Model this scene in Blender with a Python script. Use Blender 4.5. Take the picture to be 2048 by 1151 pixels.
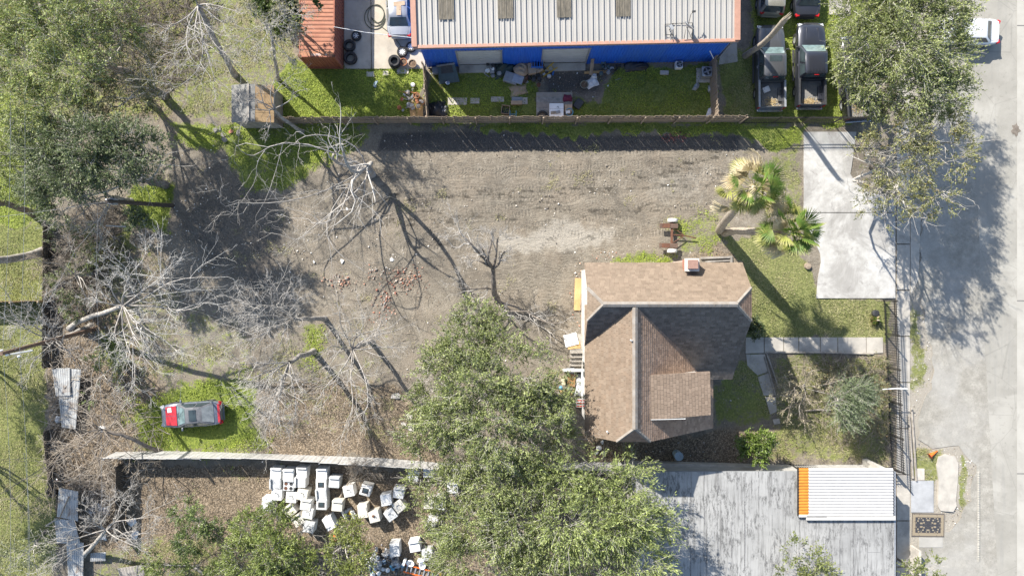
import bpy, bmesh, math, random
import numpy as np
from mathutils import Vector, Matrix, Euler

for o in list(bpy.data.objects):
    bpy.data.objects.remove(o)
SC = bpy.context.scene
COL = SC.collection
random.seed(7)
R = math.radians

# ------------------------------------------------------------------ camera, sky, sun, exposure
CAM_H = 50.0          # drone height in metres
S = 28.0              # photograph pixels per metre at ground level
cam_d = bpy.data.cameras.new('camera')
cam = bpy.data.objects.new('camera', cam_d)
COL.objects.link(cam)
cam.location = (0, 0, CAM_H)
cam.rotation_euler = (0, 0, 0)
cam_d.sensor_width = 36
cam_d.lens = 36 * CAM_H * S / 2048
cam_d.clip_end = 3000
SC.camera = cam

SUN_EL = R(36.2)
SUN_DX, SUN_DY = 0.63, -0.777         # the way shadows fall on the ground
world = bpy.data.worlds.new('World')
SC.world = world
world.use_nodes = True
wn = world.node_tree
bg = wn.nodes['Background']
sky = wn.nodes.new('ShaderNodeTexSky')
sky.sky_type = 'NISHITA'
sky.sun_disc = False
sky.sun_elevation = SUN_EL
sky.sun_rotation = math.atan2(-SUN_DX, -SUN_DY) % (2 * math.pi)
wn.links.new(sky.outputs[0], bg.inputs[0])
bg.inputs[1].default_value = 0.115
sun_d = bpy.data.lights.new('sun', 'SUN')
sun_d.energy = 5.0
sun_d.angle = R(0.5)
sun_d.color = (1.0, 0.945, 0.86)
sun = bpy.data.objects.new('sun', sun_d)
COL.objects.link(sun)
ce = math.cos(SUN_EL)
sun.rotation_euler = Vector((SUN_DX * ce, SUN_DY * ce, -math.sin(SUN_EL))).to_track_quat('-Z', 'Y').to_euler()
sun.location = (-30, 37, 60)
SC.view_settings.view_transform = 'Standard'
SC.view_settings.look = 'None'
SC.view_settings.exposure = 1.05
SC.view_settings.gamma = 1.0

# ------------------------------------------------------------------ helpers
def P(px, py, z=0.0):
    k = (CAM_H - z) / CAM_H / S
    return Vector(((px - 1024) * k, (575.5 - py) * k, z))

def tag(o, label=None, cat=None, group=None, kind=None):
    if label: o['label'] = label
    if cat: o['category'] = cat
    if group: o['group'] = group
    if kind: o['kind'] = kind
    return o

def thing(name, label, cat, loc=(0, 0, 0), rz=0.0, group=None):
    o = bpy.data.objects.new(name, None)
    o.empty_display_size = 0.2
    COL.objects.link(o)
    o.location = loc
    o.rotation_euler = (0, 0, rz)
    return tag(o, label, cat, group)

def link(name, me, parent=None, loc=None, rot=None):
    o = bpy.data.objects.new(name, me)
    COL.objects.link(o)
    if parent: o.parent = parent
    if loc is not None: o.location = loc
    if rot is not None: o.rotation_euler = rot
    return o

def copy_tree(o, parent=None):
    c = o.copy()
    COL.objects.link(c)
    c.parent = parent
    for ch in list(o.children):
        copy_tree(ch, c)
    return c

I4 = Matrix.Identity(4)
class MB:
    def __init__(s):
        s.v = []; s.f = []; s.M = I4
    def add(s, vs, fs):
        b = len(s.v)
        if s.M is I4:
            s.v.extend([tuple(q) for q in vs])
        else:
            s.v.extend([tuple(s.M @ Vector(q)) for q in vs])
        s.f.extend([tuple(b + i for i in f) for f in fs])
        return s
    def box(s, c, d, rz=0.0, rx=0.0, ry=0.0):
        x, y, z = d[0] / 2, d[1] / 2, d[2] / 2
        m = Matrix.Translation(c) @ Euler((rx, ry, rz)).to_matrix().to_4x4()
        vs = [m @ Vector(q) for q in ((-x,-y,-z),(x,-y,-z),(x,y,-z),(-x,y,-z),(-x,-y,z),(x,-y,z),(x,y,z),(-x,y,z))]
        return s.add(vs, [(0,3,2,1),(4,5,6,7),(0,1,5,4),(1,2,6,5),(2,3,7,6),(3,0,4,7)])
    def prism(s, poly, z0, z1):
        n = len(poly)
        a = sum(poly[i][0]*poly[(i+1)%n][1]-poly[(i+1)%n][0]*poly[i][1] for i in range(n))
        if a < 0: poly = poly[::-1]
        vs = [(p[0], p[1], z0) for p in poly] + [(p[0], p[1], z1) for p in poly]
        fs = [tuple(range(n-1, -1, -1)), tuple(range(n, 2*n))]
        fs += [(i, (i+1) % n, n+(i+1) % n, n+i) for i in range(n)]
        return s.add(vs, fs)
    def slab(s, pts, t):
        """plate with top face pts (3-D, counter-clockwise from above), thickness t down its normal"""
        pts = [Vector(p) for p in pts]
        nrm = (pts[1]-pts[0]).cross(pts[2]-pts[0]).normalized()
        n = len(pts)
        vs = pts + [p - nrm*t for p in pts]
        fs = [tuple(range(n)), tuple(range(2*n-1, n-1, -1))] + [((i+1) % n, i, n+i, n+(i+1) % n) for i in range(n)]
        return s.add(vs, fs)
    def tube(s, pts, rad, n=6, cap=True):
        pts = [Vector(p) for p in pts]
        if not isinstance(rad, (list, tuple)): rad = [rad]*len(pts)
        vs = []; fs = []
        for i, p in enumerate(pts):
            t = (pts[min(i+1, len(pts)-1)] - pts[max(i-1, 0)]).normalized()
            ref = Vector((0,0,1)) if abs(t.z) < .9 else Vector((1,0,0))
            a = t.cross(ref).normalized(); b = t.cross(a)
            for k in range(n):
                w = 2*math.pi*k/n
                vs.append(p + (a*math.cos(w) + b*math.sin(w))*rad[i])
        for i in range(len(pts)-1):
            for k in range(n):
                fs.append((i*n+k, i*n+(k+1) % n, (i+1)*n+(k+1) % n, (i+1)*n+k))
        if cap:
            fs.append(tuple(range(n-1, -1, -1))); m = (len(pts)-1)*n
            fs.append(tuple(range(m, m+n)))
        return s.add(vs, fs)
    def lathe(s, prof, n=16, c=(0,0,0), closed=False, capb=True, capt=True):
        vs = []; fs = []
        for r, z in prof:
            for k in range(n):
                w = 2*math.pi*k/n
                vs.append((c[0]+r*math.cos(w), c[1]+r*math.sin(w), c[2]+z))
        m = len(prof)
        for i in range(m if closed else m-1):
            j = (i+1) % m
            for k in range(n):
                fs.append((i*n+k, i*n+(k+1) % n, j*n+(k+1) % n, j*n+k))
        if not closed:
            if capb: fs.append(tuple(range(n-1, -1, -1)))
            if capt: fs.append(tuple(range((m-1)*n, m*n)))
        return s.add(vs, fs)
    def mesh(s, name, mat, smooth=None):
        me = bpy.data.meshes.new(name)
        me.from_pydata(s.v, [], s.f)
        if mat: me.materials.append(mat)
        if smooth is not None:
            me.polygons.foreach_set('use_smooth', [True]*len(me.polygons))
            me.set_sharp_from_angle(angle=R(smooth))
        me.update()
        return me
    def build(s, name, mat, parent=None, smooth=None, bevel=0.0, loc=None, rot=None):
        o = link(name, s.mesh(name, mat, smooth), parent, loc, rot)
        if bevel:
            b = o.modifiers.new('bevel', 'BEVEL'); b.width = bevel; b.segments = 2
            b.limit_method = 'ANGLE'; b.angle_limit = R(40)
        return o

def npmesh(name, V, faces, mat, parent=None, col=None, smooth=False, loc=None):
    """V (n,3); faces: array (m,k); col: (m,3) face colours"""
    me = bpy.data.meshes.new(name)
    V = np.ascontiguousarray(V, dtype=np.float32)
    F = np.ascontiguousarray(faces, dtype=np.int32)
    m, k = F.shape
    me.vertices.add(len(V)); me.vertices.foreach_set('co', V.ravel())
    me.loops.add(m*k); me.loops.foreach_set('vertex_index', F.ravel())
    me.polygons.add(m)
    me.polygons.foreach_set('loop_start', np.arange(0, m*k, k, dtype=np.int32))
    me.polygons.foreach_set('loop_total', np.full(m, k, dtype=np.int32))
    if smooth: me.polygons.foreach_set('use_smooth', np.ones(m, dtype=bool))
    me.update(calc_edges=True)
    if col is not None:
        a = me.attributes.new('col', 'FLOAT_COLOR', 'FACE')
        c = np.ones((m, 4), dtype=np.float32); c[:, :3] = col
        a.data.foreach_set('color', c.ravel())
    me.materials.append(mat)
    return link(name, me, parent, loc)

def npboxes(C, D, yaw, tilt, rng):
    """boxes: centres (n,3), sizes (n,3)"""
    n = len(C)
    u = np.array([(-1,-1,-1),(1,-1,-1),(1,1,-1),(-1,1,-1),(-1,-1,1),(1,-1,1),(1,1,1),(-1,1,1)])*.5
    L = u[None]*D[:, None, :]
    L = L*rng.uniform(.7, 1.15, L.shape)
    cx, sx = np.cos(tilt)[:, None], np.sin(tilt)[:, None]
    y = L[..., 1]*cx-L[..., 2]*sx; z = L[..., 1]*sx+L[..., 2]*cx
    c, s_ = np.cos(yaw)[:, None], np.sin(yaw)[:, None]
    X = L[..., 0]*c-y*s_; Y = L[..., 0]*s_+y*c
    V = np.stack([X, Y, z], -1)+C[:, None, :]
    f = np.array([(0,3,2,1),(4,5,6,7),(0,1,5,4),(1,2,6,5),(2,3,7,6),(3,0,4,7)])
    F = f[None]+(np.arange(n)*8)[:, None, None]
    return V.reshape(-1, 3), F.reshape(-1, 4)

# ------------------------------------------------------------------ materials
class NT:
    def __init__(s, name):
        s.m = bpy.data.materials.new(name); s.m.use_nodes = True
        s.t = s.m.node_tree; s.b = s.t.nodes['Principled BSDF']
        s.tc = None
    def n(s, typ, **kw):
        nd = s.t.nodes.new(typ)
        for k, v in kw.items(): setattr(nd, k, v)
        return nd
    def l(s, a, b): s.t.links.new(a, b)
    def co(s, kind='Object', scale=None, rot=None):
        if s.tc is None: s.tc = s.n('ShaderNodeTexCoord')
        o = s.tc.outputs[kind]
        if scale is None and rot is None: return o
        mp = s.n('ShaderNodeMapping')
        if scale is not None: mp.inputs['Scale'].default_value = scale
        if rot is not None: mp.inputs['Rotation'].default_value = rot
        s.l(o, mp.inputs[0]); return mp.outputs[0]
    def noise(s, vec, scale, detail=4, rough=.6, dist=0):
        nd = s.n('ShaderNodeTexNoise'); nd.inputs['Scale'].default_value = scale
        nd.inputs['Detail'].default_value = detail; nd.inputs['Roughness'].default_value = rough
        nd.inputs['Distortion'].default_value = dist
        s.l(vec, nd.inputs['Vector']); return nd.outputs['Fac']
    def voro(s, vec, scale, feat='F1', out='Distance'):
        nd = s.n('ShaderNodeTexVoronoi', feature=feat); nd.inputs['Scale'].default_value = scale
        s.l(vec, nd.inputs['Vector']); return nd.outputs[out]
    def val(s, x, sock):
        if isinstance(x, (int, float)): sock.default_value = x
        elif isinstance(x, (tuple, list)): sock.default_value = tuple(x) + ((1,) if len(x) == 3 and len(sock.default_value) == 4 else ())
        else: s.l(x, sock)
    def math(s, op, a, b=0.0, clamp=False):
        nd = s.n('ShaderNodeMath', operation=op, use_clamp=clamp)
        s.val(a, nd.inputs[0]); s.val(b, nd.inputs[1]); return nd.outputs[0]
    def mix(s, fac, a, b, blend='MIX'):
        nd = s.n('ShaderNodeMix', data_type='RGBA', blend_type=blend)
        s.val(fac, nd.inputs[0]); s.val(a, nd.inputs[6]); s.val(b, nd.inputs[7]); return nd.outputs[2]
    def ramp(s, fac, stops, interp='LINEAR'):
        nd = s.n('ShaderNodeValToRGB'); cr = nd.color_ramp; cr.interpolation = interp
        while len(cr.elements) > 1: cr.elements.remove(cr.elements[-1])
        for i, (p, c) in enumerate(stops):
            e = cr.elements[0] if i == 0 else cr.elements.new(p)
            e.position = p; e.color = tuple(c) + (1,) if not isinstance(c, (int, float)) else (c, c, c, 1)
        s.l(fac, nd.inputs[0]); return nd.outputs[0]
    def step(s, fac, lo, hi):
        nd = s.n('ShaderNodeMapRange', interpolation_type='SMOOTHSTEP')
        s.val(fac, nd.inputs[0]); nd.inputs[1].default_value = lo; nd.inputs[2].default_value = hi
        return nd.outputs[0]
    def bump(s, h, strength=.3, dist=.02, prev=None):
        nd = s.n('ShaderNodeBump'); nd.inputs['Strength'].default_value = strength
        nd.inputs['Distance'].default_value = dist; s.l(h, nd.inputs['Height'])
        if prev is not None: s.l(prev, nd.inputs['Normal'])
        return nd.outputs[0]
    def out(s, col, rough=.8, metal=0.0, normal=None, spec=.5):
        s.val(col, s.b.inputs['Base Color']); s.val(rough, s.b.inputs['Roughness'])
        s.val(metal, s.b.inputs['Metallic']); s.b.inputs['Specular IOR Level'].default_value = spec
        if normal is not None: s.l(normal, s.b.inputs['Normal'])
        return s.m

MATS = {}
def mat(name, c1, c2=None, scale=4.0, rough=.8, metal=0.0, bump=0.0, bscale=30, spec=.4, stretch=None, stain=None, sscale=1.2, slo=.55, shi=.75, coat=0):
    if name in MATS: return MATS[name]
    t = NT(name)
    v = t.co('Object', stretch)
    c2 = c2 or tuple(x*.78 for x in c1)
    col = t.mix(t.step(t.noise(v, scale, 5, .65), .3, .7), c1, c2)
    if stain:
        col = t.mix(t.step(t.noise(v, sscale, 6, .7, .4), slo, shi), col, stain)
    nrm = t.bump(t.noise(v, bscale, 3), bump, .02) if bump else None
    m = t.out(col, rough, metal, nrm, spec)
    if coat: t.b.inputs['Coat Weight'].default_value = coat
    MATS[name] = m
    return m

def attr_mat(name, rough=.6, trans=0.0, spec=.4, bump=0.0, mul=None):
    t = NT(name)
    a = t.n('ShaderNodeAttribute', attribute_name='col')
    c = a.outputs['Color']
    if mul is not None:
        c = t.mix(1.0, c, t.ramp(t.noise(t.co('Object'), mul, 4), [(.3, .9), (.7, 1.08)]), 'MULTIPLY')
    nrm = t.bump(t.noise(t.co('Object'), 40, 3), bump, .02) if bump else None
    t.out(c, rough, 0, nrm, spec)
    if trans:
        tr = t.n('ShaderNodeBsdfTranslucent'); t.l(c, tr.inputs[0])
        ms = t.n('ShaderNodeMixShader'); ms.inputs[0].default_value = trans
        t.l(t.b.outputs[0], ms.inputs[1]); t.l(tr.outputs[0], ms.inputs[2])
        t.l(ms.outputs[0], t.t.nodes['Material Output'].inputs[0])
    MATS[name] = t.m
    return t.m

M_LEAF = attr_mat('leaf', .5, .25, .45)
M_GRASSB = attr_mat('grass_blades', .6, .3, .3)
M_CHIP = attr_mat('rubble', .85, 0, .3, .3)
M_SHINGLE = attr_mat('shingle', .9, 0, .2, .35, mul=2.2)
M_BARK = mat('bark', (.26, .225, .19), (.12, .10, .085), 5, .9, bump=.6, bscale=14, stretch=(1, 1, .35))
M_BARKG = mat('bark_grey', (.42, .39, .355), (.20, .185, .165), 4, .9, bump=.5, bscale=14)
M_TWIG = mat('twig_grey', (.52, .49, .45), (.34, .32, .29), 2, .85)
M_TWIGB = mat('twig_brown', (.40, .34, .27), (.22, .185, .145), 2, .85)
M_TWIGD = mat('twig_dark', (.22, .19, .16), (.11, .095, .08), 2, .85)
M_WHITE = mat('white_enamel', (.80, .80, .79), (.70, .70, .69), 3, .35, spec=.5, stain=(.45, .40, .33), sscale=2.5, slo=.62, shi=.85)
M_GREYPL = mat('grey_plastic', (.30, .31, .32), (.22, .23, .24), 4, .6)
M_BLACKPL = mat('black_plastic', (.025, .026, .028), (.05, .05, .05), 5, .5)
M_RUBBER = mat('rubber', (.022, .022, .023), (.05, .048, .045), 8, .85, bump=.4, bscale=40)
M_ALLOY = mat('alloy', (.62, .63, .64), (.45, .46, .47), 6, .35, .6)
M_GLASS = mat('car_glass', (.05, .07, .075), (.03, .04, .045), 2, .08, spec=.9)
M_GLASSL = mat('windscreen_glass', (.17, .24, .24), (.09, .13, .13), 2.5, .1, spec=.9)  # pale teal paints the mirrored sky and interior into the glass colour
M_REDL = mat('red_lens', (.50, .015, .02), (.3, .01, .012), 5, .25)
M_CLEARL = mat('clear_lens', (.55, .56, .56), (.35, .36, .36), 5, .15)
M_CHROME = mat('chrome', (.55, .56, .57), (.4, .4, .41), 4, .2, .9)
M_WOOD = mat('weathered_wood', (.34, .27, .20), (.20, .155, .115), 3, .85, bump=.3, bscale=25, stretch=(1, 1, .15))
M_WOODG = mat('grey_wood', (.36, .33, .29), (.21, .19, .165), 3, .85, bump=.3, bscale=25)
M_PLY = mat('plywood', (.56, .37, .17), (.42, .26, .11), 2.5, .8, bump=.1, stretch=(1, .3, 1), stain=(.30, .19, .10), sscale=1.5)
M_CARD = mat('cardboard', (.46, .34, .23), (.36, .26, .17), 3, .85, stain=(.17, .10, .08), sscale=1.1, slo=.58, shi=.7)
M_IRON = mat('black_iron', (.02, .021, .023), (.05, .045, .04), 6, .55, .3)
M_RUST = mat('rusty_steel', (.16, .075, .045), (.10, .05, .035), 5, .85, .2, bump=.3)
M_GALV = mat('galvanised', (.50, .51, .52), (.36, .37, .38), 4, .45, .6)
M_TIN = mat('old_tin', (.46, .47, .46), (.33, .33, .32), 1.5, .6, .3, bump=.15, stain=(.22, .15, .10), sscale=1.1, slo=.5, shi=.72)
M_CONC = mat('concrete', (.44, .41, .36), (.33, .31, .275), 1.2, .9, bump=.15, stain=(.22, .21, .19), sscale=.5, slo=.5, shi=.75)
M_CONCR = mat('concrete_rubble', (.52, .48, .42), (.38, .35, .31), 2, .9, bump=.5, bscale=12)
M_TERRA = mat('terracotta', (.42, .17, .075), (.30, .12, .06), 4, .8)
M_BLUEP = mat('blue_plastic', (.09, .28, .42), (.06, .20, .32), 4, .5)
M_TARPW = mat('white_sheet', (.74, .74, .73), (.55, .55, .54), 2.5, .7, bump=.8, bscale=5)
M_BLACKT = mat('black_tarp', (.018, .02, .024), (.04, .042, .05), 3, .45, bump=.9, bscale=6)
M_ORANGE = mat('orange_paint', (.75, .16, .02), (.6, .12, .02), 4, .5)
M_BRICK = mat('brick_face', (.42, .20, .14), (.30, .13, .09), 9, .9, bump=.3)
# ------------------------------------------------------------------ ground zones (outlines in photograph pixels at ground level)
def poly_mask(px, py, poly, f):
    poly = np.array(poly, float)
    ins = np.zeros(px.shape, bool); dm = np.full(px.shape, 1e9)
    n = len(poly)
    for i in range(n):
        x1, y1 = poly[i]; x2, y2 = poly[(i+1) % n]
        c = (y1 > py) != (y2 > py)
        if y1 != y2:
            ins ^= c & (px < (x2-x1)*(py-y1)/(y2-y1)+x1)
        dx, dy = x2-x1, y2-y1
        t = np.clip(((px-x1)*dx+(py-y1)*dy)/max(dx*dx+dy*dy, 1e-9), 0, 1)
        dm = np.minimum(dm, np.hypot(px-x1-t*dx, py-y1-t*dy))
    sd = np.where(ins, dm, -dm)
    t = np.clip((sd+f)/(2*f), 0, 1)
    return t*t*(3-2*t)

ZG = [  # grass: (amount, lushness, feather, outline)
 (.95, 1.0, 10, [(590,118),(700,134),(846,138),(846,246),(520,246),(545,170)]),
 (.80, .75, 16, [(860,140),(1075,140),(1080,190),(1200,195),(1230,135),(1432,126),(1432,244),(860,244)]),
 (.90, .55, 10, [(1440,112),(1512,85),(1512,240),(1440,246)]),
 (.75, .7, 12, [(1495,-150),(1760,-150),(1760,120),(1700,245),(1500,245)]),
 (.62, .85, 16, [(330,246),(752,246),(755,285),(650,325),(560,392),(500,385),(440,300),(340,290)]),
 (.95, .75, 9, [(950,246),(1290,246),(1610,248),(1608,290),(1560,300),(1490,276),(1330,268),(1200,272),(1050,268),(960,262)]),
 (.52, .35, 12, [(1535,305),(1606,292),(1606,440),(1580,440)]),
 (.62, .9, 14, [(1195,528),(1230,505),(1290,500),(1345,503),(1345,530)]),
 (.5, .75, 18, [(1345,440),(1430,430),(1450,480),(1420,515),(1360,505)]),
 (.98, .32, 9, [(1432,470),(1560,465),(1628,540),(1634,598),(1785,598),(1785,676),(1500,676),(1490,525)]),
 (.56, .40, 24, [(1540,706),(1785,706),(1790,930),(1560,925),(1480,900),(1490,850),(1560,850)]),
 (.60, .55, 14, [(1425,760),(1510,700),(1560,850),(1425,850)]),
 (.78, 1.0, 34, [(250,815),(330,790),(430,740),(505,760),(510,850),(545,905),(270,908)]),
 (.98, .40, 8, [(-500,440),(98,440),(92,960),(110,1000),(95,1400),(-500,1400)]),
 (.85, .75, 18, [(-400,200),(100,200),(100,440),(-400,440)]),
 (.6, .7, 22, [(190,650),(262,680),(250,765),(200,730)]),
 (.85, .95, 16, [(262,368),(345,372),(330,462),(255,450)]),
 (.65, .5, 14, [(175,470),(262,440),(250,560),(190,570)]),
 (.62, .7, 22, [(600,645),(652,640),(640,720),(600,722)]),
 (.50, .62, 25, [(-500,-400),(610,-400),(605,130),(540,246),(-500,246)]),
 (.62, .4, 12, [(1818,590),(1838,620),(1856,740),(1836,790),(1818,790)]),
 (.62, .35, 7, [(1832,903),(1880,898),(1892,960),(1850,970),(1832,960)]),
 (.62, .5, 9, [(1915,900),(1946,935),(1932,1000),(1912,1040)]),
 (.40, .62, 40, [(170,600),(330,560),(500,640),(520,760),(330,790),(200,780)]),
 (.38, .6, 40, [(180,450),(340,470),(330,600),(170,640)]),
 (.34, .6, 45, [(520,620),(800,640),(800,880),(540,890)]),
 (.36, .6, 40, [(1340,430),(1440,380),(1500,470),(1360,520)]),
 (.45, .6, 12, [(430,1060),(560,1120),(560,1300),(180,1300),(200,1090)]),
]
ZL = [  # leaf litter
 (.95, 18, [(520,775),(640,745),(800,775),(890,860),(890,925),(540,912)]),
 (1.0, 12, [(245,928),(900,940),(1300,940),(1300,1400),(245,1400)]),
 (.8, 30, [(150,-40),(420,-40),(350,100),(345,246),(200,246)]),
 (.85, 20, [(98,560),(200,560),(330,770),(330,960),(245,1100),(98,1100)]),
 (.8, 14, [(1165,870),(1300,880),(1480,850),(1580,905),(1480,930),(1165,930)]),
 (.65, 16, [(1640,710),(1785,706),(1790,930),(1660,900)]),
 (.6, 14, [(1480,850),(1600,850),(1600,925),(1480,925)]),
 (.6, 12, [(1430,480),(1500,470),(1490,525),(1360,525)]),
 (.5, 20, [(200,470),(330,470),(330,570),(200,600)]),
]
ZD = [  # dark, ashy soil, with tree and fence shade painted into its colour
 (.5, 45, [(335,295),(470,295),(610,470),(530,650),(430,560),(335,470)]),  # mostly the tall trees' shade, painted over dark soil
 (.8, 11, [(764,264),(960,262),(1200,270),(1480,268),(1480,302),(752,303)]),  # north fence's shadow strip painted over dark soil
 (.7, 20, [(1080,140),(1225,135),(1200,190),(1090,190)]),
 (.65, 12, [(300,930),(560,930),(560,958),(280,955)]),  # white fence's shadow strip painted dark
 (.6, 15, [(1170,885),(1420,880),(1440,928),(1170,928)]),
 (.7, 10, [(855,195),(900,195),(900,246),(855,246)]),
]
ZP = [  # pale sandy soil
 (.9, 22, [(985,478),(1150,440),(1235,462),(1225,488),(1090,500),(1010,505)]),
 (.6, 12, [(895,195),(1100,190),(1100,206),(895,212)]),
 (.5, 25, [(350,640),(480,620),(480,740),(360,740)]),
 (.5, 25, [(1280,330),(1440,320),(1420,420),(1290,400)]),
 (1.0, 10, [(1812,-600),(2100,-600),(2100,1700),(1812,1700)]),
 (.6, 10, [(790,200),(846,200),(846,246),(780,246)]),
]
ZT = [(1, 30, [(745,302),(1490,302),(1430,520),(1170,525),(1150,640),(1050,640),(860,470),(745,400)])]

def unit(v): return v/np.maximum(np.linalg.norm(v, axis=-1, keepdims=True), 1e-9)
def vnoise(x, y, seed, k=8, f=1.0):
    r = np.random.default_rng(seed); o = np.zeros_like(x)
    for i in range(k):
        a = r.uniform(0, 6.28); w = f*r.uniform(.5, 2.2)
        o += np.sin(w*(x*np.cos(a)+y*np.sin(a))+r.uniform(0, 6.28))
    return o/math.sqrt(k)

def masks(px, py):
    z = np.zeros(px.shape)
    x_, y_ = px/S, py/S
    qx = px+vnoise(x_, y_, 31, 8, .9)*7+vnoise(x_, y_, 32, 8, 3.5)*4
    qy = py+vnoise(x_, y_, 33, 8, .9)*7+vnoise(x_, y_, 34, 8, 3.5)*4
    g = z.copy(); lush = z.copy(); lw = z.copy()+1e-6
    for a, lu, f, pl in ZG:
        m = poly_mask(qx, qy, pl, f)*a
        lush += m*lu; lw += m; g = np.maximum(g, m)
    lt = z.copy(); d = z.copy(); pa = z.copy(); tr = z.copy()
    for a, f, pl in ZL: lt = np.maximum(lt, a*poly_mask(qx, qy, pl, f))
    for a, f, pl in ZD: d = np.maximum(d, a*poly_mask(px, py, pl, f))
    for a, f, pl in ZP: pa = np.maximum(pa, a*poly_mask(qx, qy, pl, f))
    for a, f, pl in ZT: tr = np.maximum(tr, a*poly_mask(px, py, pl, f))
    return g, lush/lw, lt, d, pa, tr

def build_ground():
    xs = np.concatenate([[-900, -400, -200, -100, -60], np.arange(-42, 42.01, .2), [60, 100, 200, 400, 900]])
    ys = np.concatenate([[-900, -400, -200, -100, -50], np.arange(-25, 25.01, .2), [50, 100, 200, 400, 900]])
    X, Y = np.meshgrid(xs, ys)
    px = 1024+X*S; py = 575.5-Y*S
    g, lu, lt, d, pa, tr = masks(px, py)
    far = (np.abs(X) > 43) | (np.abs(Y) > 26)
    g = np.where(far, .6, g)
    rng = np.random.default_rng(3)
    Z = np.zeros_like(X)
    for i in range(26):
        w = rng.uniform(.5, 3.2); a = rng.uniform(0, 6.28)
        Z += .012/w**.7*np.sin(w*(X*np.cos(a)+Y*np.sin(a))+rng.uniform(0, 6.28))
    Z += tr*.007*np.sin(Y*5.2+np.sin(X*.35)*1.6)+rng.normal(0, .004, X.shape)
    Z = np.where(far, 0, np.clip(Z, -.05, .03))
    TR_PATHS = [[(760,332),(1000,322),(1250,326),(1480,318)], [(770,374),(1000,366),(1250,352),(1440,345)], [(860,424),(1100,396),(1300,398),(1430,390)],
        [(880,458),(1050,432),(1250,402),(1440,332)], [(930,398),(1150,448),(1330,442)], [(1060,645),(1080,560),(1110,505),(1180,442),(1300,380)],
        [(1128,650),(1138,570),(1162,520)], [(540,432),(700,440),(860,400)], [(470,570),(620,505),(760,470),(900,470)], [(700,330),(800,420),(960,480)], [(560,740),(660,690),(800,560),(880,500)]]
    best = np.full(X.shape, 9.0); along = np.zeros(X.shape)
    for pth in TR_PATHS:
        w = np.array([P(*q)[:2] for q in pth]); s_ = np.linspace(0, len(w)-1, 8*(len(w)-1)+1); i_ = np.minimum(s_.astype(int), len(w)-2); f_ = (s_-i_)[:, None]
        f_ = f_*f_*(3-2*f_)*.35+f_*.65
        w = w[i_]*(1-f_)+w[i_+1]*f_; w[1:-1] = w[1:-1]*.5+(w[:-2]+w[2:])*.25
        tn = unit(np.gradient(w, axis=0)); nr = np.stack([-tn[:, 1], tn[:, 0]], 1)
        for side in (-.85, .85):
            q = w+nr*side; L0 = 0.0
            bx = (X > q[:, 0].min()-1) & (X < q[:, 0].max()+1) & (Y > q[:, 1].min()-1) & (Y < q[:, 1].max()+1)
            xx, yy = X[bx], Y[bx]; bb, al = best[bx], along[bx]
            for k in range(len(q)-1):
                e_ = q[k+1]-q[k]; L = np.hypot(*e_)
                t_ = np.clip(((xx-q[k, 0])*e_[0]+(yy-q[k, 1])*e_[1])/(L*L), 0, 1)
                ds = np.hypot(xx-q[k, 0]-t_*e_[0], yy-q[k, 1]-t_*e_[1])
                u_ = ds < bb; bb = np.where(u_, ds, bb); al = np.where(u_, L0+t_*L, al); L0 += L
            best[bx] = bb; along[bx] = al
    trm = np.clip(1-np.abs(best)/.34, 0, 1); trm = np.clip(trm*1.8, 0, 1)
    Z = Z-trm*.012
    ny, nx = X.shape
    idx = np.arange(nx*ny).reshape(ny, nx)
    F = np.stack([idx[:-1, :-1], idx[:-1, 1:], idx[1:, 1:], idx[1:, :-1]], -1).reshape(-1, 4)
    t = NT('ground')
    v = t.co('Object')
    a1 = t.n('ShaderNodeAttribute', attribute_name='zone_a'); s1 = t.n('ShaderNodeSeparateColor'); t.l(a1.outputs['Color'], s1.inputs[0])
    a2 = t.n('ShaderNodeAttribute', attribute_name='zone_b'); s2 = t.n('ShaderNodeSeparateColor'); t.l(a2.outputs['Color'], s2.inputs[0])
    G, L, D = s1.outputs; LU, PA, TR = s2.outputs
    nA = t.noise(v, .35, 6, .65); nB = t.noise(v, 1.6, 6, .7); nC = t.noise(v, 7, 5, .7); nD = t.noise(v, 26, 4, .7)
    mixn = t.math('ADD', t.math('MULTIPLY', nB, .55), t.math('MULTIPLY', nC, .45))
    dirt = t.ramp(mixn, [(.30, (.105, .09, .07)), (.45, (.195, .17, .134)), (.58, (.258, .228, .182)), (.72, (.40, .355, .29))])
    dirt = t.mix(t.step(nA, .42, .66), dirt, t.mix(.5, dirt, (.27, .222, .168)))
    dirt = t.mix(t.math('MULTIPLY', t.step(t.noise(v, .28, 6, .75, .6), .48, .64), .6), dirt, (.10, .09, .075))
    dirt = t.mix(t.math('MULTIPLY', t.step(t.noise(v, .9, 6, .8, .5), .56, .7), .5), dirt, (.40, .36, .30))
    dirt = t.mix(t.math('MULTIPLY', t.step(t.math('ADD', PA, t.math('MULTIPLY', t.math('SUBTRACT', nB, .5), .9)), .3, .8), .9), dirt, (.355, .325, .275))
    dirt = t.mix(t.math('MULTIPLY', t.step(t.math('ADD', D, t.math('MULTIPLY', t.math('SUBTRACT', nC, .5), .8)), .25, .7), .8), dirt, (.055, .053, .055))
    vo = t.n('ShaderNodeTexVoronoi'); vo.inputs['Scale'].default_value = 15; t.l(v, vo.inputs['Vector'])
    sv = t.n('ShaderNodeSeparateColor'); t.l(vo.outputs['Color'], sv.inputs[0])
    leafc = t.ramp(sv.outputs[0], [(0, (.065, .053, .04)), (.35, (.14, .106, .07)), (.7, (.235, .18, .122)), (1, (.38, .30, .215))])
    fl = t.step(t.math('ADD', L, t.math('MULTIPLY', t.math('SUBTRACT', nB, .5), 1.3)), .3, .7)
    c = t.mix(t.math('MULTIPLY', fl, .85), dirt, leafc)
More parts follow.
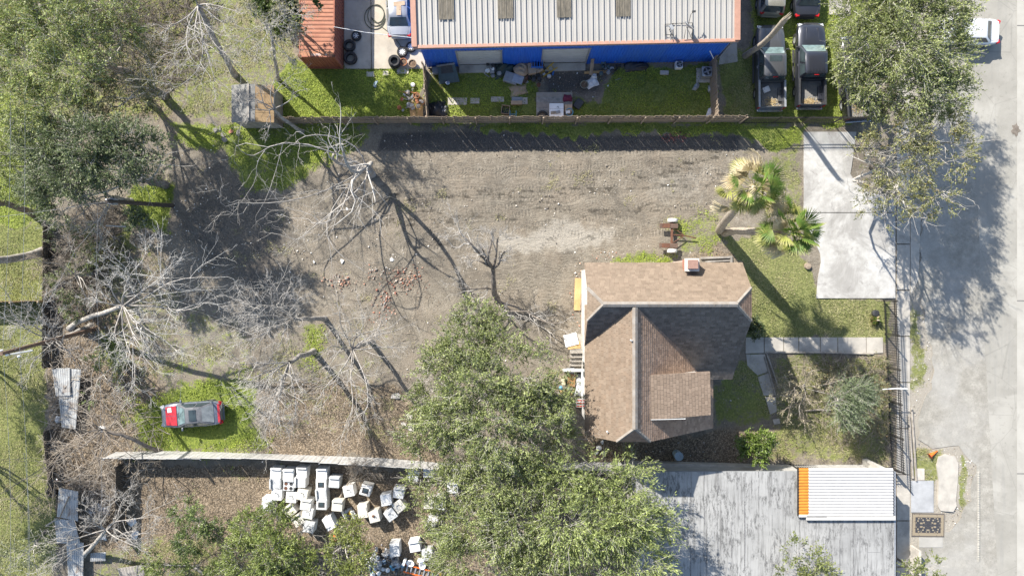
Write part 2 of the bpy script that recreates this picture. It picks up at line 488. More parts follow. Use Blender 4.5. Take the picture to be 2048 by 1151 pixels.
    grl = t.ramp(nC, [(.3, (.085, .118, .028)), (.52, (.18, .225, .045)), (.7, (.32, .35, .08))])
    grd = t.ramp(nC, [(.3, (.11, .118, .05)), (.52, (.20, .20, .092)), (.7, (.30, .27, .155))])
    gr = t.mix(LU, grd, grl)
    fg = t.step(t.math('ADD', G, t.math('ADD', t.math('MULTIPLY', t.math('SUBTRACT', nB, .5), 1.0), t.math('MULTIPLY', t.math('SUBTRACT', nC, .5), .6))), .36, .62)
    c = t.mix(fg, c, gr)
    warp = t.n('ShaderNodeVectorMath', operation='MULTIPLY_ADD'); nz3 = t.n('ShaderNodeTexNoise'); nz3.inputs['Scale'].default_value = .22; t.l(v, nz3.inputs['Vector'])
    t.l(nz3.outputs['Color'], warp.inputs[0]); warp.inputs[1].default_value = (1.5, 3.2, 0); t.l(v, warp.inputs[2])
    mp = t.n('ShaderNodeMapping'); mp.inputs['Scale'].default_value = (.7, 5.5, 1); mp.inputs['Rotation'].default_value = (0, 0, .08); t.l(warp.outputs[0], mp.inputs[0])
    soil0 = t.math('SUBTRACT', 1.0, fg)
    drag = t.noise(mp.outputs[0], 1.0, 4, .65)
    mp2 = t.n('ShaderNodeMapping'); mp2.inputs['Scale'].default_value = (4.6, 1.0, 1); t.l(warp.outputs[0], mp2.inputs[0])
    cleat = t.math('MULTIPLY', t.noise(mp2.outputs[0], 1.0, 3, .6), t.step(drag, .45, .58))
    a3 = t.n('ShaderNodeAttribute', attribute_name='tracks'); s3 = t.n('ShaderNodeSeparateColor'); t.l(a3.outputs['Color'], s3.inputs[0])
    cl = t.math('ADD', t.math('MULTIPLY', t.math('SINE', t.math('MULTIPLY', s3.outputs[1], 26.0)), .5), .5)
    rut = t.math('MULTIPLY', t.math('MULTIPLY', s3.outputs[0], t.step(nB, .44, .6)), soil0)
    cl = t.math('MULTIPLY', t.step(cl, .25, .75), rut)
    trk = t.math('MULTIPLY', t.math('ADD', t.math('MULTIPLY', drag, 1.0), t.math('MULTIPLY', cleat, .9)), TR)
    trk = t.math('SUBTRACT', trk, t.math('MULTIPLY', cl, 1.3))
    c = t.mix(t.math('MULTIPLY', cl, .36), c, (.10, .09, .074))
    c = t.mix(t.math('MULTIPLY', t.math('MULTIPLY', t.step(drag, .47, .36), TR), .28), c, (.11, .096, .075))
    sp_ = t.noise(v, 17, 3, .8)
    soil = t.math('SUBTRACT', 1.0, fg)
    c = t.mix(t.math('MULTIPLY', t.math('MULTIPLY', t.step(sp_, .56, .68), soil), .55), c, (.40, .365, .31))
    c = t.mix(t.math('MULTIPLY', t.math('MULTIPLY', t.step(sp_, .44, .32), soil), .6), c, (.065, .057, .046))
    h = t.math('ADD', t.math('ADD', t.math('MULTIPLY', nC, .6), t.math('MULTIPLY', nD, .5)), t.math('MULTIPLY', trk, .3))
    m = t.out(c, .95, 0, t.bump(h, .95, .09), .15)
    o = npmesh('ground', np.stack([X, Y, Z], -1).reshape(-1, 3), F, m, smooth=True)
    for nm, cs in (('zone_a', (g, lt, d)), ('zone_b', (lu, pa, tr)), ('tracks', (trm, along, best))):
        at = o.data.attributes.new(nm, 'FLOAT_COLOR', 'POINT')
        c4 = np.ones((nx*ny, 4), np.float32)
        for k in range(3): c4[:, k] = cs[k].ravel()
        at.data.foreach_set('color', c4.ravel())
    tag(o, kind='structure')
build_ground()

# no plants or litter may be strewn under these outlines (buildings, slabs, containers)
HARD = [
 [(1600,262),(1712,262),(1700,345),(1725,378),(1815,405),(1815,598),(1630,598),(1645,500),(1607,425)],
 [(1168,530),(1480,530),(1480,640),(1445,750),(1420,860),(1178,870)],
 [(838,-300),(1440,-300),(1440,134),(848,140)], [(690,-300),(848,-300),(848,137),(690,137)], [(597,-300),(690,-300),(690,130),(612,130)],
 [(1280,940),(1760,940),(1760,1400),(1280,1400)], [(1788,-400),(1819,-400),(1819,1400),(1788,1400)],
 [(1492,673),(1766,673),(1766,706),(1492,706)], [(1865,-400),(2600,-400),(2600,1400),(1865,1400)],
]
ROADP = [(1868,-600),(1868,120),(1862,300),(1846,420),(1836,560),(1850,640),(1866,720),(1862,775),(1840,820),(1836,880),(1866,900),(1920,890),(1950,930),(1940,1000),(1918,1040),(1900,1060),(1836,1080),(1830,1151),(1834,1700),(2036,1700),(2036,-600)]
HARD[-1] = ROADP[:-2]+[(2700,1700),(2700,-600)]
def free(px, py, pad=2.0):
    ok = np.ones(px.shape, bool)
    for h in HARD:
        ok &= poly_mask(px, py, h, pad) < .5
    return ok

def scatter(n, seed):
    r = np.random.default_rng(seed)
    px = r.uniform(-30, 2080, n); py = r.uniform(-30, 1180, n)
    return r, px, py

def quads(B, d, sd, l, w):
    """diamond leaves: base B, direction d, side sd"""
    V = np.stack([B, B+d*(l*.45)[:, None]+sd*(w*.5)[:, None], B+d*l[:, None], B+d*(l*.45)[:, None]-sd*(w*.5)[:, None]], 1)
    F = np.arange(len(B)*4).reshape(-1, 4)
    return V.reshape(-1, 3), F

def ground_plants():
    r, px, py = scatter(900000, 11)
    g, lu, lt, d, pa, tr = masks(px, py)
    x = (px-1024)/S; y = (575.5-py)/S
    nz = vnoise(x, y, 5, 9, 1.4)*.30+vnoise(x, y, 6, 9, 5)*.18
    p = np.clip((g+nz-.38)*2.2, 0, 1)*free_cache(px, py)
    # lush clover and weeds
    k = (r.uniform(0, 1, len(px)) < p) & (lu > .62)
    n = k.sum(); B = np.stack([x[k], y[k], r.uniform(.0, .10, n)], 1)
    d3 = unit(np.stack([r.normal(0, 1, n), r.normal(0, 1, n), r.uniform(.1, .9, n)], 1))
    sd = unit(np.cross(d3, np.array([0, 0, 1.0]))+r.normal(0, .25, (n, 3)))
    V, F = quads(B, d3, sd, r.uniform(.05, .115, n), r.uniform(.035, .075, n))
    big = vnoise(x[k], y[k], 41, 7, .55)
    q = np.clip(.5+nz[k]*1.6+.22*big+r.normal(0, .25, n), 0, 1)[:, None]
    c = (1-q)*np.array([.085, .135, .024])+q*np.array([.34, .415, .065])
    c *= r.uniform(.75, 1.25, (n, 1)); yl = r.uniform(0, 1, n) < .03+.08*np.clip(vnoise(x[k], y[k], 43, 7, 1.1), 0, 1); c[yl] = np.array([.36, .34, .10])
    tag(npmesh('weeds', V, F, M_GRASSB, col=c), 'bright green clover and low weeds covering the yards', 'weeds', kind='stuff')
    # lawn blades
    k = (r.uniform(0, 1, len(px)) < p) & (lu <= .62)
    n = k.sum(); B = np.stack([x[k], y[k], np.zeros(n)], 1)
    d3 = unit(np.stack([r.normal(0, 1, n), r.normal(0, 1, n), r.uniform(.2, 1.0, n)], 1))
    sd = unit(np.cross(d3, np.array([0, 0, 1.0])))
    V, F = quads(B, d3, sd, r.uniform(.08, .17, n), r.uniform(.025, .05, n))
    q = np.clip(.5+nz[k]*1.3+.3*vnoise(x[k], y[k], 42, 7, .8)+r.normal(0, .3, n), 0, 1)[:, None]
    c = (1-q)*np.array([.165, .19, .065])+q*np.array([.39, .365, .19])
    c *= r.uniform(.75, 1.25, (n, 1))
    tag(npmesh('lawn_grass', V, F, M_GRASSB, col=c), 'short dry green lawn grass by the house and along the left edge', 'grass', kind='stuff')
    # fallen leaves
    r, px, py = scatter(190000, 12)
    g, lu, lt, d, pa, tr = masks(px, py)
    x = (px-1024)/S; y = (575.5-py)/S
    nz = vnoise(x, y, 8, 9, 1.2)*.25
    k = (r.uniform(0, 1, len(px)) < np.clip((lt+nz-.25)*1.2, .012, 1)*free_cache(px, py)*(1-.75*g))
    n = k.sum(); B = np.stack([x[k], y[k], r.uniform(.015, .05, n)], 1)
    d3 = unit(np.stack([r.normal(0, 1, n), r.normal(0, 1, n), r.normal(0, .3, n)], 1))
    sd = unit(np.cross(d3, np.array([0, 0, 1.0]))+r.normal(0, .3, (n, 3)))
    V, F = quads(B, d3, sd, r.uniform(.06, .14, n), r.uniform(.035, .08, n))
    pal = np.array([[.13, .10, .07], [.25, .19, .13], [.38, .30, .21], [.50, .41, .30], [.20, .15, .10]])
    c = pal[r.integers(0, 5, n)]*r.uniform(.75, 1.25, (n, 1))
    tag(npmesh('fallen_leaves', V, F, M_GRASSB, col=c), 'brown fallen leaves strewn over the ground', 'leaves', kind='stuff')

_fc = {}
def free_cache(px, py): return free(px, py)

def chips(name, label, cat, n, seed, dens, size, pal, zoff=.01, flat=.45, box=None):
    """small broken pieces strewn on the ground; dens(px,py)->0..1"""
    r, px, py = scatter(n, seed)
    if box:
        px = r.uniform(box[0], box[2], n); py = r.uniform(box[1], box[3], n)
    k = (r.uniform(0, 1, n) < dens(px, py)) & free(px, py)
    m = k.sum(); x = (px[k]-1024)/S; y = (575.5-py[k])/S
    s0 = size[0]+(size[1]-size[0])*r.uniform(0, 1, m)**4
    D = np.stack([s0, s0*r.uniform(.45, .95, m), s0*r.uniform(.25, flat+.2, m)], 1)
    V, F = npboxes(np.stack([x, y, zoff+D[:, 2]*.3], 1), D, r.uniform(0, 6.28, m), r.normal(0, .35, m), r)
    pal = np.array(pal); c = pal[r.integers(0, len(pal), m)]*r.uniform(.7, 1.2, (m, 1))
    return tag(npmesh(name, V, F, M_CHIP, col=np.repeat(c, 6, 0)), label, cat, kind='stuff')

LOT = [(110,250),(1480,262),(1600,310),(1430,520),(1165,640),(1160,800),(800,900),(110,905)]
ground_plants()
def spots(px, py, lst):
    o = np.zeros(px.shape)
    for x, y, sx, sy, a in lst:
        o = np.maximum(o, a*np.exp(-((px-x)/sx)**2-((py-y)/sy)**2))
    return o
chips('debris_chips', 'pale stone chips and litter specks strewn over the cleared lot', 'debris', 110000, 21,
      lambda a, b: poly_mask(a, b, LOT, 20)*np.clip(.25+.75*vnoise(a/S, b/S, 51, 8, 1.0), .04, 1.6)*(.2+.6*spots(a, b, [(400,400,90,90,1.2),(480,500,70,80,.8),(860,280,110,14,1),(640,470,150,90,.8),(900,500,80,60,.5),(1180,600,22,90,.9),(1010,560,60,50,.5)])),
      (.015, .11), [[.62, .58, .52], [.5, .46, .40], [.38, .34, .29], [.78, .76, .72], [.25, .22, .19], [.16, .14, .12]])
chips('gravel_specks', 'fine pale gravel strewn along the road shoulder', 'gravel', 30000, 22,
      lambda a, b: 0*a+np.where((a > 1818) & (a < 2040), .45*spots(a, b, [(1900,680,60,90,1),(1950,950,60,60,1),(2030,940,18,60,1),(1900,840,60,60,.8),(1960,1090,60,60,.6),(1925,520,40,60,.6)]), 0), (.02, .09),
      [[.6, .58, .54], [.45, .43, .40], [.72, .70, .66]], box=(1818, 380, 2045, 1160))
chips('brick_rubble', 'broken red bricks and tile strewn in the middle of the lot', 'rubble', 4200, 23,
      lambda a, b: np.minimum(1, 1.1*spots(a, b, [(680,566,22,12,1),(752,548,16,14,.9),(770,600,18,26,1),(808,560,28,18,1),(830,555,12,16,.9),(760,640,20,14,.7),(785,625,10,14,.8)])), (.04, .15),
      [[.40, .18, .12], [.44, .235, .165], [.32, .14, .10], [.48, .31, .23], [.38, .33, .27], [.52, .47, .41]], box=(630, 520, 860, 665))
chips('red_gravel', 'small heap of dark red crushed stone beside the north fence', 'rubble', 900, 24,
      lambda a, b: spots(a, b, [(1352,274,22,7,1),(1335,279,12,5,.6)])*1.0, (.05, .15), [[.20, .085, .075], [.15, .07, .065], [.24, .12, .105]], box=(1305, 258, 1395, 290))
chips('house_rubble', 'broken tile and plaster bits along the house west wall', 'rubble', 2600, 25,
      lambda a, b: .9*spots(a, b, [(1160,590,10,55,1),(1215,508,24,7,.8),(1158,525,8,12,.8)]), (.03, .14), [[.62, .56, .5], [.55, .28, .2], [.74, .72, .68], [.45, .30, .2]], box=(1130, 485, 1260, 680))
chips('yard_litter', 'small scraps of litter strewn along the blue wall', 'litter', 2600, 26,
      lambda a, b: .35*spots(a, b, [(1130,160,60,28,1),(930,150,50,15,.5),(870,220,20,25,1),(815,215,22,25,.9),(1180,165,40,25,.8),(720,1100,60,30,.4)]), (.03, .13), [[.6, .62, .64], [.3, .3, .3], [.1, .11, .12], [.75, .75, .74], [.4, .3, .2]], box=(830, 105, 1260, 248))
chips('appliance_litter', 'small broken scraps lying among the white appliances', 'litter', 1800, 27,
      lambda a, b: .3*spots(a, b, [(650,1090,30,40,.7),(740,1090,50,30,.7),(600,960,90,50,.3)]), (.03, .13), [[.7, .7, .7], [.4, .4, .42], [.55, .15, .1], [.2, .25, .4]], box=(500, 900, 860, 1145))
chips('shadow_side_rubble', 'grey stone bits lying south of the brown house', 'rubble', 3500, 28,
      lambda a, b: .4*spots(a, b, [(1300,905,110,14,1),(1450,790,40,50,.6),(1400,900,80,20,.7)]), (.03, .13), [[.35, .35, .33], [.5, .48, .45], [.2, .2, .19]], box=(1160, 740, 1570, 932))

# ------------------------------------------------------------------ road, shoulder, drive, walks
def sheet(name, poly, z, m, kind='structure', thick=None):
    mb = MB()
    w = [P(a, b)[:2] for a, b in poly]
    if thick: mb.prism(w, z-thick, z)
    else:
        a = sum(w[i][0]*w[(i+1) % len(w)][1]-w[(i+1) % len(w)][0]*w[i][1] for i in range(len(w)))
        if a < 0: w = w[::-1]
        mb.add([(q[0], q[1], z) for q in w], [tuple(range(len(w)))])
    o = mb.build(name, m)
    if kind: o['kind'] = kind
    return o
def ragged(poly, step, amp, seed):
    r = random.Random(seed); out = []
    n = len(poly)
    for i in range(n):
        a, b = poly[i], poly[(i+1) % n]
        L = math.hypot(b[0]-a[0], b[1]-a[1]); k = max(1, int(L/step)) if L < 700 else 1
        for j in range(k):
            f = j/k
            out.append((a[0]+(b[0]-a[0])*f+(r.uniform(-amp, amp) if k > 1 else 0), a[1]+(b[1]-a[1])*f+(r.uniform(-amp, amp) if k > 1 else 0)))
    return out
def gravel_mat():
    t = NT('pale_gravel'); v = t.co('Object')
    nA = t.noise(v, .18, 5, .6); nB = t.noise(v, 1.2, 6, .72); nC = t.noise(v, 9, 5, .75); nD = t.noise(v, 34, 3, .7)
    c = t.ramp(nB, [(.3, (.215, .202, .174)), (.5, (.285, .27, .235)), (.7, (.38, .362, .318))])
    c = t.mix(t.math('MULTIPLY', t.step(nC, .48, .7), .6), c, (.165, .157, .138))
    c = t.mix(t.math('MULTIPLY', t.step(nD, .55, .75), .4), c, (.45, .44, .41))
    c = t.mix(t.math('MULTIPLY', t.step(nA, .45, .65), .5), c, (.36, .352, .33))
    return t.out(c, .95, 0, t.bump(t.math('ADD', nC, nD), .5, .03), .15)
def road_mat():
    t = NT('worn_road'); v = t.co('Object')
    nB = t.noise(v, .5, 6, .65); nC = t.noise(v, 10, 5, .8); ns = t.noise(t.co('Object', (2.5, .12, 1)), 1.0, 4, .6)
    c = t.ramp(nB, [(.3, (.25, .239, .21)), (.7, (.325, .312, .277))])
    c = t.mix(t.math('MULTIPLY', t.step(ns, .5, .7), .4), c, (.235, .23, .215))
    c = t.mix(t.math('MULTIPLY', t.step(nC, .55, .75), .35), c, (.19, .186, .175))
    c = t.mix(t.math('MULTIPLY', t.step(t.noise(v, .22, 5, .6, .8), .5, .62), .55), c, (.40, .385, .345))
    c = t.mix(t.math('MULTIPLY', t.step(t.noise(v, 2.6, 6, .8), .54, .68), .6), c, (.20, .19, .168))
    ck = t.n('ShaderNodeTexVoronoi', feature='DISTANCE_TO_EDGE'); ck.inputs['Scale'].default_value = .28; t.l(t.mix(.12, v, t.n('ShaderNodeTexNoise').outputs['Color']), ck.inputs['Vector'])
    c = t.mix(t.math('MULTIPLY', t.step(ck.outputs['Distance'], .008, .002), .22), c, (.13, .125, .115))
    return t.out(c, .92, 0, t.bump(nC, .25, .02), .15)
M_GRAVEL = gravel_mat(); M_ROAD = road_mat()
sheet('road_shoulder', ragged(ROADP, 14, 4, 4), .036, M_GRAVEL)
sheet('road', [(1944,-600),(1948,300),(1975,800),(1995,1151),(2000,1700),(2700,1700),(2700,-600)], .040, M_ROAD)
sheet('road_lane', [(2033,-600),(2033,1700),(2700,1700),(2700,-600)], .052, mat('lane_concrete', (.39, .375, .335), (.33, .315, .28), .6, .9, bump=.15, stain=(.27, .26, .235), sscale=.4))
for yy in (51, 600, 945):
    sheet('road_joint', [(2033, yy), (2400, yy+1), (2400, yy+3), (2033, yy+2)], .056, mat('joint_tar', (.16, .155, .15), None, 5, .9))
o = tag(sheet('oil_stain', [(2030+8*math.cos(a)*(1+.22*math.sin(7*a)+.15*math.sin(3*a+1)), 260+12*math.sin(a)*(1+.2*math.cos(5*a)+.1*math.sin(9*a))) for a in np.linspace(0, 6.2, 40)], .0605, mat('oil', (.12, .10, .08), (.2, .17, .14), 6, .8), kind=None), 'brown patch of oily dirt on the road edge at far right', 'stain')

walk_m = M_CONC
sw = tag(thing('sidewalk', None, None), kind='structure')
ys = list(range(-340, 1500, 92))
for i in range(len(ys)-1):
    MB().prism([P(1793, ys[i]+1.2)[:2], P(1819, ys[i]+1.2)[:2], P(1819, ys[i+1]-1.2)[:2], P(1793, ys[i+1]-1.2)[:2]], -.06, .058).build('slab', walk_m, sw)
def drive_mat():
    t = NT('bleached_concrete'); v = t.co('Object')
    nA = t.noise(v, .35, 6, .7, .6); nB = t.noise(v, 1.6, 6, .7); nC = t.noise(v, 12, 4, .7)
    c = t.ramp(nB, [(.3, (.35, .34, .318)), (.6, (.47, .46, .435))])
    c = t.mix(t.math('MULTIPLY', t.step(nA, .44, .64), .8), c, (.25, .24, .222))
    c = t.mix(t.math('MULTIPLY', t.step(t.noise(v, .9, 6, .75, 1.2), .55, .70), .6), c, (.20, .19, .175))
    c = t.mix(t.math('MULTIPLY', t.step(nC, .6, .8), .3), c, (.45, .44, .42))
    c = t.mix(t.math('MULTIPLY', t.step(t.noise(t.co('Object', (1.6, .16, 1)), 1.0, 5, .7), .52, .66), .45), c, (.36, .35, .32))
    c = t.mix(t.math('MULTIPLY', t.step(t.noise(v, 3.5, 6, .8), .62, .72), .6), c, (.24, .23, .21))
    return t.out(c, .9, 0, t.bump(nC, .1, .01), .2)
M_DRIVE = drive_mat()
dr = tag(thing('driveway', None, None), kind='structure')
MB().prism([P(a, b)[:2] for a, b in [(1607,264),(1712,264),(1703,330),(1700,348),(1710,366),(1735,384),(1790,398),(1790,424.5),(1607,424.5)]], -.06, .062).build('slab', M_DRIVE, dr)
MB().prism([P(a, b)[:2] for a, b in [(1607,426),(1790,426),(1790,596),(1632,596),(1635,556),(1641,525),(1640,508),(1633,492),(1620,470),(1607,450)]], -.06, .062).build('slab', M_DRIVE, dr)
MB().prism([P(a, b)[:2] for a, b in [(1820.5,400),(1842,412),(1836,560),(1820.5,590)]], -.06, .05).build('slab', M_CONC, dr)
gw = tag(thing('garden_walk', None, None), kind='structure')
xs = [1490, 1528, 1567, 1597, 1640, 1675, 1732, 1766]
for i in range(len(xs)-1):
    MB().prism([P(xs[i]+.8, 674)[:2], P(xs[i+1]-.8, 674)[:2], P(xs[i+1]-.8, 705)[:2], P(xs[i]+.8, 706)[:2]], -.05, .055+.004*(i % 2)).build('slab', M_CONC, gw)
for pl in ([(1492,708),(1530,708),(1536,742),(1515,750),(1494,730)], [(1515,753),(1537,745),(1546,770),(1550,790),(1527,790)], [(1530,793),(1551,793),(1553,822),(1540,828)], [(1545,838),(1558,836),(1560,846),(1548,848)]):
    MB().prism([P(a, b)[:2] for a, b in pl], -.05, .05).build('slab', M_CONC, gw)
yd = tag(thing('yard_pad', None, None), kind='structure')
for a in ([(689,-300),(739,-300),(742,138),(689,138)], [(741,-300),(850,-300),(850,138),(744,138)]):
    MB().prism([P(*q)[:2] for q in a], -.05, .05).build('slab', mat('yard_concrete', (.47, .42, .34), (.37, .33, .27), 1.0, .9, bump=.15, stain=(.26, .24, .2), sscale=.6), yd)
sheet('parking_strip', [(1652,-200),(1700,-200),(1700,30),(1658,30)], .05, M_CONC, thick=.08)
# ------------------------------------------------------------------ house
def clip_halfplane(poly, a, b, c):      # keep a*u+b*v+c >= 0
    out = []
    n = len(poly)
    for i in range(n):
        p, q = poly[i], poly[(i+1) % n]
        dp = a*p[0]+b*p[1]+c; dq = a*q[0]+b*q[1]+c
        if dp >= 0: out.append(p)
        if (dp >= 0) != (dq >= 0):
            t = dp/(dp-dq); out.append((p[0]+(q[0]-p[0])*t, p[1]+(q[1]-p[1])*t))
    return out

def shingle_slope(name, pts, parent, colfun, seed, row=.185, tab=.29, thick=.13):
    """roof slope: a deck plate and overlapping shingle tabs, each tab a tilted piece with its own butt edge"""
    pts = [Vector(p) for p in pts]
    n = (pts[1]-pts[0]).cross(pts[2]-pts[0]).normalized()
    if n.z < 0: n = -n
    v = (Vector((0, 0, 1))-n*n.z).normalized(); u = v.cross(n)
    o0 = pts[0]
    uv = [((p-o0).dot(u), (p-o0).dot(v)) for p in pts]
    pl = [o0+u*a+v*b for a, b in uv]
    MB().slab(pl, thick).build('roof_deck', M_FASCIA, parent)
    rnd = random.Random(seed)
    umin = min(a for a, b in uv); umax = max(a for a, b in uv); vmin = min(b for a, b in uv); vmax = max(b for a, b in uv)
    A = sum(uv[i][0]*uv[(i+1) % len(uv)][1]-uv[(i+1) % len(uv)][0]*uv[i][1] for i in range(len(uv)))
    hp = []
    m = len(uv)
    for i in range(m):
        (x1, y1), (x2, y2) = uv[i], uv[(i+1) % m]
        a, b = -(y2-y1), (x2-x1)
        if A < 0: a, b = -a, -b
        hp.append((a, b, -(a*x1+b*y1)))
    V = []; F = []; C = []
    vv = vmin; k = 0
    while vv < vmax:
        uu = umin-(tab*.5 if k % 2 else 0)+rnd.uniform(-.05, .05)
        while uu < umax:
            w = tab*rnd.uniform(.85, 1.15)
            lift = .015+rnd.uniform(0, .009); jit = rnd.uniform(-.012, .012)
            poly = [(uu+.008, vv+jit), (uu+w-.008, vv+jit), (uu+w-.008, vv+row*1.02), (uu+.008, vv+row*1.02)]
            for h in hp:
                poly = clip_halfplane(poly, *h)
                if len(poly) < 3: break
            if len(poly) >= 3:
                b0 = len(V)
                c3 = o0+u*(uu+w/2)+v*vv
                for a, b in poly:
                    f = min(1, max(0, (b-vv)/row))
                    V.append(o0+u*a+v*b+n*(.004+lift*(1-f)))
                for a, b in poly: V.append(o0+u*a+v*b-n*.01)
                q = len(poly)
                col = colfun(c3, rnd)
                F.append(tuple(range(b0, b0+q))); C.append(col)
                for i in range(q):
                    j = (i+1) % q
                    F.append((b0+j, b0+i, b0+q+i, b0+q+j)); C.append(tuple(x*.8 for x in col))
            uu += w
        vv += row; k += 1
    me = bpy.data.meshes.new(name)
    me.from_pydata([tuple(q) for q in V], [], F)
    at = me.attributes.new('col', 'FLOAT_COLOR', 'FACE')
    at.data.foreach_set('color', np.array([c+(1,) for c in C], np.float32).ravel())
    me.materials.append(M_SHINGLE)
    o = link(name, me, parent)
    o['kind'] = 'stuff'
    return o

M_FASCIA = mat('fascia', (.30, .22, .17), (.22, .16, .12), 4, .8)
M_SIDING = mat('white_siding', (.62, .60, .56), (.5, .48, .45), 3, .7, bump=.1)
def pmask1(p, poly, f=6):
    k = CAM_H*S/(CAM_H-p.z)
    return float(poly_mask(np.array([1024+p.x*k]), np.array([575.5-p.y*k]), poly, f)[0])
def shing(base, base2, var=.14, grey=None):
    def fn(p, r):
        t = r.random(); s = r.uniform(1-var, 1+var)
        c = [base[i]*(1-t)+base2[i]*t for i in range(3)]
        if grey and pmask1(p, grey, 10) > r.uniform(.15, .85): c = [c[i]*.35+(.285, .272, .25)[i]*.65 for i in range(3)]
        return tuple(x*s for x in c)
    return fn
house = thing('brick_house', 'house with brown shingled cross-hipped roof and brick chimney beside the pale driveway', 'house')
XW, XE = 4.58, 14.55
roof = MB().prism([(9, -2), (9.1, -2), (9.1, -2.1), (9, -2.1)], 5.6, 5.7).build('roof', M_FASCIA, house)
GREYP = [(1168,540),(1215,545),(1270,570),(1330,585),(1380,612),(1205,612),(1172,580)]
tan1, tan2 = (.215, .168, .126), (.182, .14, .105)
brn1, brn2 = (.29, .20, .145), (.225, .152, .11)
RZ, EZ, CZ = 8.5, 5.8, 7.47          # ridge, eave and clipped-gable heights
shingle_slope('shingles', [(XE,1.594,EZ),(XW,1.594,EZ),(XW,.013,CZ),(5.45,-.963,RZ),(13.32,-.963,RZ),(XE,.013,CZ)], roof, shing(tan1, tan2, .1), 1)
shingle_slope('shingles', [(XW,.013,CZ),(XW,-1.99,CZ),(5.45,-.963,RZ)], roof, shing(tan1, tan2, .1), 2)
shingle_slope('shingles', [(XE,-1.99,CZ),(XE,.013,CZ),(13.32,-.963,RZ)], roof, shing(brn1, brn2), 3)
shingle_slope('shingles', [(13.32,-.963,RZ),(5.45,-.963,RZ),(XW,-1.99,CZ),(XW,-3.66,EZ),(XE,-3.66,EZ),(XE,-1.99,CZ)], roof, shing((.165, .142, .123), (.125, .108, .094), .18), 4)  # south slope: its shade is put into the darker, greyer shingle colour
shingle_slope('shingles', [(XE,-3.60,EZ-.03),(7.6,-3.60,EZ-.03),(7.6,-5.98,3.95),(14.5,-5.98,3.95)], roof, shing((.165, .142, .123), (.125, .108, .094), .18), 5)  # lower south slope: same shade put into the shingle colour
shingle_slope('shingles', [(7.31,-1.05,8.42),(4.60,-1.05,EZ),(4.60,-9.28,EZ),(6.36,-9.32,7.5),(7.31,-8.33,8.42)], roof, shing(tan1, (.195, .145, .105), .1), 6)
shingle_slope('shingles', [(7.31,-1.05,8.42),(7.31,-8.33,8.42),(8.39,-9.32,7.5),(13.47,-9.36,3.25),(13.47,-1.05,3.25)], roof, shing((.36, .25, .18), (.28, .19, .135), .16), 7)  # east slope: warm brown shingles, lightened in colour to stand in for sunlight
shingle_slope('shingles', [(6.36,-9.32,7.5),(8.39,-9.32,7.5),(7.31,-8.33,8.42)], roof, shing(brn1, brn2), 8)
# ridge and hip caps
def caps(a, b, wid=.15, name='ridge_cap'):
    a = Vector(a); b = Vector(b); d = (b-a); L = d.length; d.normalize()
    side = d.cross(Vector((0, 0, 1))).normalized(); up = side.cross(d)
    mb = MB(); k = int(L/.27)
    for i in range(k):
        p = a+d*(L*i/k); q = a+d*(L*(i+1.1)/k)
        h0 = .075; h1 = .05
        mb.add([p+up*h0, p+side*wid+up*(h0-.09), p-side*wid+up*(h0-.09), q+up*h1, q+side*wid+up*(h1-.09), q-side*wid+up*(h1-.09), p+side*wid+up*(h0-.13), p-side*wid+up*(h0-.13)],
               [(0,3,4,1),(0,2,5,3),(0,1,6,7,2)])
    o = mb.build(name, mat('cap_shingle', (.285, .262, .235), (.215, .185, .155), 2.2, .9, bump=.3), roof)
    o['kind'] = 'stuff'
caps((5.4,-.963,RZ), (13.37,-.963,RZ), .16)
caps((7.31,-1.15,8.43), (7.31,-8.36,8.43), .16)
caps((XW,.013,CZ), (5.45,-.963,RZ), .1); caps((XW,-1.99,CZ), (5.45,-.963,RZ), .1)
caps((XE,.013,CZ), (13.32,-.963,RZ), .1); caps((XE,-1.99,CZ), (13.32,-.963,RZ), .1)
caps((6.36,-9.32,7.5), (7.31,-8.33,8.42), .1); caps((8.39,-9.32,7.5), (7.31,-8.33,8.42), .1)
# dormer
dm = MB()
sec = [(8.3, 7.35), (11.85, 6.9), (11.85, 4.2), (8.3, 6.9)]
dm.add([(x, -5.4, z) for x, z in sec]+[(x, -7.6, z) for x, z in sec], [(0,1,2,3),(7,6,5,4),(0,4,5,1),(1,5,6,2),(2,6,7,3),(3,7,4,0)])
dorm = dm.build('dormer', M_SIDING, house)
shingle_slope('shingles', [(8.33,-5.28,7.52),(8.40,-8.0,7.52),(12.2,-7.78,7.02),(12.15,-5.12,7.02)], dorm, shing((.225, .172, .13), (.195, .147, .11), .09), 9, row=.2)
MB().box((9.5, -7.98, 7.32), (2.2, .03, .18), ry=R(7.5)).build('fascia_board', mat('white_paint', (.75, .75, .73), None, 3, .6), dorm)
for y in (-6.0, -7.0):
    MB().box((11.865, y, 6.0), (.03, .7, .8)).build('window', M_GLASS, dorm)
# walls
wm = MB()
sec = [(1.25, 0), (1.25, 6.0), (.02, 7.3), (-1.98, 7.3), (-3.3, 6.0), (-3.3, 0)]
n = len(sec)
wm.add([(4.95, y, z) for y, z in sec]+[(14.2, y, z) for y, z in sec], [tuple(range(n)), tuple(range(2*n-1, n-1, -1))]+[((i+1) % n, i, n+i, n+(i+1) % n) for i in range(n)])
wm.build('wall', M_SIDING, house)
wm = MB()
sec = [(4.97, 0), (13.0, 0), (13.0, 3.5), (8.39, 7.35), (6.36, 7.35), (4.97, 6.0)]
wm.add([(x, -9.0, z) for x, z in sec]+[(x, -3.2, z) for x, z in sec], [tuple(range(n)), tuple(range(2*n-1, n-1, -1))]+[((i+1) % n, i, n+i, n+(i+1) % n) for i in range(n)])
wm.build('wall', M_SIDING, house)
for x in (13.4, 14.25):
    MB().box((x, -5.75, 1.95), (.16, .16, 3.9)).build('porch_post', M_SIDING, house)
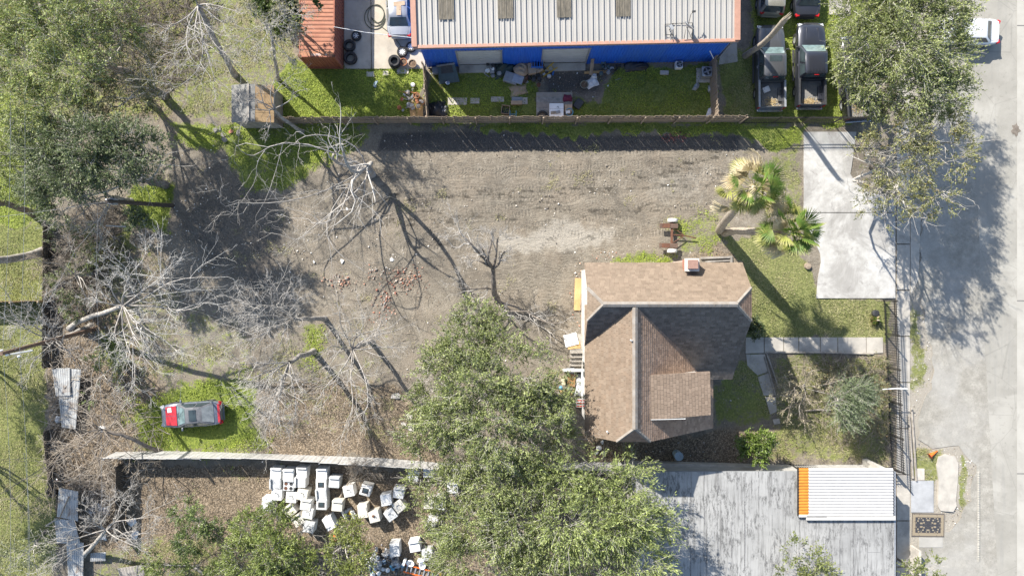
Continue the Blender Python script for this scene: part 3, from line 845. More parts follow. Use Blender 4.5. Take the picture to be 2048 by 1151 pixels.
MB().box((13.6, -4.6, .12), (1.6, 2.4, .24)).build('porch_floor', M_CONC, house)
for x in (6.5, 9, 13.2):
    for z in (1.6, 4.4): MB().box((x, 1.265, z), (1.1, .05, 1.3)).build('window', M_GLASS, house)
for y in (-5.6, -7.8):
    for z in (1.7, 4.4): MB().box((4.955, y, z), (.05, 1.0, 1.2)).build('window', M_GLASS, house)
MB().box((13.015, -7.6, 1.7), (.05, 1.4, 1.2)).build('window', M_GLASS, house)
# brick footing along west wall, chimney, vents
c = P(1385, 524, 5.6)
ch = thing('chimney', None, None); ch.parent = house
cx, cy = 11.07, 1.42
def bricks(parent, cx, cy, wx, wy, z0, z1):
    base = MB().box((0, 0, 0), (.21, .10, .064)).mesh('brick', M_BRICK)
    z = z0; k = 0
    while z < z1:
        for sy in (-1, 1):
            x = -wx/2+(.115 if k % 2 else .0)
            while x < wx/2-.05:
                link('brick', base, parent, (cx+x+.11, cy+sy*(wy/2-.05), z+.035)); x += .222
        for sx in (-1, 1):
            y = -wy/2+.11+(.11 if k % 2 else 0)
            while y < wy/2-.2:
                link('brick', base, parent, (cx+sx*(wx/2-.05), cy+y+.11, z+.035), (0, 0, math.pi/2)); y += .222
        z += .074; k += 1
MB().box((cx, cy, 3.45), (.70, .62, 6.9)).build('stack', mat('mortar_brick', (.46, .40, .34), (.38, .24, .18), 6, .9, bump=.3), ch)
bricks(ch, cx, cy, .78, .70, 6.1, 6.85)
MB().box((cx, cy, 6.92), (.90, .80, .10)).build('corbel', mat('pale_mortar', (.60, .56, .50), (.48, .44, .39), 3, .9), ch)
MB().box((cx+.03, cy+.03, 7.06), (.60, .54, .20)).build('flue_cap', M_TERRA if False else mat('flue_brick', (.31, .19, .15), (.25, .15, .12), 6, .9, bump=.3), ch)
for px, py, z in ((1262, 680, 8.3), (1214, 862, 7.0)):
    q = P(px, py, z)
    MB().lathe([(.05, -.5), (.05, .22), (.035, .22), (.035, -.1)], 10, (q.x, q.y, z)).build('vent_pipe', mat('white_pipe', (.8, .8, .79), None, 4, .5), house, 40)
# ------------------------------------------------------------------ blue warehouse
SWc, SEc = P(829, 94, 4.4), P(1474, 80.5, 4.4)
wang = math.atan2(SEc.y-SWc.y, SEc.x-SWc.x); WL = (SEc-SWc).length
wh = thing('warehouse', 'blue metal warehouse with pale ribbed roof and salmon trim', 'warehouse', (SWc.x, SWc.y, 0), wang)
M_ROOFP = mat('pale_roof_metal', (.40, .387, .36), (.35, .338, .315), 1.2, .6, .1, stain=(.28, .27, .25), sscale=.5, stretch=(1, .25, 1))
M_SALMON = mat('salmon_trim', (.42, .235, .17), (.36, .20, .145), 3, .6)
M_BLUEW = mat('blue_metal', (.02, .14, .66), (.018, .11, .54), .8, .5, .1, spec=.5, stretch=(1, 1, .25), stain=(.05, .17, .55), sscale=.8, slo=.45, shi=.75)
slope = .085; WD = 13.0
mb = MB()
prof = [(0, 0), (.0, .085), (.04, .085), (.055, .0), (.18, 0), (.19, .012), (.21, .012), (.22, 0), (.358, 0)]
for i in range(len(prof)-1):
    (x0, h0), (x1, h1) = prof[i], prof[i+1]
    mb.add([(x0, 0, 4.40+h0), (x1, 0, 4.40+h1), (x1, WD, 4.40+h1+WD*slope), (x0, WD, 4.40+h0+WD*slope)], [(0, 1, 2, 3)])
mb.add([(0, 0, 4.395), (.358, 0, 4.395), (.358, WD, 4.395+WD*slope), (0, WD, 4.395+WD*slope)], [(3, 2, 1, 0)])
pm = mb.mesh('roof_panel', M_ROOFP)
wroof = MB().box((WL/2, WD/2, 4.27+WD*slope/2), (WL-.3, WD/math.cos(math.atan(slope))-.3, .1), rx=math.atan(slope)).build('roof', M_GALV, wh)
npan = int(WL/.36)
off = (WL-npan*.36)/2
for i in range(npan):
    link('roof_panel', pm, wroof, (off+i*.36, 0, 0))
def wx(px, py, z): # photo pixel -> warehouse local x,y at height z
    q = P(px, py, z)-Vector((SWc.x, SWc.y, 0)); c, s_ = math.cos(-wang), math.sin(-wang)
    return q.x*c-q.y*s_, q.x*s_+q.y*c
M_SKYL = mat('dirty_skylight', (.19, .165, .125), (.10, .09, .07), 7, .8, stretch=(1, .3, 1), bump=.4)
for a, b, yb in ((878, 909, 40), (996, 1027, 38), (1114, 1143, 36), (1232, 1261, 34)):
    x0, y0 = wx(a, yb, 4.6); x1, _ = wx(b, yb, 4.6)
    mb = MB(); k = 9; st = (x1-x0)/k
    for i in range(k):
        z = 4.50+y0*slope; zz = 4.50+(y0+3)*slope; h = .035 if i % 3 == 1 else 0
        mb.slab([(x0+i*st, y0, z+h), (x0+(i+1)*st-.012, y0, z+h), (x0+(i+1)*st-.012, y0+3, zz+h), (x0+i*st, y0+3, zz+h)], .015)
    mb.build('skylight', M_SKYL, wroof)
MB().box((WL/2, -.01, 4.40), (WL+.2, .22, .16)).build('gutter', M_SALMON, wh, bevel=.02)
MB().box((WL/2, -.135, 4.34), (WL+.2, .02, .06)).build('gutter_lip', M_GALV, wh)
MB().box((.0, WD/2, 4.46+WD*slope/2), (.34, WD+.1, .18), rx=math.atan(slope)).build('rake_trim', M_SALMON, wh)
MB().box((WL, WD/2, 4.46+WD*slope/2), (.34, WD+.1, .18), rx=math.atan(slope)).build('rake_trim', M_SALMON, wh)
doors = []
for a, b in ((911, 1003), (1086, 1181)):
    x0, _ = wx(a, 100, 3.35); x1, _ = wx(b, 100, 3.35); doors.append((x0, x1, 3.35))
def ribwall(x0, x1, z0, z1, y, name='wall_panel', pitch=.22):
    mb = MB(); k = max(1, int((x1-x0)/pitch)); st = (x1-x0)/k
    for i in range(k):
        xs = [x0+i*st, x0+i*st+st*.55, x0+i*st+st*.65, x0+i*st+st*.88, x0+(i+1)*st]; hs = [0, 0, .035, .035, 0]
        for j in range(4):
            mb.add([(xs[j], y-hs[j], z0), (xs[j+1], y-hs[j+1], z0), (xs[j+1], y-hs[j+1], z1), (xs[j], y-hs[j], z1)], [(0, 1, 2, 3)])
    return mb.build(name, M_BLUEW, wh)
yw = .06; cur = .3
for x0, x1, zt in doors:
    ribwall(cur, x0, .02, 4.3, yw); ribwall(x0, x1, zt, 4.3, yw); cur = x1
ribwall(cur, WL-.3, .02, 4.3, yw)
MB().box((WL/2, WD/2+.2, 2.1), (WL-.62, WD-.5, 4.1)).build('wall_core', M_BLUEW, wh)
M_DOORM = mat('grey_door_metal', (.46, .48, .49), (.40, .42, .43), 1.5, .5, stain=(.3, .3, .3), sscale=1.2)
for x0, x1, zt in doors:
    d = MB()
    k = 8
    for i in range(k):
        z0 = .2+(zt-.2)*i/k; z1 = .2+(zt-.2)*(i+1)/k-.025
        d.box(((x0+x1)/2, yw+.10, (z0+z1)/2), (x1-x0-.02, .05, z1-z0))
    dd = d.build('roller_door', M_DOORM, wh)
    for xx in (x0, x1):
        MB().box((xx, yw-.01, zt/2), (.07, .10, zt)).build('door_frame', M_GALV, dd)
    MB().box(((x0+x1)/2, yw-.01, zt+.03), (x1-x0+.14, .10, .07)).build('door_frame', M_GALV, dd)
    MB().box(((x0+x1)/2, yw-.22, .06), (x1-x0, .55, .16)).build('door_sill', M_CONC, dd)
MB().tube([wx(1427, 117, 1.6)+(1.6,), (WL-1.35, .22, 2.5), (WL-.35, .22, 2.5)], .035, 6).build('conduit', mat('white_pipe', (.8, .8, .79)), wh)
for a, zz in ((1287, 3.5), (1382, 3.5)):
    x, _ = wx(a, 102, zz); MB().lathe([(.07, 0), (.07, .08), (.03, .12)], 10).build('wall_lamp', M_CLEARL, wh, 40, loc=(x, .24, zz), rot=(R(90), 0, 0))
MB().box((WL-.02, .22, 2.15), (.09, .09, 4.3)).build('downspout', M_GALV, wh)
x, y = wx(1405, 108, 3.2)
sheet('loading_pad', [(1437,130),(1443,90),(1472,60),(1475,124)], .05, M_CONC, thick=.08)
# dishes on the roof
def dish(px, py, label, big):
    x, y = wx(px, py, 4.6)
    t = thing('satellite_dish', label, 'dish', (SWc.x+x*math.cos(wang)-y*math.sin(wang), SWc.y+x*math.sin(wang)+y*math.cos(wang), 4.47+y*slope), wang)
    if big:
        MB().tube([(-.75, -.55, .05), (-.75, .5, .05), (.55, .5, .1), (.55, -.55, .05)], .022, 5).build('frame', M_IRON, t)
        MB().tube([(.0, -.5, .03), (.05, .1, .55), (.5, -.5, .03)], .022, 5).build('mast', M_IRON, t)
        MB().lathe([(0, .0), (.14, .02), (.28, .07), (.40, .15), (.40, .16), (.27, .085), (.13, .035), (0, .015)], 20).build('reflector', M_GALV, t, 40, loc=(.1, .05, .62), rot=(R(-62), R(18), R(-35)))
        MB().tube([(.1, .05, .6), (.25, .75, .95), (.42, .86, 1.0)], .02, 5).build('feed_arm', M_IRON, t)
        MB().box((.42, .88, 1.02), (.22, .10, .10)).build('receiver', M_BLACKPL, t)
    else:
        MB().tube([(-.28, -.38, .04), (-.28, .38, .04)], .02, 5).build('frame', M_IRON, t)
        for yy in (-.3, .38):
            MB().tube([(-.28, yy, .04), (.28, yy, .04)], .02, 5).build('rail', M_IRON, t)
        MB().tube([(0, 0, .02), (.02, .02, .5)], .03, 6).build('mast', M_IRON, t)
        MB().box((.03, .0, .5), (.2, .34, .1), .5).build('bracket', M_GREYPL, t)
dish(1368, 62, 'grey satellite dish on a black frame at the salmon roof edge', True)
dish(1339, 60, 'small empty antenna bracket on the pale ribbed roof left of the dish', False)
# ------------------------------------------------------------------ shipping container
M_CONT = mat('container_orange', (.30, .105, .06), (.24, .08, .048), 1.5, .7, bump=.1, stain=(.23, .10, .06), sscale=1.3, slo=.52, shi=.75)
M_CONTR = mat('container_roof', (.37, .165, .10), (.30, .125, .078), 1.8, .75, bump=.1, stain=(.27, .125, .08), sscale=1.0, slo=.48, shi=.7)
cL, cW, cH = 12.19, 2.44, 2.6
q = P(597, 114, 2.6); ct = thing('shipping_container', 'rusty orange shipping container beside the concrete yard', 'container', (q.x, q.y, 0), R(-.4))
mb = MB(); k = 42; st = (cL-.5)/k
for i in range(k):
    y0 = .42+i*st
    ys_ = [y0, y0+st*.3, y0+st*.42, y0+st*.85, y0+st]; hs = [0, 0, .03, .03, 0]
    for j in range(4):
        mb.add([(.06, ys_[j], cH-.05+hs[j]), (cW-.06, ys_[j], cH-.05+hs[j]), (cW-.06, ys_[j+1], cH-.05+hs[j+1]), (.06, ys_[j+1], cH-.05+hs[j+1])], [(0, 1, 2, 3)])
mb.build('roof', M_CONTR, ct)
for x, sx in ((.05, -1), (cW-.05, 1)):
    mb = MB()
    kk = 44; s2 = (cL-.3)/kk
    for i in range(kk):
        y0 = .15+i*s2; ys_ = [y0, y0+s2*.3, y0+s2*.5, y0+s2*.8, y0+s2]; hs = [0, 0, -.04, -.04, 0]
        for j in range(4):
            f = [(x+sx*hs[j], ys_[j], .15), (x+sx*hs[j+1], ys_[j+1], .15), (x+sx*hs[j+1], ys_[j+1], cH-.08), (x+sx*hs[j], ys_[j], cH-.08)]
            mb.add(f, [(0, 1, 2, 3)] if sx > 0 else [(3, 2, 1, 0)])
    mb.build('side_panel', M_CONT, ct)
mb = MB(); kk = 9; s2 = (cW-.24)/kk
for i in range(kk):
    x0 = .12+i*s2; xs_ = [x0, x0+s2*.3, x0+s2*.5, x0+s2*.8, x0+s2]; hs = [0, 0, .04, .04, 0]
    for j in range(4):
        mb.add([(xs_[j], .05+hs[j], .15), (xs_[j+1], .05+hs[j+1], .15), (xs_[j+1], .05+hs[j+1], cH-.1), (xs_[j], .05+hs[j], cH-.1)], [(0, 1, 2, 3)])
mb.build('end_panel', M_CONT, ct)
MB().box((cW/2, .21, cH-.055), (cW-.05, .41, .06)).build('roof_plate', mat('container_plate', (.38, .18, .095), (.32, .14, .075), 2, .7), ct)
for x in (.06, cW-.06):
    MB().box((x, .06, cH/2), (.13, .13, cH-.1)).build('corner_post', M_CONT, ct)
    MB().box((x, cL/2, cH-.05), (.08, cL-.3, .08)).build('top_rail', M_CONT, ct)
    MB().box((x, .08, cH-.03), (.17, .17, .12)).build('corner_casting', M_RUST, ct)
    MB().box((x, cL/2, .12), (.1, cL-.3, .16)).build('bottom_rail', M_CONT, ct)
MB().box((cW/2, .05, .12), (cW-.3, .1, .18)).build('bottom_rail', M_CONT, ct)
MB().box((cW/2, .04, cH-.06), (cW-.3, .07, .08)).build('end_header', M_CONT, ct)
def text(s_, name, parent, loc, size, m, rz=0):
    cu = bpy.data.curves.new(name, 'FONT'); cu.body = s_; cu.size = size; cu.extrude = .002
    cu.align_x = 'CENTER'; cu.align_y = 'CENTER'
    o = bpy.data.objects.new(name, cu); dg = bpy.context.evaluated_depsgraph_get()
    COL.objects.link(o); bpy.context.view_layer.update()
    me = bpy.data.meshes.new_from_object(o.evaluated_get(bpy.context.evaluated_depsgraph_get()))
    bpy.data.objects.remove(o); me.materials.clear(); me.materials.append(m)
    return link(name, me, parent, loc, (0, 0, rz))
text('1510001', 'serial_number', ct, (1.2, .16, cH-.018), .2, mat('white_lettering', (.75, .73, .7), None, 4, .7))
text('4', 'check_digit', ct, (1.85, .16, cH-.018), .2, mat('white_lettering', (.75, .73, .7)))
# ------------------------------------------------------------------ flat-roofed building at lower right
FZ = 3.2
def rolled_mat():
    t = NT('silver_roofing'); v = t.co('Object')
    st = t.noise(t.co('Object', (4.5, .22, 1)), 1.0, 6, .8)
    nB = t.noise(v, .45, 5, .6); nC = t.noise(v, 6, 6, .8)
    c = t.ramp(nB, [(.3, (.27, .27, .262)), (.7, (.40, .398, .385))])
    c = t.mix(t.math('MULTIPLY', t.step(st, .47, .66), .7), c, (.12, .118, .113))
    f = t.math('MULTIPLY', t.step(t.noise(t.co('Object', (6, 1.6, 1)), 1.0, 6, .85), .47, .6), t.step(t.noise(v, .6, 4), .42, .56))
    c = t.mix(t.math('MULTIPLY', f, .8), c, (.07, .07, .068))
    return t.out(c, .75, .1, t.bump(nC, .25, .02), .3)
M_ROLL = rolled_mat()
fb = thing('flat_roof_building', 'low building with silver rolled roofing and white metal panels, lower right', 'building')
a = P(1272, 942, FZ); b = P(1789, 942, FZ); yb = -20.0
MB().box(((a.x+b.x)/2, (a.y+yb)/2-.1, FZ/2-.05), (b.x-a.x-.5, a.y-yb-.5, FZ-.12)).build('wall', mat('grey_block', (.42, .41, .39), (.34, .33, .31), 2, .9), fb)
froof = MB().box(((a.x+b.x)/2, (a.y+yb)/2, FZ-.1), (b.x-a.x, a.y-yb, .14)).build('roof', M_GREYPL, fb)
ks = 19; st = (b.x-a.x)/ks
rr = random.Random(5)
for i in range(ks):
    x0 = a.x+i*st
    cuts = [a.y]+([rr.uniform(-18.8, -15.0)] if i in (2, 11, 14, 15, 17) else [])+[yb]
    for j in range(len(cuts)-1):
        MB().box((x0+st/2+rr.uniform(-.002, .002), (cuts[j]+cuts[j+1])/2, FZ-.012+.003*((i+j) % 2)), (st-.008, abs(cuts[j]-cuts[j+1])-.02, .022), rr.uniform(-.001, .001)).build('roofing_sheet', M_ROLL, froof)
seam = mat('tar_seam', (.10, .10, .10), (.22, .22, .22), 9, .85)
for i in range(1, ks):
    mb = MB(); y = a.y
    while y > yb:
        l_ = rr.uniform(.4, 1.6)
        if rr.random() < (.85 if i % 4 == 0 else .4): mb.box((a.x+i*st+rr.uniform(-.02, .02), y-l_/2, FZ+.006), (rr.uniform(.015, .06 if i % 4 else .1), l_, .008))
        y -= l_
    mb.build('tar_seam', seam, froof)['kind'] = 'stuff'
MB().box((b.x+.02, (a.y+yb)/2, FZ-.05), (.10, a.y-yb, .16)).build('edge_flashing', M_GALV, fb)
# white metal panels over the front
M_WMETAL = mat('white_roof_metal', (.52, .51, .49), (.46, .45, .43), 2, .55, stain=(.36, .30, .235), sscale=1.4, slo=.6, shi=.8)
M_OMETAL = mat('ochre_roof_metal', (.55, .23, .035), (.46, .18, .03), 2, .5)
def corr(mb, x0, x1, y0, y1, z, pitch, h):
    k = int(abs(y1-y0)/pitch); s_ = (y1-y0)/k
    for i in range(k):
        yy = [y0+i*s_, y0+i*s_+s_*.45, y0+i*s_+s_*.6, y0+i*s_+s_*.85, y0+(i+1)*s_]; hh = [0, 0, h, h, 0]
        for j in range(4):
            mb.add([(x0, yy[j], z+hh[j]), (x1, yy[j], z+hh[j]), (x1, yy[j+1], z+hh[j+1]), (x0, yy[j+1], z+hh[j+1])], [(3, 2, 1, 0)])
WZ = 3.42
x0 = P(1597, 940, WZ).x; x1 = P(1617, 940, WZ).x; x2 = P(1786, 940, WZ).x
y0 = P(0, 935, WZ).y; y1 = P(0, 1031, WZ).y; y2 = P(0, 1038, WZ).y
mb = MB(); corr(mb, x0, x1, y0, y1, WZ, .19, .04); o = mb.build('roofing_panel', M_OMETAL, fb); o['label'] = 'ochre orange strip of ribbed metal roofing'
for i in range(5):
    xa = x1+(x2-x1)*i/5; xb = x1+(x2-x1)*(i+1)/5+(.02 if i < 4 else 0)
    mb = MB(); corr(mb, xa, xb, y0, y2+.25, WZ+.003*(i % 2), .19, .055); o = mb.build('roofing_panel', M_WMETAL, fb)
MB().box(((x0+x2)/2, (y0+y2)/2+.1, WZ-.10), (x2-x0-.1, y0-y2-.3, .12)).build('panel_deck', M_GREYPL, fb)
MB().box(((x1+x2)/2, y2+.10, WZ), (x2-x1+.3, .26, .10)).build('edge_flashing', M_WMETAL, fb)
MB().box(((x0+x1)/2+.6, y1+.02, WZ), (x1-x0+1.2, .16, .10)).build('edge_flashing', M_WMETAL, fb)
MB().box((x0-.03, (y0+y1)/2, WZ-.02), (.06, y0-y1, .14)).build('edge_flashing', M_IRON, fb)
MB().box((x2-.2, (y0+y2)/2, FZ/2), (.3, y0-y2-.4, FZ-.1)).build('front_wall', mat('front_wall', (.5, .48, .44), None, 2, .8), fb)
# ------------------------------------------------------------------ sheds and loose tin
sd = thing('garden_shed', 'small shed with grey tin and brown plywood roof halves near the north fence', 'shed', P(508, 232))
q0 = P(463, 170, 2.2)-sd.location; q1 = P(548, 245, 2.2)-sd.location
xr = P(495, 200, 2.5).x-sd.location.x
MB().slab([(q0.x, q1.y, 2.2), (xr, q1.y, 2.5), (xr, q0.y, 2.5), (q0.x, q0.y, 2.2)], .04).build('roof_sheet', mat('shed_tin', (.24, .235, .22), (.16, .157, .148), 1.8, .8, stain=(.17, .165, .15), sscale=1), sd)
xm = P(510, 200, 2.42).x-sd.location.x
MB().slab([(xr+.12, q1.y, 2.48), (xm, q1.y, 2.42), (xm, q0.y, 2.42), (xr+.12, q0.y, 2.48)], .04).build('roof_sheet', mat('shed_tin'  , (.3, .3, .3)), sd)
for i in range(4):
    ya = q1.y+(q0.y-q1.y)*i/4; yb_ = q1.y+(q0.y-q1.y)*(i+1)/4-.02
    MB().slab([(xm+.02, ya, 2.43), (q1.x, ya, 2.2), (q1.x, yb_, 2.2), (xm+.02, yb_, 2.43)], .03).build('roof_board', mat('shed_ply', (.31, .215, .115), (.24, .16, .085), 3, .85, bump=.2, stain=(.22, .15, .09)), sd)
MB().box((xr+.06, (q0.y+q1.y)/2, 2.52), (.12, q0.y-q1.y, .08)).build('ridge_board', M_WOODG, sd)
MB().box(((q0.x+q1.x)/2, (q0.y+q1.y)/2, 1.05), (q1.x-q0.x-.2, q0.y-q1.y-.2, 2.1)).build('wall', M_WOODG, sd)
def tin(name, label, corners, z, tilt, m, seed, cat='metal sheet', group=None):
    """loose corrugated sheet: outline corners in pixels, slightly warped, with thickness"""
    rr = random.Random(seed)
    c = [P(*q, z) for q in corners]; o = sum(c, Vector())/4
    mb = MB(); nu, nv = 16, 6
    V = []
    for s_ in (0, 1):
        for j in range(nv+1):
            for i in range(nu+1):
                u, v = i/nu, j/nv
                p = c[0]*(1-u)*(1-v)+c[1]*u*(1-v)+c[2]*u*v+c[3]*(1-u)*v
                V.append((p.x-o.x, p.y-o.y, p.z-o.z+(.03 if i % 2 else 0)+tilt*(u-.5)+.05*math.sin(3*v+seed)*math.sin(2*u+seed)-s_*.02))
    nn = (nu+1)*(nv+1); F = []
    for j in range(nv):
        for i in range(nu):
            k = j*(nu+1)+i
            F.append((k, k+1, k+nu+2, k+nu+1)[::-1]); F.append((nn+k, nn+k+1, nn+k+nu+2, nn+k+nu+1))
    mb.add(V, F)
    ob = mb.build(name, m, loc=o)
    return tag(ob, label, cat, group)
tin('tin_sheet', 'long grey tin sheet lying by the brush pile inside the left fence', [(112,735),(163,738),(152,857),(122,854)], .5, .1, M_TIN, 1)
tin('tin_sheet', 'short grey tin sheet overlapping the top of the long one', [(104,738),(140,735),(142,790),(110,792)], .62, .08, M_TIN, 2)
tin('tin_sheet', 'pale tin sheet below the tyre with a board lying on it', [(116,975),(158,981),(158,1040),(112,1033)], .6, .2, M_TIN, 3)
tin('tin_sheet', 'middle pale tin sheet of the row along the lower left fence', [(108,1036),(150,1038),(162,1085),(112,1086)], .5, .15, M_TIN, 4)
tin('tin_sheet', 'lowest pale tin sheet of the row at the lower left', [(132,1080),(168,1084),(168,1165),(134,1160)], .45, .15, M_TIN, 5)
tin('tin_sheet', 'pale tin scrap under the bare tree at lower left', [(180,1105),(212,1103),(212,1120),(180,1122)], .3, .05, M_TIN, 6)
tin('tin_sheet', 'greyed board panel lying at the bottom edge below the leaf litter', [(235,1135),(285,1128),(290,1150),(240,1155)], .2, .02, M_WOODG, 7, 'board')
# ------------------------------------------------------------------ fences
PICK = {}
def wood_fence(label, p0, p1, h, m, group=None, postside=1, bw=.14, rail=True):
    a, b = P(*p0), P(*p1); d = (b-a); L = d.length; ang = math.atan2(d.y, d.x)
    t = thing('wooden_fence', label, 'fence', a, ang, group)
    key = (m.name, h, bw)
    if key not in PICK: PICK[key] = [MB().box((0, 0, (h+dz)/2), (bw-.012, .02, h+dz)).mesh('picket', m) for dz in (0, .02, -.03)]
    x = bw/2; i = 0; r = random.Random(int(L*100))
    while x < L:
        link('picket', r.choice(PICK[key]), t, (x, r.uniform(-.008, .008), 0.0), (r.uniform(-.02, .02), 0, 0)); x += bw; i += 1
    k = max(1, round(L/2.3))
    for i in range(k+1):
        MB().box((L*i/k, postside*.085, h*.48), (.1, .1, h*.98)).build('post', m, t)
    if rail:
        for z in (.35, h*.55, h-.22):
            MB().box((L/2, postside*.035, z), (L, .045, .09)).build('rail', m, t)
    return t
wood_fence('long weathered wooden fence between the blue warehouse yard and the bare lot', (560,247), (1478,244), 1.9, M_WOOD, postside=-1, bw=.16)
wood_fence('short wooden fence left of the warehouse beside the concrete yard', (860,244), (852,139), 1.8, M_WOOD)
wood_fence('short wooden fence between the warehouse yard and the parked pickups', (1422,244), (1418,128), 1.8, M_WOOD, postside=-1)
wood_fence('dark wooden fence along the left lawn beside the wires', (104,446), (102,732), 1.0, mat('dark_wood', (.10, .085, .07), (.06, .05, .042), 4, .9), postside=1)
wood_fence('dark wooden fence remnant below the tin sheet at lower left', (104,858), (116,972), 1.0, mat('dark_wood', (.1, .09, .07)), postside=1)
wood_fence('brown wooden fence crossing the left lawn', (-60,604), (104,600), 1.6, mat('tan_wood', (.42, .31, .17), (.33, .24, .13), 4, .85), postside=-1)
wood_fence('dark board fence between the brush and the leaf litter at lower left', (252,926), (250,1070), 1.3, mat('dark_wood', (.1, .09, .07)), postside=-1)
def iron_fence(label, p0, p1, h, sp=.17):
    a, b = P(*p0), P(*p1); d = (b-a); L = d.length
    t = thing('iron_fence', label, 'fence', a, math.atan2(d.y, d.x))
    if h not in PICK:
        PICK[h] = MB().box((0, 0, h/2+.03), (.028, .028, h)).lathe([(.028, h+.03), (.0, h+.11)], 4, capt=False).mesh('picket', M_IRON)
    k = int(L/sp)
    for i in range(k): link('picket', PICK[h], t, (L*(i+.5)/k, 0, 0))
    for z in (.22, h-.32, h-.12): MB().box((L/2, 0, z), (L, .04, .05)).build('rail', M_IRON, t)
    n = max(1, round(L/2.4))
    for i in range(n+1): MB().box((L*i/n, 0, h/2+.06), (.065, .065, h+.12)).build('post', M_IRON, t)
    return t
iron_fence('black iron picket fence above the driveway continuing the wooden fence', (1482,247), (1726,246), 1.85)
iron_fence('black iron picket fence between the front lawn and the sidewalk', (1766,600), (1781,934), 1.8)
iron_fence('black iron picket fence along the south garden edge by the white roof', (1580,927), (1778,934), 1.3)
# leaning white metal fence on the south side of the lot
wf = thing('white_metal_fence', 'wavy white metal sheet fence along the south side of the lot', 'fence', P(560, 905))
pts = [(232,903),(320,901),(420,903),(540,907),(650,911),(760,915),(880,925),(1000,930),(1160,924),(1260,924)]
M_WFENCE = mat('white_sheet_metal', (.46, .455, .44), (.36, .355, .34), 2, .5, stain=(.45, .43, .4), sscale=1)
o0 = wf.location
for i in range(len(pts)-1):
    for j in range(3):
        f0, f1 = j/3, (j+1)/3
        a = P(pts[i][0]*(1-f0)+pts[i+1][0]*f0, pts[i][1]*(1-f0)+pts[i+1][1]*f0)-o0
        b = P(pts[i][0]*(1-f1)+pts[i+1][0]*f1, pts[i][1]*(1-f1)+pts[i+1][1]*f1)-o0
        lean = Vector((0, -.06-.10*math.sin((i*3+j)*.55), 0))
        d = (b-a); nrm = Vector((-d.y, d.x, 0)).normalized()
        mb = MB(); k = 8
        for q in range(k):
            for s_, off_ in ((0, 0), (1, -.012)):
                h0 = .025 if q % 2 else 0; h1 = 0 if q % 2 else .025
                p = a+d*(q/k)+nrm*(h0+off_); r_ = a+d*((q+1)/k)+nrm*(h1+off_)
                fv = [p, r_, r_+lean+Vector((0, 0, 1.6)), p+lean+Vector((0, 0, 1.6))]
                mb.add(fv, [(3, 2, 1, 0)] if s_ == 0 else [(0, 1, 2, 3)])
        mb.tube([a+lean+Vector((0, 0, 1.6)), b+lean+Vector((0, 0, 1.6))], .03, 5)
        mb.build('panel', M_WFENCE, wf)
    a = P(*pts[i])-o0
    MB().tube([a+Vector((0, -.12, 0)), a+Vector((0, -.18, 1.55))], .04, 6).build('post', M_GALV, wf)
kb = thing('concrete_kerb_wall', 'low pale concrete wall along the flat roof building north edge', 'wall', P(1380, 927))
a = P(1255, 923); b = P(1575, 932)
MB().box(((a.x+b.x)/2-kb.location.x, (a.y+b.y)/2-kb.location.y, .3), ((b-a).length, .26, .6), math.atan2(b.y-a.y, b.x-a.x)).build('wall', M_CONCR, kb)
# ------------------------------------------------------------------ trees
def tubes_np(Pt, Rd, n):
    B, K, _ = Pt.shape
    T = np.gradient(Pt, axis=1); T = unit(T)
    ref = np.where(np.abs(T[..., 2:3]) < .9, np.array([0, 0, 1.0]), np.array([1.0, 0, 0]))
    a = unit(np.cross(T, ref)); b = np.cross(T, a)
    w = np.arange(n)*2*np.pi/n
    ring = Pt[:, :, None, :]+Rd[:, :, None, None]*(np.cos(w)[None, None, :, None]*a[:, :, None, :]+np.sin(w)[None, None, :, None]*b[:, :, None, :])
    idx = np.arange(B*K*n).reshape(B, K, n)
    i0 = idx[:, :-1]; i1 = idx[:, 1:]
    F = np.stack([i0, np.roll(i0, -1, 2), np.roll(i1, -1, 2), i1], -1).reshape(-1, 4)
    return ring.reshape(-1, 3), F
def join(parts):
    Vs = []; Fs = []; o = 0
    for V, F in parts:
        Vs.append(V); Fs.append(F+o); o += len(V)
    return np.concatenate(Vs), np.concatenate(Fs)
def curve_pts(p0, p1, K, wob, rng, sag=0.0):
    t = np.linspace(0, 1, K)[:, None]
    L = np.linalg.norm(p1-p0)
    m = rng.normal(0, wob*L, 3); m2 = rng.normal(0, wob*L*.5, 3)
    return p0+(p1-p0)*t+np.sin(np.pi*t)*m+np.sin(2*np.pi*t)*m2+np.sin(np.pi*t)*np.array([0, 0, sag*L])
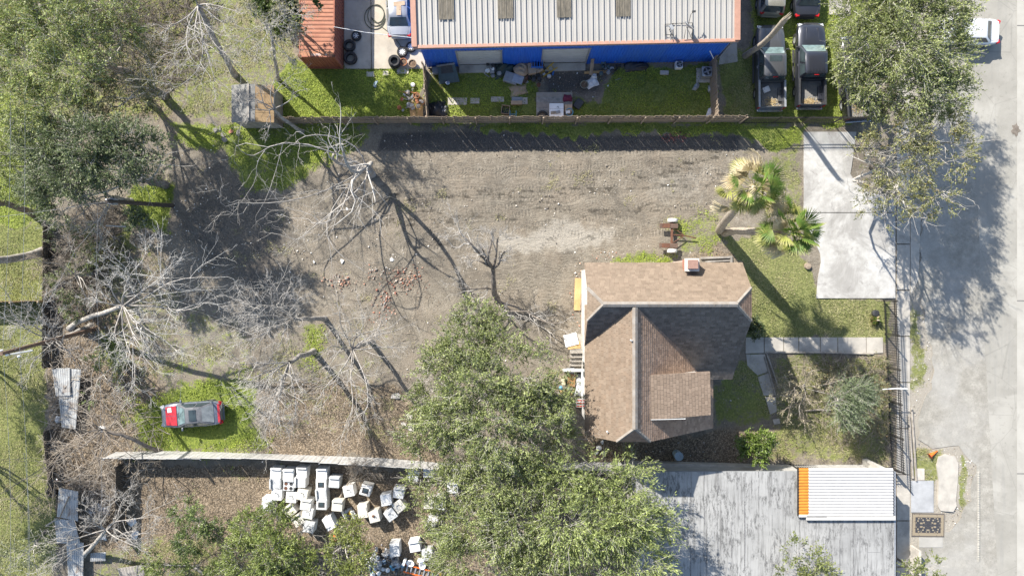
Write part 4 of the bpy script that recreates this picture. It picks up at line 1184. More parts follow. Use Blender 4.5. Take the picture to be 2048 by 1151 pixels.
def sprout(Pt, Rd, n, lf, spread, up, K, rng, tmin=.25, rf=.6, rmin=.009, wig=.16, lmin=.15):
    B, k, _ = Pt.shape
    t = rng.uniform(tmin, 1, (B, n)); t[:, 0] = .985
    x = t*(k-1); i = np.minimum(x.astype(int), k-2); f = (x-i)[..., None]
    bi = np.arange(B)[:, None]
    A = Pt[bi, i]; Bq = Pt[bi, i+1]; pos = A*(1-f)+Bq*f
    tan = unit(Bq-A)
    v = rng.normal(0, 1, (B, n, 3)); v -= (v*tan).sum(-1, keepdims=True)*tan; v = unit(v)
    ang = spread*rng.uniform(.45, 1.25, (B, n))[..., None]; ang[:, 0] *= .4
    d = unit(np.cos(ang)*tan+np.sin(ang)*v+np.array([0, 0, up]))
    pl = np.linalg.norm(np.diff(Pt, axis=1), axis=-1).sum(1)[:, None]
    L = np.maximum(lf*pl*(1.05-.5*t)*rng.uniform(.6, 1.3, (B, n)), lmin)[..., None]
    s = np.linspace(0, 1, K)
    c = rng.normal(0, wig, (B, n, 3))*L; c2 = rng.normal(0, wig*.4, (B, n, 3))*L
    Q = pos[:, :, None]+d[:, :, None]*L[:, :, None]*s[None, None, :, None]+c[:, :, None]*(s**2)[None, None, :, None]+c2[:, :, None]*np.sin(s*6.28)[None, None, :, None]
    r0 = np.maximum((Rd[bi, i]*(1-f[..., 0])+Rd[bi, i+1]*f[..., 0])*rf, rmin)
    R2 = r0[..., None]*(1-.62*s)[None, None]
    return Q.reshape(-1, K, 3), np.maximum(R2.reshape(-1, K), rmin*.7)

def leaf_cards(B, D, rng, l, w, c0, c1, hue=None, upb=.5, yellow=0.0, ycol=(.36, .30, .08)):
    n = len(B)
    d = unit(D+rng.normal(0, .55, (n, 3)))
    nrm = unit(rng.normal(0, .7, (n, 3))+np.array([0, 0, upb]))
    sd = unit(np.cross(d, nrm))
    V, F = quads(B, d, sd, rng.uniform(.7, 1.3, n)*l, rng.uniform(.7, 1.3, n)*w)
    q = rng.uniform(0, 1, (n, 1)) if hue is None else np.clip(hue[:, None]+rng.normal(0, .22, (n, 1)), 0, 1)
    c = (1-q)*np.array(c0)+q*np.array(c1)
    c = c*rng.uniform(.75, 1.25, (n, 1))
    if yellow:
        k = rng.uniform(0, 1, n) < yellow; c[k] = np.array(ycol)*rng.uniform(.7, 1.2, (k.sum(), 1))
    return V, F, c

def arr(p): return np.array([p[0], p[1], p[2]])
def bare_tree(label, trunk, limbs, r0, seed, n=(7, 6, 5), lf=(.55, .55, .5), spread=.85, up=.12, twig=None, bark=None, name='bare_tree', cat='tree', group='bare leafless trees', wob=.06, leaves=0, lc=((.12, .14, .05), (.26, .25, .1)), ll=(.12, .06), r1=None, rl=.34, twr=.0075, tall=None):
    rng = np.random.default_rng(seed)
    base = P(trunk[0][0], trunk[0][1])
    t = thing(name, label, cat, base, group=group)
    o = arr(base)
    tp = np.array([arr(P(*q))-o for q in trunk]); tp[0, 2] = -.05
    # smooth trunk
    K = 10; s = np.linspace(0, len(tp)-1, K); i = np.minimum(s.astype(int), len(tp)-2); f = (s-i)[:, None]
    T = tp[i]*(1-f)+tp[i+1]*f
    T[1:-1] = T[1:-1]*.6+(T[:-2]+T[2:])*.2
    T[1:-1] += rng.normal(0, r0*.18, (K-2, 3))
    r1 = r1 or r0*.62
    tr = np.linspace(r0, r1, K); tr[0] *= 1.35
    npmesh('trunk', *tubes_np(T[None], tr[None], 9), bark or M_BARKG, t, smooth=True)
    LP = []; LR = []
    for q in limbs:
        e = arr(P(*q[:3]))-o
        st = T[-1] if len(q) < 4 else T[min(K-1, int(q[3]*(K-1)))]
        LP.append(curve_pts(st, e, 9, wob, rng, .05)); fq = 1.0 if tall is None else (1.9 if q[2] >= tall else .6)
        LR.append(np.linspace(r1*rl*fq*(1.25 if len(q) < 4 else 1.0), max(.02, r1*.13*(1 if fq <= 1 else 3)), 9))
    LP = np.array(LP); LR = np.array(LR)
    npmesh('limbs', *tubes_np(LP, LR, 6), bark or M_BARKG, t, smooth=True)
    a1 = sprout(LP, LR, n[0], lf[0], spread, up, 6, rng, .2, .55, twr*1.3)
    a2 = sprout(*a1, n[1], lf[1], spread, up*.7, 5, rng, .2, .6, twr*1.1)
    a3 = sprout(*a2, n[2], lf[2], spread, up*.5, 4, rng, .15, .7, twr)
    V, F = join([tubes_np(*a1, 4), tubes_np(*a2, 3), tubes_np(*a3, 3)])
    V[:, 2] = np.maximum(V[:, 2], .02)
    npmesh('twigs', V, F, twig or M_TWIG, t)['kind'] = 'stuff'
    if leaves:
        k = rng.integers(0, len(a3[0]), leaves); j = rng.integers(1, 4, leaves)
        B = a3[0][k, j]; D = a3[0][k, 3]-a3[0][k, 0]
        V, F, c = leaf_cards(B+rng.normal(0, .05, B.shape), unit(D), rng, ll[0], ll[1], *lc)
        V[:, 2] = np.maximum(V[:, 2], .02)
        npmesh('foliage', V, F, M_LEAF, t, col=c)['kind'] = 'stuff'
    return t

def leafy(label, base, lobes, dens, seed, c0, c1, ll=(.135, .058), per=15, sl=.75, name='evergreen_tree', cat='tree', group=None, trunk_r=.28, flat=.72, clump=.5, wind=(0, 0, 0), yellow=0.0, ycol=(.36, .30, .08), twig=None, inner=.45, upb=.5, trunks=1, limbr=.06):
    rng = np.random.default_rng(seed)
    b = P(*base); t = thing(name, label, cat, b, group=group); o = arr(b)
    C = [(arr(P(px, py, z))-o, r) for px, py, z, r in lobes]
    cen = np.mean([c for c, r in C], 0); zlow = min(c[2] for c, r in C)
    fork = np.array([cen[0]*.45, cen[1]*.45, max(.25, zlow*.45)])
    T = np.stack([np.linspace(0, 1, 8)]*3, 1)*fork; T[0, 2] = -.05
    T[1:-1] += rng.normal(0, trunk_r*.25, (6, 3))
    tr = np.linspace(trunk_r*1.2, trunk_r*.75, 8)
    npmesh('trunk', *tubes_np(T[None], tr[None], 9), M_BARK, t, smooth=True)
    LP = np.array([curve_pts(T[-1 if i % 3 else -3], c-np.array([0, 0, r*.2]), 8, .07, rng, .05) for i, (c, r) in enumerate(C)])
    LR = np.tile(np.linspace(limbr*1.4, limbr*.4, 8), (len(C), 1))
    a1 = sprout(LP, LR, 8, .45, .9, .15, 5, rng, .45, .6, .012)
    a2 = sprout(*a1, 4, .6, .8, .1, 4, rng, .3, .6, .009)
    npmesh('branches', *join([tubes_np(LP, LR, 6), tubes_np(*a1, 4), tubes_np(*a2, 3)]), twig or M_TWIG, t)
    SB = []; SD = []; H = []
    for c, r in C:
        n = int(dens*1.35*math.pi*r*r)
        d = unit(rng.normal(0, 1, (n, 3))); d[:, 2] = np.where(d[:, 2] < -.25, -d[:, 2], d[:, 2])
        rad = r*(inner+(1-inner)*rng.uniform(0, 1, n)**.55)
        # uneven outline
        bump = 1+.20*np.sin(d[:, 0]*5+seed)*np.sin(d[:, 1]*6+c[0])+.14*np.sin(d[:, 0]*11+d[:, 1]*9+c[1])
        p = c+d*(rad*bump)[:, None]*np.array([1, 1, flat])
        nz = vnoise(p[:, 0]+p[:, 2]*.6, p[:, 1]-p[:, 2]*.6, seed+77, 9, 2.6)
        k = nz > (-.85+clump*rng.uniform(.4, 1.2, n))
        SB.append(p[k]); SD.append(unit(d[k]*np.array([1, 1, .6])+rng.normal(0, .45, (k.sum(), 3))+np.array([0, 0, .12])+np.array(wind)))
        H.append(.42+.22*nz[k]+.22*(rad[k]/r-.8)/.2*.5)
    SB = np.concatenate(SB); SD = np.concatenate(SD); H = np.concatenate(H)
    m = len(SB)
    L = sl*rng.uniform(.5, 1.25, m)
    s = rng.uniform(0, 1, (m, per))
    B = SB[:, None]+SD[:, None]*(s*L[:, None])[..., None]+rng.normal(0, .045, (m, per, 3))
    D = np.repeat(SD[:, None], per, 1); Hh = np.repeat(H[:, None], per, 1)
    B = B.reshape(-1, 3); B[:, 2] = np.maximum(B[:, 2], .05)
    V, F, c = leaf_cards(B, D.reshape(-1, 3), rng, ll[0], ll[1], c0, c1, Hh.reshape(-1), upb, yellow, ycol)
    npmesh('crown', V, F, M_LEAF, t, col=c)['kind'] = 'stuff'
    # fine spray stems
    k = rng.uniform(0, 1, m) < .5
    st = np.linspace(-.35, 1, 4)[None, :, None]
    Q = SB[k][:, None]+SD[k][:, None]*L[k][:, None, None]*st
    Q[..., 2] = np.maximum(Q[..., 2], .03)
    npmesh('twigs', *tubes_np(Q, np.tile(np.linspace(.013, .006, 4), (len(Q), 1)), 3), twig or M_TWIG, t)['kind'] = 'stuff'
    return t

OAK0, OAK1 = (.05, .075, .022), (.37, .415, .155)
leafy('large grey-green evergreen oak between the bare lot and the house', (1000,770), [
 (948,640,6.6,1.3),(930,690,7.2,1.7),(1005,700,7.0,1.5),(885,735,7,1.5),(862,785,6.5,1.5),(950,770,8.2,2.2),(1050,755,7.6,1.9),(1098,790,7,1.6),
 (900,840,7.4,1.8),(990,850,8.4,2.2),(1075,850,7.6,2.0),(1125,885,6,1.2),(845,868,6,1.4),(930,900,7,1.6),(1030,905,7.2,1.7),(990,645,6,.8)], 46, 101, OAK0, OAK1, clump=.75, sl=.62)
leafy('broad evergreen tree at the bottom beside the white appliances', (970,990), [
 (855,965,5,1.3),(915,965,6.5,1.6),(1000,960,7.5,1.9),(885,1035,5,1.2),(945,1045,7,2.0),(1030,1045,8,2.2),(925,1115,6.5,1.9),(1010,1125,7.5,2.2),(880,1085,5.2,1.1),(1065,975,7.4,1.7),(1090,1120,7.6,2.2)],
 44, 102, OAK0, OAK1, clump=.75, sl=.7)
leafy('feathery light green tree overhanging the silver flat roof', (1170,1000), [
 (1120,965,7.2,1.8),(1195,960,7.2,1.5),(1255,985,7.6,1.5),(1145,1050,8.2,2.1),(1235,1055,8,1.9),(1300,1050,7.2,1.4),(1180,1130,8,2.1),(1270,1120,7.6,1.8),(1320,1095,6.4,1.0),(1230,1170,7,1.6),(1265,935,6.2,.9)],
 44, 103, (.065, .098, .028), (.42, .48, .17), clump=.9, sl=1.0, ll=(.21, .05), wind=(.15, -.1, .2), per=14)
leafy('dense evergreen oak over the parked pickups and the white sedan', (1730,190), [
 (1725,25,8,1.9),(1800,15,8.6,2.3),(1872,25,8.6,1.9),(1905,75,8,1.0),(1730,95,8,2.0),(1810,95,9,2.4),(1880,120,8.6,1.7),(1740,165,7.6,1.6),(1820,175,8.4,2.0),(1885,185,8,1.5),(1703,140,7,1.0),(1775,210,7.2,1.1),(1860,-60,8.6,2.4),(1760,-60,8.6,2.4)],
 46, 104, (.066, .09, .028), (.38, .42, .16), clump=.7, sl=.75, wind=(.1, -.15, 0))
leafy('sparse yellow-green oak with pale limbs over the sidewalk and drive', (1745,330), [
 (1765,275,7.2,1.2),(1820,262,8,1.4),(1880,258,8,1.3),(1905,320,8,1.2),(1845,325,8,1.2),(1775,335,7.4,1.1),(1872,395,7.8,1.1),(1835,435,7.2,.8),(1755,385,6.6,.9),(1915,285,8,.9),(1800,385,7.4,.9),(1740,300,6.6,.9),(1735,405,7.2,.8),(1770,430,6.8,.7)],
 27, 105, (.075, .09, .03), (.36, .36, .15), clump=1.0, sl=.6, yellow=.07, ycol=(.32, .24, .08), limbr=.075)
YG0, YG1 = (.10, .135, .035), (.42, .475, .16)
leafy('sparse yellow-green tree filling the top left corner', (260,150), [
 (45,35,8,2.0),(125,55,8.5,2.0),(60,125,8,1.9),(150,140,8,1.8),(40,200,7.5,1.7),(115,215,7.5,1.7),(190,95,8,1.5),(-20,90,8,2.0),(90,-30,8.5,2.2),(190,20,8,1.4),(250,60,7,1.2),(230,-20,8,1.6)], 46, 106, YG0, YG1, clump=1.1, sl=.8, twig=M_TWIG, yellow=.05)
leafy('thin olive tree behind the upper left fence line', (330,190), [
 (230,140,6.5,1.2),(270,170,6.5,1.3),(310,190,6,1.0),(240,70,7,1.1),(205,200,6.5,1.2),(180,235,6,1.2),(290,120,6,1.0)], 30, 107, (.07, .085, .03), (.28, .27, .12), clump=1.1, sl=.8, yellow=.1)
leafy('dark grey-green evergreen tree in the upper left of the lot', (330,370), [
 (110,290,7.5,1.5),(180,300,8,1.7),(250,292,8,1.5),(302,300,7.4,1.2),(150,352,7.4,1.5),(95,345,7,1.2),(225,345,7.6,1.4),(70,300,6.6,1.1),(290,340,6.6,1.0),(200,270,8,1.3),(120,400,6.5,1.2),(75,380,6,1.0)], 60, 108, (.04, .062, .024), (.24, .285, .13), clump=.8, sl=.65)
leafy('light green scrub tree on the left edge under the wires', (110,330), [(30,290,5,1.3),(15,360,5,1.3),(60,250,5.5,1.3),(70,390,4.2,1.0),(-20,330,5.5,1.6)], 26, 109, YG0, YG1, clump=1.0)
leafy('dark glossy evergreen tree beside the rusty container', (590,80), [(560,-5,6,1.3),(600,8,5.6,1.0),(580,-50,6.5,1.8),(540,30,5.4,.8),(570,45,6,.8)], 48, 110, (.03, .05, .015), (.15, .20, .05), clump=.6, sl=.5, ll=(.2, .1))
leafy('grey-green shrub standing alone in the leaf litter at lower left', (400,1035), [(368,1020,2.2,.75),(402,1042,2.8,1.0),(380,1082,2.4,.9),(425,1060,2.4,.7)], 62, 111, (.06, .095, .024), (.26, .33, .11), name='shrub', cat='shrub', trunk_r=.09, limbr=.03, clump=.6, sl=.5)
leafy('broad green shrub tree in front of the left appliances', (560,1075), [(500,1055,3.2,1.1),(550,1035,3.2,1.1),(612,1055,2.8,.75),(545,1105,3.8,1.5),(485,1115,3.2,1.2),(592,1115,3.2,1.2),(530,1160,3.6,1.5),(600,1165,3.2,1.2)], 58, 112, (.07, .105, .022), (.33, .39, .11), name='shrub_tree', cat='tree', trunk_r=.12, limbr=.04, clump=.7, sl=.55)
leafy('yellow-green shrub tree beside the junk heap at the bottom', (690,1080), [(700,1060,2.8,.8),(680,1105,3.2,1.1),(722,1105,2.8,.85),(645,1140,3.2,1.1),(700,1155,3.2,1.1)], 56, 113, (.08, .11, .024), (.37, .41, .11), name='shrub_tree', cat='tree', trunk_r=.1, limbr=.035, clump=.7, sl=.5)
leafy('low green thicket along the bottom edge at lower left', (390,1130), [(330,1148,2.2,.9),(395,1130,2.4,1.0),(445,1140,2.4,1.0),(300,1120,1.6,.6),(420,1170,2.4,1.1)], 48, 114, (.06, .088, .02), (.28, .34, .10), name='shrub', cat='shrub', trunk_r=.08, limbr=.03, clump=.8, sl=.5)
leafy('pale grey-green scrub in the bottom left corner', (90,1060), [(35,1105,4,1.0),(75,1095,4,.8),(10,1140,4,1.2),(70,1145,4,1.1)], 26, 115, (.09, .11, .05), (.30, .32, .18), name='shrub_tree', cat='tree', trunk_r=.09, limbr=.03, clump=1.1)
leafy('young open-crowned tree poking above the silver roof at the bottom', (1572,1174), [(1590,1100,5.2,.7),(1625,1122,5.2,.8),(1580,1145,5,.85),(1645,1150,5,.7),(1610,1165,5.2,.9)], 34, 116, (.07, .095, .03), (.27, .30, .10), trunk_r=.09, limbr=.03, clump=1.0, sl=.5, ll=(.15, .07))
leafy('small green tree at the bottom edge beside the sidewalk', (1790,1115), [(1828,1142,3.2,.7),(1868,1135,3.2,.7),(1850,1165,3.4,.9)], 36, 117, (.07, .095, .03), (.27, .30, .10), trunk_r=.08, limbr=.03, clump=1.0, sl=.5, ll=(.15, .07))
leafy('bright green rounded shrub near the silver roof north edge', (1490,880), [(1498,885,2.2,.65),(1526,882,2.4,.65),(1515,908,2.2,.6),(1482,902,1.8,.42),(1545,895,1.8,.4)], 80, 118, (.05, .085, .014), (.22, .30, .06), name='shrub', cat='shrub', trunk_r=.06, limbr=.025, clump=.5, sl=.38, ll=(.15, .07))
leafy('feathery grey-green weeping shrub in the front garden', (1655,785), [(1680,800,2.8,.85),(1712,785,3,.75),(1690,832,2.6,.6),(1722,810,2.8,.65)], 62, 119, (.07, .10, .05), (.27, .32, .17), name='weeping_shrub', cat='shrub', trunk_r=.06, limbr=.03, clump=.4, sl=1.0, ll=(.2, .028), per=22, wind=(.9, -.15, -.1))
leafy('olive brush growing along the iron fence in the front garden', (1738,810), [(1750,735,1.1,.6),(1755,780,1.2,.7),(1752,830,1.2,.7),(1745,870,1.0,.55),(1700,740,.9,.6),(1640,735,.9,.6)], 30, 120, (.06, .075, .03), (.24, .23, .12), name='brush', cat='shrub', trunk_r=.03, limbr=.018, clump=1.1, sl=.5, twig=M_TWIGB, yellow=.15, ycol=(.3, .2, .1))
leafy('small blue-green shrub beside the dark utility pole', (285,440), [(268,432,1.4,.55),(284,442,1.3,.45),(262,446,1.1,.4)], 70, 121, (.055, .085, .045), (.22, .28, .15), name='shrub', cat='shrub', trunk_r=.04, limbr=.02, clump=.5, sl=.4)
leafy('olive thicket inside the left fence above the tin sheets', (150,560), [(130,470,2.2,.9),(165,520,2.0,.9),(130,570,2.4,.9),(180,590,1.6,.7),(200,470,1.8,.8),(150,620,1.8,.7)], 34, 123, (.05, .075, .024), (.24, .28, .11), name='shrub', cat='shrub', trunk_r=.06, limbr=.025, clump=1.0, sl=.5)
leafy('low green shrubs growing through the brush heap right of the long tin sheet', (205,750), [(190,720,1.2,.6),(215,760,1.3,.7),(185,790,1.1,.55),(240,720,.9,.5)], 34, 124, (.05, .078, .022), (.25, .31, .10), name='shrub', cat='shrub', trunk_r=.04, limbr=.02, clump=1.0, sl=.45)
leafy('dark low bush at the house corner by the garden walk', (1505,655), [(1512,660,.9,.5),(1505,648,.8,.4)], 70, 122, (.03, .05, .02), (.12, .16, .06), name='shrub', cat='shrub', trunk_r=.03, limbr=.015, clump=.5, sl=.3)

leafy('tall evergreen beyond the left edge shading the lower lawn', (-125,865), [(-150,870,6,1.8),(-190,840,7,2.0),(-230,890,7,2.0),(-140,920,5.5,1.4),(-200,930,6.5,1.8)], 40, 130, OAK0, OAK1, clump=.7)
leafy('evergreen beyond the left edge shading the middle lawn', (-150,640), [(-190,640,6,1.4),(-230,610,6.5,1.5),(-220,680,6,1.3)], 40, 131, OAK0, OAK1, clump=.7)
bare_tree('gnarled bare tree with two thick leaning limbs at the edge of the green strip', [(742,350,0),(738,340,1.0),(732,333,1.8)],
 [(475,405,5,.9),(622,445,5),(688,515,4.2),(588,290,5),(676,300,7.2),(686,303,9.4),(602,475,4.4),(480,300,5.5)], .3, 201, n=(4, 4, 3), bark=M_BARKG, twig=M_TWIG, wob=.10, r1=.2, rl=.34, tall=7)
bare_tree('dark-barked bare tree standing between the oak and the house', [(1008,616,0),(992,596,.9),(985,565,2.3),(986,535,3.2)],
 [(958,490,4.4),(982,462,4.8),(912,465,4.8),(1015,500,4.2),(1000,470,4.6),(925,572,3.0,.4),(1062,622,2.8,.25),(1120,645,2.4,.25),(940,520,4.2)], .24, 202, n=(7, 6, 5), bark=M_BARK, twig=M_TWIG, wob=.08, rl=.55)
bare_tree('bare tree with pale drooping crown below the middle of the lot', [(628,702,0),(604,710,3.0),(578,724,4.8)],
 [(480,728,7.4),(498,792,8),(535,850,8),(588,835,6.8),(604,782,6.4),(558,800,8.6),(520,820,8.2),(505,760,8),(560,850,7.6)], .2, 203, n=(8, 6, 3))
bare_tree('bare tree with pale tangled crown left of the small green patch', [(650,637,0),(616,637,2.8),(585,638,4.6)],
 [(478,600,7.2),(490,655,7.4),(540,565,7),(602,578,6.2),(520,640,8),(560,690,6.6),(472,690,7.2),(500,620,7.8),(590,600,6.4)], .18, 204, n=(8, 6, 3))
bare_tree('bare tree with radiating pale limbs in front of the brick rubble', [(743,683,0),(722,690,2.6),(706,698,4.2)],
 [(700,830,7),(640,795,6.6),(762,650,6),(722,625,6.4),(648,700,7),(795,695,5.2),(680,620,6.6),(735,815,6.6),(700,760,7.6),(815,650,5)], .18, 205, n=(7, 6, 3))
bare_tree('bare tree with leaning trunk and silvery crown at left of the lot', [(140,656,0),(154,642,1.6),(205,625,3.8),(246,611,5)],
 [(435,555,7),(400,612,6.4),(268,762,7),(312,742,6.4),(352,700,6.4),(198,540,6.4),(292,505,6.6),(238,690,6.4),(178,598,5.8),(335,545,7),(258,560,7),(300,640,7.2)], .2, 206, n=(8, 6, 3), twig=mat('twig_silver', (.62, .60, .56), (.42, .40, .37), 2, .85))
bare_tree('bare tree spreading over the left fence beside the pole', [(182,650,0),(150,666,1.8),(110,680,3.4)],
 [(28,640,6.4),(40,702,6.4),(60,742,5.8),(112,628,5.4),(150,722,4.4),(88,600,5.8),(20,600,6.2),(90,660,6.5)], .2, 207, n=(7, 6, 3))
bare_tree('tall bare tree with long pale fanned limbs at the top', [(470,150,0),(432,84,4),(396,12,7)],
 [(360,172,7.8),(430,162,7.2),(480,142,6.4),(390,125,8.2),(330,62,8.2),(455,45,7.2),(380,-45,9),(470,22,7.4),(410,100,8.5)], .2, 208, n=(7, 6, 3), bark=M_BARKG)
bare_tree('fine-twigged bare tree at the top left of the container', [(556,160,0),(548,104,4),(540,52,7)],
 [(500,20,8.2),(590,62,7),(520,112,7),(580,122,6),(560,20,8),(605,30,8),(480,92,7),(535,70,8.4)], .12, 209, n=(8, 7, 5), leaves=1500, lc=((.14, .15, .06), (.32, .30, .13)))
bare_tree('small bare tree leaning over the garden shed roof', [(604,264,0),(566,238,2.2),(548,218,3.8)],
 [(488,236,5.2),(500,198,5.2),(582,152,4.6),(560,140,5),(530,272,4.2),(602,180,4.4),(520,180,5.4)], .14, 210, n=(5, 4, 4), wob=.1)
bare_tree('bare grey tree with spreading limbs above the lower left tin sheets', [(165,1112,0),(190,1086,2.2),(212,1058,3.6)],
 [(302,1028,5.2),(272,1092,5.2),(250,1000,5.2),(170,1020,4.8),(292,1062,5.2),(80,1132,5,.6),(100,1085,4.6),(222,1008,5.2)], .17, 211, n=(7, 6, 5))
bare_tree('dead pale tree with tangled limbs in the shaded upper left thicket', [(262,402,0),(225,394,3)],
 [(130,420,5.4),(158,472,4.4),(200,472,4.2),(180,368,5.4),(110,360,5.2),(145,440,5.4)], .2, 212, n=(8, 6, 3))
bare_tree('bare brown-twigged tree above the left fence', [(192,546,0),(152,550,2.6)],
 [(78,520,4.8),(98,582,4.8),(140,490,4.2),(172,602,3.6),(118,530,5.2)], .13, 213, n=(9, 7, 5), twig=M_TWIGB)
bare_tree('brown leafless tree sprawling over the brush in the lower left corner', [(322,905,0),(262,876,1.6),(205,858,2.4)],
 [(118,902,3.4),(168,820,3.2),(240,800,3.2),(90,985,3.6),(5,985,4.4),(205,945,3.2),(290,930,2.4),(160,880,3.6)], .15, 214, n=(7, 6, 3), twig=M_TWIGB, bark=M_BARK, wob=.1)
bare_tree('thick grey tree trunk leaning out of frame at left', [(87,503,0),(0,520,5),(-45,530,7)], [(-110,560,9),(-80,500,9),(-60,560,9)], .3, 215, n=(5, 4, 3))
bare_tree('brown tree trunk leaning out of frame above the grey one', [(66,427,0),(0,405,4.8),(-40,394,7)], [(-110,380,9),(-90,440,9)], .24, 216, n=(5, 4, 3), bark=M_BARK)
bare_tree('thin bush with pale dead leaves beside the garden walk', [(1610,768,0),(1605,772,.6)],
 [(1560,790,2.2),(1580,815,2),(1600,830,2),(1570,755,2.2),(1690,755,2.4),(1665,790,2.2),(1625,740,2),(1590,780,2.6)], .06, 217, n=(6, 5, 4), leaves=1800, lc=((.17, .16, .07), (.45, .40, .28)), twig=M_TWIGB, group='garden shrubs', name='bush', cat='shrub', twr=.009)
bare_tree('thin uprooted sapling lying against the white appliances', [(672,1005,.0),(700,960,.9)], [(735,925,2.2),(722,930,2.4),(745,945,2.0),(715,940,2.4)], .07, 218, n=(7, 6, 5), twig=M_TWIGB, bark=M_TWIGB, name='sapling', cat='tree')

# brush heaps: tangled cut branches
def brush(label, zone, n, seed, m, hmax=.7, lmax=2.2, r=.014):
    rng = np.random.default_rng(seed); z = np.array(zone)
    px = rng.uniform(z[:, 0].min(), z[:, 0].max(), n*3); py = rng.uniform(z[:, 1].min(), z[:, 1].max(), n*3)
    k = poly_mask(px, py, zone, 8) > rng.uniform(.2, .8, n*3); px, py = px[k][:n], py[k][:n]
    c = np.stack([(px-1024)/S, (575.5-py)/S, rng.uniform(.02, hmax, len(px))], 1)
    d = unit(np.stack([rng.normal(0, 1, len(px)), rng.normal(0, 1, len(px)), rng.normal(0, .18, len(px))], 1))
    L = rng.uniform(.5, lmax, len(px))[:, None, None]
    s = np.linspace(-.5, .5, 5)[None, :, None]
    Q = c[:, None]+d[:, None]*L*s+rng.normal(0, .1, (len(px), 1, 3))*L*(s**2)*2
    Q[..., 2] = np.maximum(Q[..., 2], .03)
    rd = np.tile(np.linspace(1, .5, 5), (len(px), 1))*r*rng.uniform(.6, 2.2, (len(px), 1))
    a = sprout(Q, rd, 4, .35, .8, .05, 4, rng, .2, .6, .009)
    a[0][..., 2] = np.maximum(a[0][..., 2], .03)
    o = npmesh('brush_heap', *join([tubes_np(Q, rd, 4), tubes_np(*a, 3)]), m)
    return tag(o, label, 'brush', kind='stuff')
brush('tangled cut branches heaped inside the lower left corner', [(98,655),(200,650),(262,765),(335,850),(325,905),(250,1010),(98,955)], 520, 301, mat('twig_greybrown', (.42, .375, .32), (.24, .21, .175), 2, .85))
brush('dark dead sticks heaped below the upper left thicket', [(150,420),(245,400),(240,520),(190,640),(110,640),(110,520)], 700, 302, M_TWIGD)
brush('dry sticks strewn below the white fence at lower left', [(110,930),(245,930),(230,1075),(160,1060)], 420, 303, M_TWIGB, .3)
brush('dry stalks strewn in the front garden', [(1545,712),(1785,712),(1785,900),(1690,900),(1600,850),(1560,790)], 520, 304, M_TWIGB, .3, 1.4, .008)
brush('dead twigs strewn under the bare tree at the top left', [(160,-10),(440,-10),(400,150),(260,200),(180,120)], 700, 305, M_TWIGD, .5)
brush('scattered sticks lying on the cleared dirt', [(420,300),(860,300),(860,880),(520,880)], 130, 306, M_TWIGB, .05, 1.2, .01)

# ------------------------------------------------------------------ palms
def fan(rng, l, spread, nseg, droop):
    """a fan-palm leaf blade: separate pointed leaflets from one point, in local x-forward"""
    V = []; F = []
    for i in range(nseg):
        a = -spread+2*spread*i/(nseg-1)+rng.normal(0, .03)
        L = l*(.72+.28*math.cos(a*.8))*rng.uniform(.88, 1.08)
        d = np.array([math.cos(a), math.sin(a), 0]); s = np.array([-math.sin(a), math.cos(a), 0])
        w = L*.5*spread*2/nseg*.62
        k = len(V); dz = -droop*L
        V += [d*.02, d*L*.55+s*w+np.array([0, 0, .03+dz*.2]), d*L*.55-s*w+np.array([0, 0, -.01+dz*.2]), d*L*.95+s*w*.25+np.array([0, 0, dz*.8]), d*L*1.02-s*w*.2+np.array([0, 0, dz])]
        F += [(k, k+2, k+1), (k+1, k+2, k+3), (k+2, k+4, k+3)]
    return V, F
FR = {}
def frond_mesh(seed, kind, m):
    key = (seed, kind)
    if key in FR: return FR[key]
    rng = np.random.default_rng(seed)
    V, F = fan(rng, .95, {'g': 1.75, 'y': 1.5, 'd': 1.25}[kind], 26, {'g': .12, 'y': .3, 'd': .5}[kind])
    V = [(v[0], v[1], v[2]) for v in V]
    me = bpy.data.meshes.new('frond'); me.from_pydata(V, [], F); me.materials.append(m); FR[key] = me
    return me
def frond_mat(name, a, b, c):
    t = NT(name); v = t.co('Object')
    g = t.n('ShaderNodeVectorMath', operation='LENGTH'); t.l(v, g.inputs[0])
    col = t.ramp(t.math('ADD', g.outputs['Value'], t.math('MULTIPLY', t.math('SUBTRACT', t.noise(v, 5, 3), .5), .5)), [(.15, a), (.6, b), (1.0, c)])
    t.out(col, .55, 0, None, .4)
    tr = t.n('ShaderNodeBsdfTranslucent'); t.l(col, tr.inputs[0])
    ms = t.n('ShaderNodeMixShader'); ms.inputs[0].default_value = .3
    t.l(t.b.outputs[0], ms.inputs[1]); t.l(tr.outputs[0], ms.inputs[2]); t.l(ms.outputs[0], t.t.nodes['Material Output'].inputs[0])
    return t.m
FM = {'g': frond_mat('frond_green', (.20, .26, .06), (.10, .18, .03), (.30, .30, .10)),
      'y': frond_mat('frond_yellow', (.24, .27, .06), (.33, .34, .09), (.48, .43, .21)),
      'd': frond_mat('frond_tan', (.34, .27, .13), (.55, .46, .28), (.62, .54, .38))}
M_PALMT = mat('palm_trunk', (.40, .35, .28), (.22, .185, .145), 4, .9, bump=.8, bscale=9, stretch=(1, 1, 2.5), stain=(.13, .11, .09), sscale=2)
